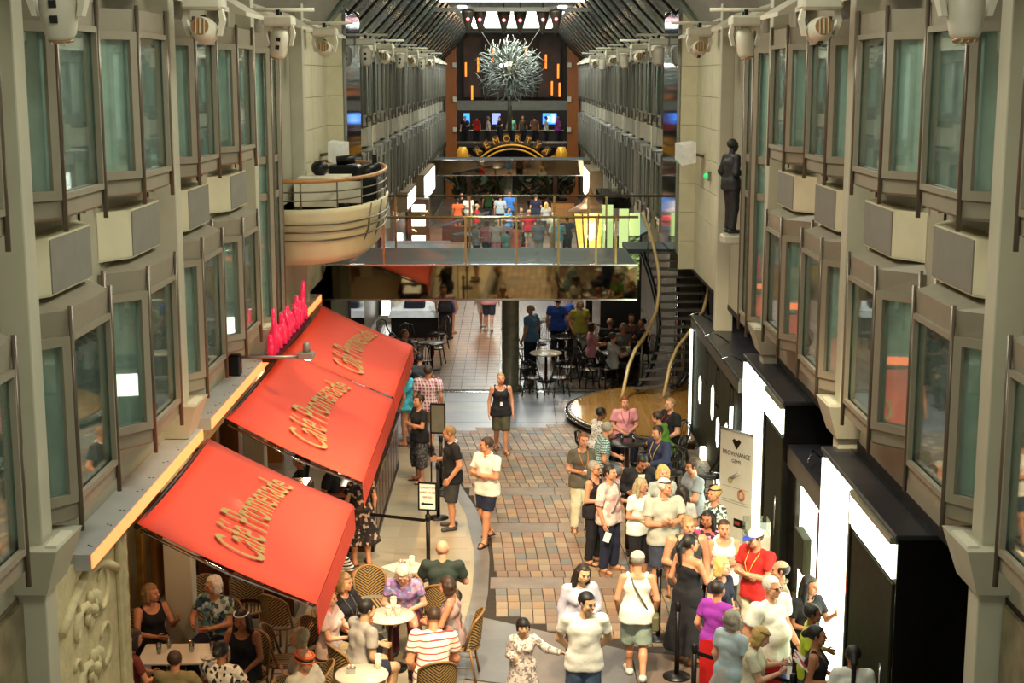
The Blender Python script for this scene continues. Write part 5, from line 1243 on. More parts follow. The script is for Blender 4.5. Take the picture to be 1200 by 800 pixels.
        if kind == 'polo' and lod < 2:
            mb = MB(); mb.tube([T((.043 * math.sin(a), .008 - .042 * math.cos(a), .318 - .012 * math.cos(a))) for a in np.linspace(.35, 2 * PI - .35, 12)], .009 * U, 6)
            mb.build('collar', statue or (top[3] if len(top) > 3 else tm), root)
        if kind == 'jacket': pass
    # ---- shoes
    if shoe and lod < 2:
        for i in 'LR':
            a, b = ank[i], foot[i]; d = (b - a); d[2] = 0; d /= np.linalg.norm(d); zs = .0
            heel = fr((a[0], a[1], max(.0, a[2] - .042 * U))) - d * .02 * U
            if shoe[0] == 'shoe': put('shoe', [(heel + fr((0, 0, .024 * U)), b + fr((0, 0, .006)), .029 * U, .021 * U), (a + W((0, 0, -.012)), a + W((0, 0, -.018)), .028 * U, .029 * U)], MATS[shoe[1]], .02, [plane((0, 0, .002), (0, 0, -1))])
            else:
                t = math.atan2(-d[0], d[1]); mb = MB(); L_ = .15 * U
                mb.loft([[(x, y, z_) for x, y in ((-.028 * U, -.02 * U), (.028 * U, -.02 * U), (.032 * U, .07 * U), (.026 * U, L_ - .02 * U), (0, L_), (-.026 * U, L_ - .02 * U), (-.032 * U, .07 * U))] for z_ in (.0, .014)])
                mb.tube([(-.034 * U, .085 * U, .012), (-.022 * U, .09 * U, .04 * U), (0, .095 * U, .046 * U), (.022 * U, .09 * U, .04 * U), (.034 * U, .085 * U, .012)], .008, 5)
                if shoe[0] == 'strap': mb.tube([(-.03 * U, .0, .02), (-.02 * U, .03 * U, .05 * U), (.02 * U, .03 * U, .05 * U), (.03 * U, .0, .02)], .008, 5)
                mb.xf(Matrix.Translation((heel[0], heel[1], heel[2])) @ Matrix.Rotation(t, 4, 'Z'))
                mb.build('sandal', MATS[shoe[1]], root)
    # ---- hair and hats
    st, hc = hair; hm = HAIRC[hc] if hc in HAIRC else MATS[hc]
    cap = E_((0, .014, .023), (.053, .062, .056))
    fp = HP((0, -.017, 0)); fwd = RH @ fr((0, -1, 0)); up_h = RH @ fr((0, 0, 1)); hl = HP((0, 0, .042))
    def face_cut(X, Y, Z):
        a = (X - fp[0]) * fwd[0] + (Y - fp[1]) * fwd[1] + (Z - fp[2]) * fwd[2]; b = (X - hl[0]) * up_h[0] + (Y - hl[1]) * up_h[1] + (Z - hl[2]) * up_h[2]
        return np.minimum(a, -b)
    low = lambda z_: plane(HP((0, 0, z_)), -up_h)
    hw_ = .005 if st in ('curly',) else .002
    HX = vh * 1.1
    if st == 'short': put('hair', [cap], hm, .02, [face_cut, low(-.022)], hw_, HX)
    elif st == 'crop': put('hair', [E_((0, .012, .020), (.0495, .060, .0545))], hm, .02, [face_cut, low(-.015)], 0, HX)
    elif st == 'fringe':
        put('hair', [E_((0, .008, .02), (.056, .064, .06)), (HP((-.044, .01, .01)), HP((-.046, .0, -.03)), .017 * hk, .013 * hk), (HP((.044, .01, .01)), HP((.046, .0, -.03)), .017 * hk, .013 * hk)], hm, .02, [lambda X, Y, Z: np.minimum(face_cut(X, Y, Z), -((X - HP((0, 0, .02))[0]) * up_h[0] + (Y - HP((0, 0, .02))[1]) * up_h[1] + (Z - HP((0, 0, .02))[2]) * up_h[2])), low(-.04)], hw_, HX)
    elif st in ('bob', 'curly'):
        r_ = .022 if st == 'curly' else .017
        P_ = [E_((0, .014, .026), (.058, .066, .06)) if st == 'curly' else cap, (HP((-.03, .04, .0)), HP((.03, .04, .0)), .03 * hk, .03 * hk), (HP((-.03, .035, -.045)), HP((.03, .035, -.045)), .024 * hk, .024 * hk)]
        for s_ in (-1, 1): P_ += [(HP((s_ * .046, .006, .02)), HP((s_ * .05, .002, -.045)), r_ * hk, r_ * .9 * hk), (HP((s_ * .044, .03, .0)), HP((s_ * .046, .025, -.05)), r_ * hk, r_ * hk)]
        put('hair', P_, hm, .016, [face_cut], hw_, HX)
    elif st == 'long':
        P_ = [cap, (HP((-.03, .042, .0)), HP((-.035, .05, -.16)), .03 * hk, .024 * hk), (HP((.03, .042, .0)), HP((.035, .05, -.16)), .03 * hk, .024 * hk)]
        for s_ in (-1, 1): P_ += [(HP((s_ * .047, .006, .02)), HP((s_ * .055, -.004, -.08)), .017 * hk, .019 * hk), (HP((s_ * .055, -.004, -.08)), HP((s_ * .06, -.01, -.16)), .019 * hk, .012 * hk)]
        put('hair', P_, hm, .018, [face_cut], .003, HX)
    elif st in ('bun', 'pony', 'braid'):
        P_ = [cap]
        if st == 'bun': P_.append((HP((0, .078, .01)), HP((0, .083, .008)), .028 * hk, .026 * hk))
        else:
            n_ = .16 if st == 'pony' else .30
            P_ += [(HP((0, .068, .02)), HP((0, .095, -.02)), .022 * hk, .024 * hk), (HP((0, .095, -.02)), HP((.0, .08, -n_)), .024 * hk if st == 'pony' else .017 * hk, .012 * hk)]
        put('hair', P_, hm, .012, [face_cut, plane(HP((0, .05, -.02)), -up_h) if st == 'xx' else (lambda X, Y, Z: face_cut(X, Y, Z) - .0)], .002, HX)
    elif st == 'balding':
        put('hair', [E_((0, .014, .015), (.051, .060, .052))], hm, .02, [face_cut, low(-.022), plane(HP((0, 0, .038)), up_h)], .002, HX)
    # ---- face marks
    if face and lod < 2 and not statue:
        for s_ in (-1, 1):
            p = HP((s_ * .0185, -.0475, .0055)); MB().ball(p, (.0065 * hk, .0055 * hk, .0042 * hk), 6, 4).build('eye', EYE, root)
        p0, p1 = HP((-.014, -.0535, -.0265)), HP((.014, -.0535, -.0265)); MB().tube([p0, HP((0, -.0575, -.0275)), p1], [.002 * hk, .0042 * hk, .002 * hk], 5).build('mouth', LIP, root)
        if st != 'bald': 
            for s_ in (-1, 1): MB().tube([HP((s_ * .009, -.053, .0165)), HP((s_ * .02, -.0515, .0195)), HP((s_ * .03, -.044, .0165))], .0026 * hk, 4).build('eyebrow', hm, root)
    ctx = dict(root=root, HP=HP, T=T, U=U, hk=hk, el=el, wr=wr, sh=sh, put=put, RH=RH, RT=RT, pel=pel, knee=knee, ank=ank, up_h=up_h, E_=E_, plane=plane, fat=fat)
    for e in (extra or []): e(ctx)
    nperson[0] += 1
    return root
# ---- accessories that move with their wearer
def lanyard(m='orange_ribbon', badge='white_badge'):
    def f(c):
        T, U = c['T'], c['U']; b = -.02 * (c['fat'] - 1) * 4
        MB().tube([T((-.035, .03, .315)), T((-.05, -.03, .30)), T((-.035, -.088 + b, .22)), T((0, -.094 + b, .13)), T((.035, -.088 + b, .22)), T((.05, -.03, .30)), T((.035, .03, .315))], .006, 4).build('lanyard', MATS[m], c['root'])
        if badge: 
            p = T((0, -.10 + b, .105)); MB().cbox(p, (.055, .008, .08)).build('badge', MATS[badge], c['root'])
    return f
def glasses_up(m='black_shoe'):
    def f(c): MB().tube([c['HP']((.052 * math.sin(a), .014 - .06 * math.cos(a), .048)) for a in np.linspace(-1.9, 1.9, 11)], .0055 * c['hk'], 5).build('sunglasses', MATS[m], c['root'])
    return f
def glasses(m='black_shoe'):
    def f(c):
        mb = MB(); HP = c['HP']
        for s_ in (-1, 1): mb.tube([HP((s_ * .0185 + .0125 * math.cos(a), -.053, .005 + .009 * math.sin(a))) for a in np.linspace(0, 2 * PI, 9)[:-1]], .0022 * c['hk'], 4, closed=True); mb.tube([HP((s_ * .03, -.052, .008)), HP((s_ * .049, .006, .008))], .002 * c['hk'], 4)
        mb.build('glasses', MATS[m], c['root'])
    return f
def hat(m, brim=True, back=False, brim_m=None):
    def f(c):
        c['put']('cap', [c['E_']((0, .012, .03), (.056, .064, .056))], MATS[m], .02, [c['plane'](c['HP']((0, 0, .026)), -c['up_h'])], 0, .011)
        if brim:
            s_ = 1 if back else -1; HP = c['HP']
            pts = [(-.048, .03 * s_), (-.035, .085 * s_), (0, .105 * s_), (.035, .085 * s_), (.048, .03 * s_)]
            if s_ < 0: pts = pts[::-1]
            MB().loft([[tuple(HP((x, y, .026 + (y * s_ - .03) * -.15))) for x, y in pts], [tuple(HP((x, y, .032 + (y * s_ - .03) * -.15))) for x, y in pts]]).build('cap_brim', MATS[brim_m or m], c['root'])
    return f
def band(m, z=.03):
    def f(c): MB().tube([c['HP']((.055 * math.sin(a), .012 - .064 * math.cos(a), z)) for a in np.linspace(0, 2 * PI, 17)[:-1]], .011 * c['hk'], 6, closed=True).build('headband', MATS[m], c['root'])
    return f
def bag_strap(m, bag=True):
    def f(c):
        T, U = c['T'], c['U']; k = (c['fat'] - 1) * .06
        MB().tube([T((.055, .0, .315)), T((.03, .075, .25)), T((-.02, .085 + k, .16)), T((-.075, .07 + k, .06)), T((-.115, .02, -.02)), T((-.08, -.075 - k, .07)), T((0, -.095 - k, .2)), T((.05, -.06, .29))], .012, 5, closed=True).build('bag_strap', MATS[m], c['root'])
        if bag: MB().cbox(T((-.14, .02, -.06)), (.09, .22, .2), .02).build('shoulder_bag', MATS[m], c['root'])
    return f
def hold(name, label, cat, dim, m, hands='L', off=(0, 0, 0), rot=(0, 0, 0), cyl=False):
    # a thing held in the hand stays a top-level thing of its own
    def f(c):
        p = sum((c['wr'][i] + (c['wr'][i] - c['el'][i]) * .42 for i in hands), np.zeros(3)) / len(hands) + fr(off)
        q = c['root'].matrix_basis @ Vector(p)
        mb = MB()
        if cyl: mb.lathe([(dim[0] * .75, -dim[1] / 2), (dim[0], dim[1] / 2), (dim[0] * .85, dim[1] / 2), (dim[0] * .7, -dim[1] / 2 + .01)], 12)
        else: mb.cbox((0, 0, 0), dim, .004)
        o = mb.build(name, m); o.location = q; o.rotation_euler = (rot[0], rot[1], rot[2] + c['root'].rotation_euler.z); tag(o, label, cat)
    return f

# ================================================================ THE CROWD
def C_(n, c, **k): return mat('cloth_' + n, c, .85, var=.1, scale=7, bump=.25, bscale=22, **k)
for n, c, r_ in (('black_shoe', '#151413', .4), ('brown_sandal', '#3a2418', .6), ('tan_sandal', '#8a6242', .6), ('white_shoe', '#c8c4ba', .5), ('grey_clog', '#3c3a3c', .5), ('orange_ribbon', '#e07a20', .6), ('yellow_ribbon', '#d8b040', .6), ('red_ribbon', '#a82828', .6), ('white_badge', '#eeeeee', .4), ('peach_cap', '#e0c0a0', .8), ('white_cap', '#e0dcd0', .8), ('blue_cap', '#2040b0', .7), ('orange_band', '#d8602a', .8), ('olive_bag', '#5c5a3c', .7), ('grey_bag', '#5a5660', .7)): mat(n, c, r_, var=.08)
glow('magenta_bead', '#ff50c8', 5)
W_, BK, NAVY, DKG = C_('white', '#eae8dc'), C_('black', '#14141a'), C_('navy', '#1a2038'), C_('dark_grey', '#3a3a3a')
JEAN, TAN, CREAM_, GRN = C_('jean', '#4a5a78'), C_('tan', '#a8926c'), C_('cream', '#d8d2b4'), C_('olive', '#4c4a34')
GRYB, REDC, LIME, PURP = C_('grey_blue', '#8e979c'), C_('red', '#c0221c'), C_('lime', '#b8cc30'), C_('purple', '#8a2a9a')
LBLUE, MINT, LGREY, PINK_ = C_('light_blue', '#a8bcc4'), C_('mint', '#98aa9c'), C_('light_grey', '#b0b0ac'), C_('pink', '#e09aa4')
DKW = BK
PLAIDP = pattern('pink_plaid', 'plaid', ('#d8a8a8', '#8a4050', '#e8d8d8'), 14)
PLAIDT = pattern('teal_plaid', 'plaid', ('#b8ccc8', '#20484a', '#5a8080'), 24)
DOTS = pattern('dot_print', 'dots', ('#d8d4cc', '#28242c'), 24)
FLORB = pattern('black_floral', 'floral', ('#121014', '#181418', '#b09a8a', '#3a2a28', '#141214'), 22)
FLORP = pattern('pale_floral', 'floral', ('#d8c0b8', '#e0d0c4', '#c89a98', '#ccb8b0'), 14)
FLORPK = pattern('pink_floral', 'floral', ('#d8c8c0', '#c04878', '#302028', '#d890a8'), 20)
FLORBL = pattern('blue_floral', 'floral', ('#24404a', '#6a90a0', '#b8ccd0', '#36506a', '#8a9a60'), 20)
WBP = pattern('white_black_print', 'floral', ('#d8d4c8', '#d0ccc0', '#28262a', '#c8c0b4'), 30)
STRW = pattern('white_red_stripe', 'stripes', ('#e0d8cc', '#b0403a'), 15, 'Z')
STRBW = pattern('black_white_stripe', 'even', ('#d8d4cc', '#18161a'), 22, 'Z')
PAISL = pattern('grey_pattern', 'floral', ('#4a4a4c', '#3c3c40', '#6a6a68', '#2e2e32'), 34)
TUNIC = pattern('child_tunic', 'floral', ('#dccfc6', '#cabdb4', '#8a827c', '#e6dcd2'), 40)
STRG = pattern('green_white_stripe', 'floral', ('#d0d8d0', '#2e3a34', '#e0e0d8', '#566a60'), 26)
P = person
AV = 'people walking along the middle of the arcade'; QU = 'people queueing by the shops'; CF = 'people sitting at the cafe tables'; ST = 'people sitting by the podium'
TS, SD = ('strap', 'tan_sandal'), ('flip', 'brown_sandal')
# -- middle of the arcade
P('woman in a black sleeveless top with white badge and olive shorts, walking alone', (-0.23, 29.37, 1.66), 1.66, 5, 'f', 1, 1.08, ('crop', 'sandy'), ('tank', BK), ('bermuda', GRN), ('flip', 'tan_sandal'), ('down', 'down'), 'walk', extra=[lanyard('black_shoe')], group=AV)
P('man in a navy polo with white piping and dark grey shorts holding out one hand', (-1.02, 24.17, 1.80), 1.8, -75, 'm', 1, 1.1, ('crop', 'sandy'), ('polo', BK, 1.05, W_), ('bermuda', DKG, 1.1), ('shoe', 'grey_clog'), ('relax', 'bent'), head=(-15, 12), group=AV)
P('man in a white polo and navy shorts with folded arms, looking left', (-0.41, 23.41, 1.78), 1.78, -40, 'm', 1, 1.02, ('short', 'brown'), ('polo', W_), ('shorts', NAVY), ('strap', 'black_shoe'), ('fold', 'fold2'), 'walk', head=(-40, 0), group=AV)
P('woman in a black tee and dark patterned loose trousers with folded arms', (-1.76, 27.16, 1.68), 1.68, -55, 'f', 1, .98, ('short', 'dark'), ('tee', BK), ('capri', PAISL, 1.5), ('flip', 'brown_sandal'), ('fold', 'fold2'), group=AV)
P('man in a pink plaid shirt and tan shorts seen from behind near the awnings', (-1.76, 29.68, 1.76), 1.76, 170, 'm', 1, 1.12, ('short', 'brown'), ('tee', PLAIDP, 1.3), ('shorts', TAN), ('shoe', 'grey_clog'), ('down', 'down'), 'walk', group=AV)
P('person in a turquoise top half hidden by the far awning', (-2.16, 29.92, 1.64), 1.64, -110, 'f', 1, 1.1, ('short', 'ash'), ('tee', C_('turquoise', '#4ab0c0'), 1.3), ('skirt', C_('turquoise', '#4ab0c0'), .45), SD, ('down', 'bent'), group=AV)
P('woman in a black floral long dress standing at the counter end below the awnings', (-2.38, 22.25), 1.66, -150, 'f', 1, 1.05, ('bob', 'brown'), ('tee', FLORB), ('dress', FLORB, .22), SD, ('hold', 'down'), group=AV)
P('woman with long dark hair in a pale grey cardigan behind the white-shirted man', (0.85, 17.48, 1.64), 1.64, 12, 'f', 4, 1.02, ('long', 'dark'), ('long', C_('cardigan', '#b4b4c4'), 1.25), ('trousers', JEAN), ('shoe', 'black_shoe'), ('hold', 'down'), head=(10, 12), tilt=8, group=AV)
P('man in a white henley tee and jeans with hands behind his back', (0.84, 16.19, 1.74), 1.74, 0, 'm', 4, 1.0, ('short', 'black'), ('tee', W_, 1.15), ('trousers', JEAN), ('shoe', 'black_shoe'), ('back', 'back'), head=(42, 10), group=AV)
P('child with a black bowl haircut in a patterned tunic reaching out one arm', (0.13, 16.65, 1.22), 1.22, 8, 'f', 4, 1.0, ('fringe', 'black'), ('long', TUNIC, 1.3), ('skirt', TUNIC, .3), ('shoe', 'white_shoe'), ('reach', 'bent'), 'kid', head=(0, 5), group=AV)
P('woman in a white sleeveless top and beige cap walking away with a shoulder bag', (1.59, 17.79, 1.68), 1.68, 176, 'f', 1, 1.12, ('short', 'grey'), ('tank', W_, 1.1), ('bermuda', MINT, 1.25), ('shoe', 'white_shoe'), ('relax', 'relax'), 'walk', head=(0, 12), extra=[hat('peach_cap', True), bag_strap('olive_bag')], group=AV)
# -- queue by the shops
P('auburn-haired woman in an olive tee with orange lanyard, first of the standing queue', (1.18, 24.03, 1.70), 1.7, 15, 'f', 1, 1.05, ('short', 'auburn'), ('tee', C_('olive_brown', '#5c5648')), ('trousers', CREAM_), TS, ('down', 'hold'), extra=[lanyard()], tilt=8, group=QU)
P('woman in a black cold-shoulder top with short grey hair and glasses', (1.30, 22.34, 1.66), 1.66, 60, 'f', 1, 1.0, ('short', 'grey'), ('tank', BK), ('trousers', BK), SD, ('bent', 'hold'), extra=[glasses()], group=QU)
P('woman in a pale pink floral blouse and dark jeans holding a white paper', (1.50, 21.99, 1.70), 1.7, 55, 'f', 1, 1.28, ('short', 'dark'), ('half', FLORP, 1.2), ('trousers', NAVY), TS, ('bent', 'down'), extra=[bag_strap('grey_bag', False), hold('paper_sheet', 'white folded paper in the hand of the woman in the floral blouse', 'paper', (.02, .1, .15), W_, 'R', (0, -.02, -.09), (.3, .2, .4))], group=QU)
P('long-haired blonde woman in a white tee and black cropped trousers holding a cup', (1.94, 21.54, 1.62), 1.62, 40, 'f', 1, 1.02, ('long', 'ash'), ('tee', W_), ('capri', BK), SD, ('hold', 'hold'), head=(15, 8), hands=('grip', 'grip'), extra=[hold('paper_cup', 'clear pale cup in the hands of the long-haired blonde woman', 'cup', (.04, .12), CUPW, 'LR', (0, -.02, .02), cyl=True)], group=QU)
P('broad man in a pale grey polo with sunglasses on white hair and folded arms', (2.23, 20.77, 1.82), 1.82, 15, 'm', 1, 1.15, ('short', 'white'), ('polo', C_('pale_polo', '#b4b4a4'), 1.1), ('bermuda', C_('slate', '#3a4050'), 1.1), SD, ('fold', 'fold2'), head=(38, 0), extra=[glasses_up()], group=QU)
P('waiter in a black jacket and white shirt bending over a table', (2.02, 22.82, 1.66), 1.74, 10, 'm', 2, 1.0, ('short', 'black'), ('long', BK), ('trousers', BK), ('shoe', 'black_shoe'), ('hold', 'bent'), lean=12, head=(10, 22), extra=[lambda c: MB().loft([[tuple(c['T'](q)) for q in ((-.03, -.085, .29), (.03, -.085, .29), (.02, -.096, .06), (-.02, -.096, .06))], [tuple(c['T'](q)) for q in ((-.03, -.075, .29), (.03, -.075, .29), (.02, -.08, .06), (-.02, -.08, .06))]]).build('shirt_front', W_, c['root']), hold('napkin', 'white cloth in the hands of the waiter', 'napkin', (.18, .06, .1), W_, 'LR', (0, -.07, 0))], group=QU)
P('curly blonde woman facing the camera behind the pale polo man', (2.36, 22.24, 1.62), 1.62, 10, 'f', 0, 1.0, ('curly', 'blonde'), ('tee', C_('pale_print', '#a8b0a8')), ('trousers', NAVY), SD, ('down', 'hold'), group=QU)
P('dark-haired woman in a pale blouse partly hidden behind the pale polo man', (2.55, 21.19, 1.60), 1.6, 150, 'f', 2, 1.0, ('long', 'dark'), ('tee', LGREY), ('trousers', BK), SD, ('down', 'hold'), group=QU)
P('blonde woman with sunglasses on her hair in a green and white print top', (3.00, 20.93, 1.66), 1.66, -60, 'f', 1, 1.05, ('short', 'blonde'), ('tee', STRG), ('trousers', TAN), SD, ('hold', 'down'), extra=[glasses_up()], group=QU)
P('bald broad man in a dark grey tank top facing the camera', (2.38, 19.17, 1.80), 1.8, 5, 'm', 1, 1.12, ('crop', 'sandy'), ('tank', DKG, 1.1), ('bermuda', TAN), SD, ('down', 'hold'), head=(5, 8), group=QU)
P('dark-haired woman in a pink floral blouse behind the white tank top', (2.75, 19.78, 1.64), 1.64, -20, 'f', 2, 1.0, ('long', 'black'), ('tee', FLORPK), ('trousers', BK), SD, ('hold', 'down'), head=(-10, 8), group=QU)
P('smiling woman in a white printed tank top with folded arms', (2.85, 19.16, 1.66), 1.66, 0, 'f', 1, 1.0, ('bun', 'brown'), ('tank', W_), ('shorts', BK), SD, ('fold', 'fold2'), extra=[lambda c: MB().cbox(c['T']((0, -.098, .14)), (.15, .012, .07), .004).build('shirt_print', DKG, c['root'])], group=QU)
P('woman with a black ponytail in a long strapless black dress', (2.26, 18.20, 1.74), 1.74, 130, 'f', 1, 1.02, ('pony', 'black'), ('strapless', BK), ('dress', BK, .10), TS, ('relax', 'raise'), head=(-25, 0), hands=('relax', 'flat'), group=QU)
P('curly blonde woman in a navy top standing before the red shirt', (2.64, 17.68, 1.64), 1.64, 45, 'f', 0, 1.1, ('curly', 'blonde'), ('cap', NAVY), ('trousers', BK), SD, ('down', 'hold'), head=(15, 0), group=QU)
P('short-haired woman in a bright purple tee and black shorts seen from behind', (2.48, 16.91, 1.62), 1.62, 140, 'f', 1, 1.05, ('short', 'dark'), ('tee', PURP), ('bermuda', BK), SD, ('relax', 'relax'), group=QU)
P('man in a red tee with a blue and white cap and yellow lanyard, arms folded', (3.23, 18.54, 1.76), 1.76, -50, 'm', 1, 1.1, ('short', 'brown'), ('tee', REDC, 1.15), ('bermuda', CREAM_), ('shoe', 'white_shoe'), ('fold', 'fold2'), head=(-15, 10), extra=[hat('white_cap', True, False, 'blue_cap'), lanyard('yellow_ribbon', None)], group=QU)
P('balding man in a taupe shirt beside the lit window', (3.30, 17.25, 1.74), 1.74, -95, 'm', 1, 1.0, ('balding', 'dark'), ('polo', C_('taupe', '#8a7f68')), ('trousers', TAN), ('shoe', 'black_shoe'), ('hold', 'hold'), group=QU)
P('heavy grey-haired man in a white tee and blue shorts with glasses', (3.29, 16.46, 1.82), 1.82, 42, 'm', 1, 1.6, ('short', 'white'), ('tee', W_, 1.2), ('bermuda', C_('blue_short', '#283c78')), ('shoe', 'white_shoe'), ('relax', 'relax'), extra=[glasses()], group=QU)
P('man in a lime yellow tee facing the lit shop', (3.47, 16.26, 1.62), 1.62, 80, 'm', 3, 1.0, ('short', 'black'), ('tee', LIME), ('bermuda', DKG), ('shoe', 'black_shoe'), ('hold', 'down'), group=QU)
P('woman in a black sleeveless top with a dark bun looking towards the shop', (3.36, 15.37, 1.64), 1.64, 75, 'f', 2, 1.05, ('bun', 'black'), ('tank', BK), ('trousers', BK), SD, ('hold', 'bent'), group=QU)
P('shop assistant in a black polo with long dark hair beside the lit panel', (3.77, 16.07, 1.66), 1.66, 25, 'f', 2, 1.0, ('long', 'black'), ('polo', BK), ('trousers', BK), ('shoe', 'black_shoe'), ('raise', 'hold'), head=(20, 5), group=QU)
P('person in a white tee with one long black braid down the back', (3.83, 15.22, 1.60), 1.6, 172, 'f', 2, 1.08, ('braid', 'black'), ('tee', W_, 1.15), ('trousers', NAVY), SD, ('hold', 'hold'), group=QU)
P('grey-haired woman in a light blue tee seen from behind', (2.61, 15.96, 1.64), 1.64, 128, 'f', 0, 1.08, ('bob', 'grey'), ('tee', LBLUE, 1.1), ('skirt', LGREY, .35), SD, ('down', 'hold'), group=QU)
P('blonde bob-haired woman in a cream blouse reading a brochure', (2.67, 15.55, 1.62), 1.62, 75, 'f', 0, 1.05, ('bob', 'blonde'), ('tee', CREAM_, 1.1), ('trousers', CREAM_), SD, ('phone', 'phone'), head=(10, 28), extra=[glasses_up('tan_sandal'), hold('brochure', 'open red and white brochure held by the blonde woman in cream', 'brochure', (.3, .012, .22), pattern('brochure_print', 'floral', ('#d8d0c8', '#c8c0b8', '#b03030', '#8a8480'), 14), 'LR', (0, -.13, .07), (-.9, 0, 0))], hands=('grip', 'grip'), group=QU)
# -- by the podium
def sit(label, at, rot, kind='pub', ch=None, **k):
    n_ = NUDGE.get(label, (0, 0)); x, y = at[0] + n_[0], at[1] + n_[1]
    if ch: chair(kind, x - .10 * math.sin(R(rot)), y + .10 * math.cos(R(rot)), rot, ch)
    return P(label, (at[0], at[1]), rot=rot, legs='sit', seat=.468 if kind == 'cane' else .47, **k)
sit('woman in a white dotted shirt with short black hair seated with her back turned', (1.62, 27.55, 0.00), 115, ch='dark wooden chair of the woman in the dotted shirt', h=1.66, sex='f', skin=3, hair=('short', 'black'), top=('tee', DOTS), bottom=('trousers', BK), arms=('table', 'table'), lean=10, group=ST)
sit('grey-haired man in a teal plaid shirt seated at the podium side', (1.57, 26.17, 0.00), 95, ch='dark wooden chair of the man in the teal plaid shirt', h=1.78, fat=1.2, skin=1, hair=('short', 'grey'), top=('tee', PLAIDT, 1.2), bottom=('bermuda', C_('grey_short', '#6a7078')), arms=('table', 'lap'), lean=14, group=ST)
sit('woman in a pink tee seated facing the camera at the podium', (2.25, 28.48, 0.00), 5, ch='dark wooden chair of the woman in the pink tee', h=1.66, sex='f', fat=1.3, skin=0, hair=('short', 'auburn'), top=('tee', PINK_, 1.2), bottom=('trousers', NAVY), arms=('clasp', 'clasp'), extra=[lanyard('red_ribbon', None)], group=ST)
sit('person in a green tee leaning over the table by the podium', (2.81, 27.19, 0.00), -120, ch='dark wooden chair of the person in the green tee', h=1.68, sex='f', fat=1.15, skin=1, hair=('short', 'brown'), top=('tee', C_('green', '#5a8a2a'), 1.1), bottom=('trousers', DKG), arms=('table', 'table'), lean=18, group=ST)
sit('man in a black tee with a red lanyard seated by the stair foot', (3.07, 27.72, 0.00), -62, ch='dark wooden chair of the man with the red lanyard', h=1.78, fat=1.15, skin=0, hair=('crop', 'sandy'), top=('tee', BK, 1.1), bottom=('trousers', BK), arms=('lap', 'lap'), extra=[lanyard('red_ribbon', None)], group=ST)
sit('bearded man in a navy polo with a yellow lanyard seated and gesturing', (2.73, 25.98, 0.00), -55, ch='dark wooden chair of the man in the navy polo', h=1.78, fat=1.15, skin=1, hair=('short', 'dark'), top=('long', C_('navy_blue', '#28304e'), 1.1), bottom=('trousers', NAVY), arms=('table', 'bent'), lean=8, extra=[lanyard('yellow_ribbon', None)], group=ST)
sit('man in a pale blue-grey shirt seated at the right of the waiter', (3.06, 23.54, 0.00), -75, ch='dark wooden chair of the man in the pale blue-grey shirt', h=1.76, fat=1.15, skin=1, hair=('short', 'brown'), top=('tee', GRYB, 1.2), bottom=('trousers', DKG), arms=('table', 'table'), lean=6, group=ST)
chair('pub', *(3.05, 26.46, 0.50)[:2], 170, 'empty dark wooden chair with its back towards the floor uplights')
chair('pub', *(3.61, 25.91, 0.60)[:2], -80, 'empty dark wooden chair beside the shop front uplights')
round_table((2.2, 27.25), .36, 'dark round wooden table between the people by the podium', True)
round_table((2.64, 25.16, 0.74), .38, 'dark round wooden table the waiter is serving', True)
for k, (x, y) in enumerate(((735, 500), (748, 498))): tumbler(2.1 + .22 * k, 27.3, .74, 'water glass on the dark podium table, ' + ('left of two' if k == 0 else 'right of two'))
# -- cafe tables
def sitc(label, at, rot, ch=None, **k): return sit(label, at, rot, 'cane', ch, group=CF, **k)
sitc('dark curly-haired woman in a rust top at the long table', (-4.34, 15.70, 0.00), 125, 'cane chair at the near left end of the long white table', h=1.66, sex='f', skin=1, hair=('curly', 'brown'), top=('tee', C_('rust', '#6a2a24')), bottom=('trousers', DKG), arms=('table', 'table'), lean=8)
sitc('short brown-haired boy in a khaki tee with his back turned at the long table', (-3.83, 15.71, 0.00), 178, 'cane chair of the boy in the khaki tee', h=1.55, skin=1, hair=('short', 'brown'), top=('tee', C_('khaki', '#8a7c54'), 1.1), bottom=('shorts', TAN), arms=('table', 'table'))
sitc('blonde-brown woman in a black sleeveless top raising one hand at the long table', (-4.22, 17.04, 0.00), 42, 'cane chair of the woman in the black sleeveless top', h=1.68, sex='f', fat=1.1, skin=1, hair=('bob', 'sandy'), top=('tank', BK, 1.1), bottom=('trousers', BK), arms=('raise', 'table'), head=(30, 0), hands=('flat', 'relax'))
sitc('white-haired woman in a blue patterned top seated at the long table', (-3.76, 17.34, 0.00), -22, 'cane chair of the white-haired woman in the blue patterned top', h=1.7, sex='f', fat=1.2, skin=1, hair=('bob', 'white'), top=('tee', FLORBL, 1.15), bottom=('trousers', NAVY), arms=('table', 'table'), head=(-35, 5), extra=[glasses()])
sitc('dark-haired woman in a black top with sunglasses on her head at the long table', (-3.24, 16.72, 0.00), -15, 'cane chair of the dark-haired woman with sunglasses', h=1.66, sex='f', skin=2, hair=('long', 'black'), top=('tank', BK, 1.1), bottom=('trousers', BK), arms=('lap', 'table'), head=(0, 12), extra=[glasses_up('white_badge')])
sitc('dark-haired woman in a white and black print top with her back turned', (-3.25, 16.03, 0.00), 165, 'cane chair of the woman in the black and white print', h=1.64, sex='f', skin=2, fat=1.1, hair=('bun', 'black'), top=('tee', WBP, 1.1), bottom=('trousers', BK), arms=('table', 'table'))
sitc('grey-blonde bob-haired woman in a grey shirt facing left at the near tables', (-2.76, 16.00, 0.00), -85, 'cane chair of the bob-haired woman in the grey shirt', h=1.68, sex='f', skin=1, hair=('bob', 'ash'), top=('half', C_('grey_shirt', '#8a8272'), 1.1), bottom=('trousers', DKG), arms=('fold', 'fold2'))
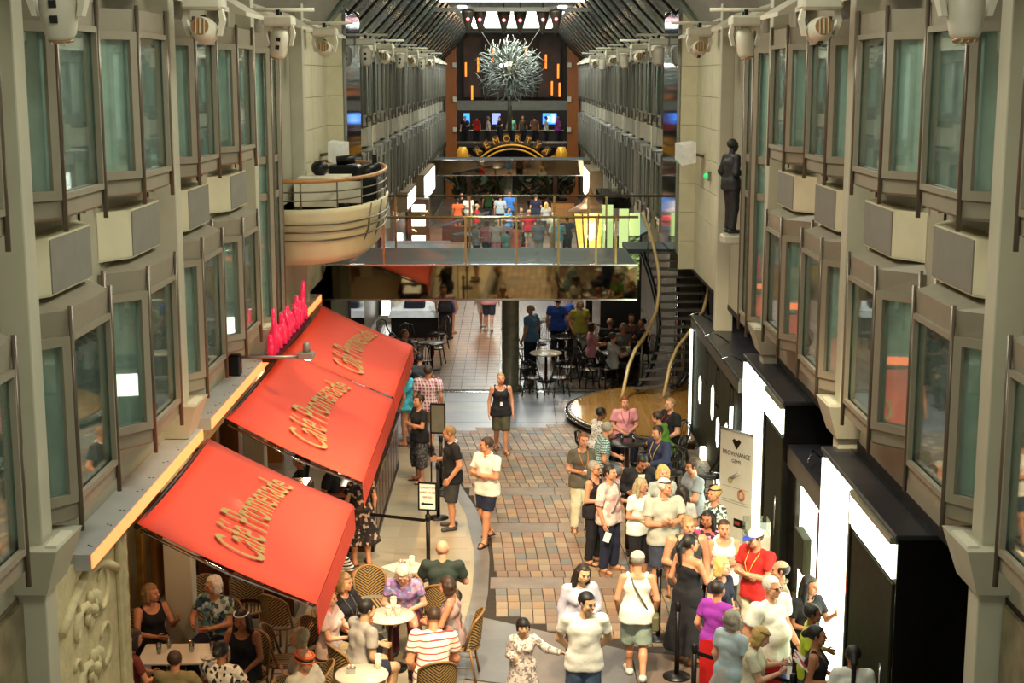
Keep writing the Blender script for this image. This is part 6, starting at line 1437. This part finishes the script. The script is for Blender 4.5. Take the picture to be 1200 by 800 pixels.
sitc('person in an orange and black headband holding up a phone', (-2.35, 15.61, 0.00), 58, 'cane chair of the person with the orange headband', h=1.68, skin=1, hair=('bald', 'sandy'), top=('tee', C_('grey_tee', '#b4b2a4'), 1.1), bottom=('shorts', TAN), arms=('phone', 'phone'), head=(0, 10), extra=[band('orange_band', .036), band('black_shoe', .018), band('orange_band', .002), hold('phone', 'glowing phone held up by the person in the orange headband', 'phone', (.08, .012, .15), glow('phone_screen', '#5a8ae0', 1.6), 'LR', (0, -.03, .05), (-.35, 0, 0))], hands=('grip', 'grip'))
sitc('short-haired blonde person in a pale pink shirt with glowing magenta beads', (-2.22, 17.19, 0.00), 72, 'cane chair of the person with magenta beads', h=1.64, sex='f', skin=0, hair=('short', 'sandy'), top=('tee', C_('pale_pink', '#c8b4b0'), 1.1), bottom=('trousers', TAN), arms=('table', 'table'), extra=[lambda c: [MB().ball(c['T']((.052 * math.sin(a), .005 - .05 * math.cos(a), .305 - .012 * math.cos(a))), .013, 6, 4).build('glowing_bead', MATS['magenta_bead'], c['root']) for a in (2.2, 3.0, 3.9, -.9)]])
sitc('curly golden-haired woman in a black top at the round cafe table', (-2.14, 17.75, 0.00), 60, 'cane chair of the golden-haired woman in black', h=1.68, sex='f', fat=1.15, skin=1, hair=('curly', 'sandy'), top=('tee', BK, 1.1), bottom=('trousers', BK), arms=('table', 'lap'), head=(15, 0), extra=[lanyard('grey_bag', None)])
sitc('dark-haired man in a grey tee with white sleeves at the round cafe table', (-1.84, 16.84, 0.00), 125, 'cane chair of the man in the grey and white tee', h=1.76, skin=4, fat=1.05, hair=('short', 'black'), top=('tee', C_('heather', '#a09c94'), 1.1), bottom=('shorts', NAVY), arms=('table', 'lap'), lean=10)
sitc('white-haired woman in a purple print top with arms crossed on the round table', (-1.49, 18.60, 0.00), 0, 'cane chair of the white-haired woman in purple', h=1.66, sex='f', fat=1.15, skin=0, hair=('curly', 'white'), top=('tee', pattern('purple_print', 'floral', ('#9a78a8', '#8060a0', '#b8a0c0', '#6a80b0'), 22), 1.1), bottom=('trousers', C_('plum', '#5a2030')), arms=('tablefold', 'tablefold'), lean=24, head=(0, 12))
sitc('man in a white tee with thin red stripes seated with his back turned', (-1.06, 16.73, 0.00), -165, 'cane chair with a chevron back behind the striped tee man', h=1.78, fat=1.15, skin=1, hair=('crop', 'brown'), top=('tee', STRW, 1.15), bottom=('shorts', BK), arms=('lap', 'table'), lean=24, side=-6)
sitc('brown-haired woman in a grey and pink tank top on the right of the round table', (-0.74, 17.85, 0.00), -95, 'cane chair nearest the pavers at the right of the round table', h=1.68, sex='f', skin=1, hair=('bob', 'brown'), top=('tank', pattern('grey_pink', 'floral', ('#9a8a88', '#c09090', '#7a7070'), 16)), bottom=('shorts', NAVY), arms=('table', 'table'), lean=6, head=(-10, 5))
sitc('bald man in a dark tee with his back turned at the square table', (-1.05, 18.77, 0.00), 178, 'cane chair of the bald man in the dark tee', h=1.78, fat=1.15, skin=0, hair=('bald', 'grey'), top=('tee', C_('dark_teal', '#283630'), 1.15), bottom=('shorts', BK), arms=('table', 'table'), lean=4)
sitc('person in a black and white striped shirt behind the corner of the nearest awning', (-2.28, 19.02, 0.00), 160, 'cane chair of the person in the striped shirt', h=1.68, skin=1, hair=('short', 'brown'), top=('tee', STRBW, 1.1), bottom=('trousers', BK), arms=('table', 'table'))
for (x, y, r_, l) in ((*(-1.87, 19.14, 0.60)[:2], 20, 'empty cane chair left of the white-haired woman in purple'), (*(-4.08, 18.92, 0.80)[:2], 30, 'empty cane chair in the dark behind the white-haired woman'), (*(-3.63, 19.12, 0.80)[:2], 10, 'empty cane chair in the shade below the awning, left of two'), (*(-3.06, 18.59, 0.80)[:2], 150, 'empty cane chair in the shade below the awning, right of two'), (*(-2.85, 17.23, 0.80)[:2], 95, 'empty cane chair behind the bob-haired woman')):
    chair('cane', x, y, r_, l)
P('barista in a black top working behind the counter between the awnings', (-3.06, 22.81, 1.72), 1.72, 80, 'm', 2, 1.0, ('short', 'black'), ('tee', BK), ('trousers', BK), ('shoe', 'black_shoe'), ('bent', 'bent'), group='cafe staff behind the counter')
P('second barista with bare forearms beside the till between the awnings', (-3.32, 22.34, 1.66), 1.66, -100, 'f', 1, 1.0, ('pony', 'dark'), ('tee', BK), ('trousers', BK), ('shoe', 'black_shoe'), ('bent', 'hold'), group='cafe staff behind the counter')
def item(name, label, cat, mb, m, loc, rot=(0, 0, 0)): o = mb.build(name, m); o.location = loc; o.rotation_euler = rot; return tag(o, label, cat)
# -- under and beyond the bridge
UB = 'people in the pub beyond the bridge'
pubx = [((*(0.49, 37.73, 1.78)[:2],), 'stout man in a light blue shirt standing by the pub tables', 1.78, -120, C_('sky_shirt', '#5a86b0'), NAVY, ('balding', 'grey'), 1.3, 'stand'),
        ((*(1.88, 38.51, 1.66)[:2],), 'woman in a yellow-green top carrying a bag by the pub tables', 1.66, 20, C_('mustard', '#a89a38'), LGREY, ('bob', 'sandy'), 1.1, 'stand'),
        ((*(1.21, 39.40, 1.50)[:2],), 'man in a dark blue shirt leaning at the pub tables', 1.74, 160, C_('royal', '#1f3c8a'), NAVY, ('short', 'black'), 1.2, 'stand'),
        ((*(1.61, 40.17, 1.50)[:2],), 'person in a bright blue shirt behind the dark blue one', 1.72, 90, C_('bright_blue', '#2a50b8'), NAVY, ('short', 'brown'), 1.1, 'stand')]
for at, l, h_, rt, tm, bm_, hr, ft, lg in pubx: P(l, at, h_, rt, 'm', 1, ft, hr, ('tee', tm, 1.1), ('trousers', bm_), ('shoe', 'black_shoe'), ('down', 'relax'), lg, lod=1, group=UB)
for (at, l, rt, tm, hr, sk, sx) in (((2.15, 37.15, 1.36), 'woman in a pink tee seated at the pub tables', 100, PINK_, ('bob', 'brown'), 0, 'f'), ((2.58, 38.12, 1.38), 'broad man in a dark grey shirt seated with his back turned in the pub', 170, DKG, ('balding', 'grey'), 1, 'm'), ((2.54, 36.12, 1.36), 'woman in a white tee seated nearest the stairs rail', 110, LGREY, ('short', 'brown'), 1, 'f'), ((2.97, 37.02, 1.36), 'grey-haired woman in a grey top seated at the pub table by the stairs', -30, C_('grey_top', '#7a7a78'), ('bob', 'grey'), 1, 'f'), ((3.42, 38.24, 1.36), 'person in a black top seated beneath the stairs', -70, BK, ('short', 'dark'), 1, 'm'), ((3.21, 38.67, 1.36), 'person in a rust top seated under the landing', 0, C_('rust2', '#6a3a30'), ('short', 'brown'), 1, 'f'), ((-2.70, 36.38, 1.36), 'auburn person in a black top seated at the dark tables left of the walkway', 60, BK, ('short', 'auburn'), 1, 'f'), ((-2.12, 33.13, 1.36), 'person in a grey top seated beside the far awning corner', 170, DKG, ('short', 'dark'), 1, 'm')):
    sit(l, at, rt, ch='dark wooden pub chair of the ' + l.split(' seated')[0], h=1.7, sex=sx, skin=sk, hair=hr, top=('tee', tm, 1.1), bottom=('trousers', BK), arms=('table', 'table'), lod=1, group=UB)
BG = [(513, 392, 1.78, 'person in black trousers standing beyond the bridge, head hidden by it', BK, ('trousers', BK)), (527, 391, 1.66, 'person in bright blue shorts with bare legs beyond the bridge', C_('bright_blue', '#2a50b8'), ('short', C_('bright_blue', '#2a50b8')))]
P(BG[0][3], (-2.22, 43.25, 0.00), 1.78, 170, 'm', 1, 1.1, ('short', 'brown'), ('tee', BK), ('trousers', BK), ('shoe', 'black_shoe'), lod=1, group=UB)
P(BG[1][3], (-1.88, 43.55, 0.00), 1.66, 160, 'f', 1, 1.0, ('long', 'blonde'), ('tee', BG[1][4]), BG[1][5], ('flip', 'tan_sandal'), lod=1, group=UB)
P('person in dark shorts and white socks walking away beyond the bridge', (-0.70, 44.00, 0.00), 1.78, 175, 'm', 0, 1.15, ('short', 'grey'), ('tee', PINK_), ('bermuda', C_('slate', '#3a4050')), ('shoe', 'white_shoe'), ('down', 'down'), 'walk', lod=1, group=UB)
P('person in a pale pink top walking beside the dark shorts beyond the bridge', (-0.90, 44.62, 0.00), 1.66, 170, 'f', 0, 1.1, ('bob', 'grey'), ('tee', C_('pale_pink', '#c8b4b0')), ('bermuda', W_), ('shoe', 'white_shoe'), ('down', 'down'), 'walk', lod=1, group=UB)
tb = [((0.86, 36.54, 0.74), .42), ((2.75, 36.54, 0.74), .5), ((1.38, 38.90, 0.74), .38), ((0.79, 41.74, 0.74), .36), ((2.21, 38.64, 0.74), .38), ((-2.11, 38.00, 0.74), .36), ((-2.90, 37.75, 0.74), .34), ((2.14, 34.44, 0.74), .35)]
tl_ = ['round pub table with a pale top nearest the bridge column', 'round pub table by the stairs with two cups', 'dark pub table in the second row beyond the bridge', 'dark pub table behind the stout man', 'dark pub table in front of the yellow-green top', 'dark pub table beside the walkway left of the column', 'dark pub table near the white-clothed stand', 'small dark pub table at the stair rail']
for k, ((p, rr_), l) in enumerate(zip(tb[:7], tl_)): round_table(p, rr_, l, k > 0)
cup(tb[1][0][0] - .1, tb[1][0][1], .74, 'left white cup on the pub table by the stairs', .14, .06, lid=False); cup(tb[1][0][0] + .2, tb[1][0][1] + .05, .74, 'right white cup on the pub table by the stairs', .14, .06, lid=False)
pc = [(612, 428, 60), (625, 440, 150), (655, 440, 200), (668, 428, -60), (680, 412, -90), (640, 398, 0), (690, 430, 110), (610, 405, 60), (650, 385, 20), (670, 388, -40), (480, 398, 30), (500, 415, 165), (455, 392, 60), (515, 388, -60), (496, 420, 200), (470, 410, 120), (700, 400, 10), (660, 405, 180)]
pl_ = ['left of the pale-topped pub table', 'nearest the bridge column, back to the camera', 'before the pale-topped table, back to the camera', 'right of the pale-topped table', 'between the pale-topped table and the stair table', 'behind the pale-topped table', 'left of the stair-side table', 'against the bridge column', 'in the second row, centre', 'in the second row, right', 'at the dark tables below the white-clothed stand', 'beside the walkway, tall against the pavers', 'far left behind the awning', 'beside the black-trousered person', 'nearest the plaid-shirted man', 'between the far awning and the dark tables', 'behind the pink-topped woman', 'in the second row, back to the camera']
PC = [(0.26, 36.08, 0.50), (0.52, 34.80, 0.50), (1.14, 34.80, 0.50), (1.45, 36.08, 0.50), (1.79, 37.94, 0.50), (0.94, 39.73, 0.50), (1.91, 35.86, 0.50), (0.23, 38.81, 0.50), (1.23, 41.53, 0.50), (1.70, 41.10, 0.50), (-2.81, 39.73, 0.50), (-2.06, 37.94, 0.50), (-3.47, 40.54, 0.50), (-2.06, 41.10, 0.50), (-2.28, 36.99, 0.50), (-2.94, 38.19, 0.50), (2.33, 39.46, 0.50), (1.38, 38.81, 0.50)]
for (q, (x, y, rt), l) in zip(PC, pc, pl_): chair('pub', q[0], q[1], rt, 'empty dark pub chair ' + l)
r = thing('display_stand', 'stand draped in a white cloth with dark goods, left of the walkway', 'stand', (-2.88, 43.25, 0.00))
MB().box((-.7, -.4, 0), (.7, .4, .8)).build('body', BLACK, r)
MB().loft([[(-.78, -.5, .62), (.78, -.5, .62), (.78, .5, .62), (-.78, .5, .62)], [(-.72, -.42, .82), (.72, -.42, .82), (.72, .42, .82), (-.72, .42, .82)], [(-.3, .2, 1.0), (.4, .2, 1.0), (.4, .4, 1.0), (-.3, .4, 1.0)]]).build('cloth', mat('stand_cloth', '#c0ccd8', .7), r)
MB().box((-.3, -.3, .84), (.3, .1, 1.1), .05).build('dark_goods', NAVY, r); MB().box((-.66, .25, .82), (-.1, .4, 1.25)).build('show_card', WHITEP, r)
r = thing('partition_screen', 'blue-grey partition screen behind the white-clothed stand', 'screen', (-3.0, 47.2, 0)); MB().box((-1.2, 0, 0), (1.0, .1, 2.4)).build('panel', mat('screen_blue', '#8a9aa4', .5), r); MB().box((-1.35, -.05, 0), (-1.2, .15, 2.5)).build('post', BLACK, r)
# -- far crowd beyond the bridge
FAR = 'distant crowd beyond the footbridge'
fc = [(536, 233, 1.72, C_('orange', '#d8602a'), ('shorts', DKG), ('short', 'dark'), 200, 'person in an orange shirt at the left of the distant crowd'),
 (549, 229, 1.7, W_, ('shorts', TAN), ('short', 'ash'), 20, 'person with a straw hat and white top in the distant crowd'),
 (559, 243, 1.66, REDC, ('shorts', DKG), ('short', 'ash'), 90, 'person in a red top bending left of the distant tables'),
 (541, 226, 1.74, BK, ('trousers', BK), ('short', 'dark'), 0, 'person in black behind the orange shirt'),
 (572, 222, 1.7, C_('dgreen', '#2f5a2c'), ('trousers', BK), ('short', 'black'), 180, 'person in dark green at the back of the distant crowd'),
 (586, 229, 1.74, LBLUE, ('shorts', NAVY), ('short', 'dark'), 170, 'person in a pale striped top left of the blue shirt'),
 (597, 225, 1.82, C_('azure', '#3a7ac8'), ('shorts', NAVY), ('bald', 'grey'), 180, 'large bald man in a blue shirt in the distant crowd'),
 (596, 243, 1.7, C_('sky', '#4a9ae0'), ('shorts', W_), ('short', 'brown'), 60, 'person in a sky blue tee in front of the large bald man'),
 (620, 246, 1.8, C_('crimson', '#c01830'), ('shorts', CREAM_), ('short', 'ash'), 180, 'man in a crimson shirt and cream shorts from behind'),
 (628, 228, 1.78, NAVY, ('trousers', JEAN), ('short', 'grey'), 175, 'man in a navy shirt and cap at the back right'),
 (640, 237, 1.68, LGREY, ('trousers', DKG), ('long', 'blonde'), 190, 'long-haired blonde woman in grey in the distant crowd'),
 (631, 257, 1.7, C_('pgrey', '#8a8e9c'), ('trousers', LGREY), ('short', 'grey'), 180, 'grey-haired person in a pale grey top from behind'),
 (649, 249, 1.7, CREAM_, ('trousers', TAN), ('short', 'white'), 170, 'white-haired person in cream in the distant crowd'),
 (655, 257, 1.66, C_('aqua', '#7ab8c8'), ('trousers', W_), ('short', 'ash'), 180, 'person in an aqua top beside the cream one'),
 (664, 254, 1.74, C_('dpurple', '#3a2c40'), ('trousers', BK), ('short', 'dark'), 180, 'person in dark purple next to the lantern'),
 (571, 259, 1.66, C_('rose', '#c06a78'), ('shorts', NAVY), ('bob', 'brown'), 180, 'person in a rose top near the left tables'),
 (581, 258, 1.7, C_('pale_pink', '#c8b4b0'), ('trousers', PINK_), ('short', 'ash'), 180, 'person in pale pink near the left tables'),
 (590, 258, 1.68, C_('lilac', '#b49ab0'), ('trousers', NAVY), ('short', 'sandy'), 170, 'person in lilac in the middle of the distant crowd'),
 (604, 262, 1.64, C_('coral', '#c86a5a'), ('skirt', C_('coral', '#c86a5a'), .3), ('bob', 'dark'), 180, 'woman in a coral dress in the distant crowd'),
 (595, 271, 1.3, C_('teal_c', '#5a9a90'), ('shorts', DKG), ('short', 'black'), 180, 'child in a teal tee nearest the bridge rail'),
 (558, 262, 1.66, C_('dusk', '#8a8a94'), ('trousers', BK), ('short', 'grey'), 120, 'person in dusky grey near the tilted table'),
 (611, 243, 1.7, C_('cocoa', '#5a3c30'), ('trousers', BK), ('short', 'dark'), 0, 'person in brown between the blue tee and crimson shirt')]
FP = [(-2.68, 72.22, 1.72), (-2.21, 74.59, 1.70), (-1.67, 69.94, 1.50), (-2.59, 75.75, 1.74), (-1.28, 78.62, 1.70), (-0.60, 74.09, 1.74), (-0.13, 75.28, 1.82), (-0.16, 67.65, 1.70), (0.76, 65.20, 1.80), (1.20, 74.12, 1.78), (1.64, 70.70, 1.68), (1.12, 61.87, 1.70), (1.85, 65.05, 1.70), (1.99, 62.29, 1.66), (2.33, 62.60, 1.74), (-1.04, 61.54, 1.66), (-0.68, 61.49, 1.70), (-0.36, 61.70, 1.68), (0.14, 60.65, 1.64), (-0.18, 60.85, 1.30), (-1.48, 60.44, 1.66), (0.43, 67.65, 1.70)]
for q, (x, y, h_, tm, bt, hr, rt, l) in zip(FP, fc): P(l, q, h_, rt, 'f' if hr[0] in ('bob', 'long') else 'm', random.randrange(3), random.uniform(1, 1.25), hr, ('tee', tm, 1.2), bt, None, ('down', 'hold'), lod=2, group=FAR)
for k, (q, l) in enumerate((((-0.97, 66.81, 0.80), 'dark round table left of the distant crowd'), ((-1.98, 65.31, 0.80), 'dark round table by the white shelves'), ((0.47, 66.81, 0.80), 'dark round table in the middle of the distant crowd'))): round_table(q, .7, l, True)
r = thing('lectern', 'brown wooden cabinet at the right of the distant crowd', 'cabinet', (2.63, 76.42, 0.00)); MB().box((-.6, -.3, 0), (.6, .3, 1.2)).build('body', WOODW, r); MB().box((-.65, -.35, 1.2), (.65, .35, 1.26)).build('cabinet_top', MAHOG, r)
o = slab(MB(), (-1, 0), (1, 0), 0, .8, .05); r = thing('sloping_board', 'long dark sloping display board at the left of the distant crowd', 'board', (-2.37, 68.75, 0.00)); MB().loft([[(-1, -.3, .7), (1.3, .2, 1.3), (1.3, .5, 1.3), (-1, 0, .7)], [(-1, -.3, .8), (1.3, .2, 1.4), (1.3, .5, 1.4), (-1, 0, .8)]]).build('board', mat('board_slate', '#4a4450', .4), r); MB().box((-.9, -.2, 0), (1.2, .3, .72)).build('cabinet', MAHOG, r)
# -- people at the far bar
for k in range(9):
    tm = (BK, REDC, LGREY, NAVY, C_('teal_c', '#5a9a90'), DKG, C_('brown', '#6a4a38'), W_, PURP)[k]
    P(('person in black', 'person in red', 'person in light grey', 'person in navy', 'person in teal', 'person in dark grey', 'person in brown', 'person in white', 'person in purple')[k] + ' at the far upper bar', (-3.0 + k * .74, 94.6 + (k % 2) * .3, 3.45), 1.7, (0, 180, 90, -60, 170)[k % 5], 'mf'[k % 2], k % 3, 1.1, ('short', ('dark', 'brown', 'grey')[k % 3]), ('tee', tm), ('trousers', BK), None, ('hold', 'down'), lod=2, z=3.45, group='people at the far upper bar')
# -- statue climbing the right facade
STAT = mat('statue_dark', '#2a2a2c', .6, .1, var=.15)
P('dark life-size statue of a man standing on the right facade between windows', (3.8, 25.5), 1.62, 112, 'm', 0, 1.0, ('crop', 'black'), ('long', STAT), ('trousers', STAT), ('shoe', 'black_shoe'), ('relax', 'bent'), cat='statue', statue=STAT, z=4.93)
r = thing('statue_ledge', 'small pale ledge under the dark statue on the right facade', 'ledge', (3.95, 25.5, 4.75)); MB().box((-.3, -.25, 0), (.4, .25, .16), .03).build('plinth', PIL, r)
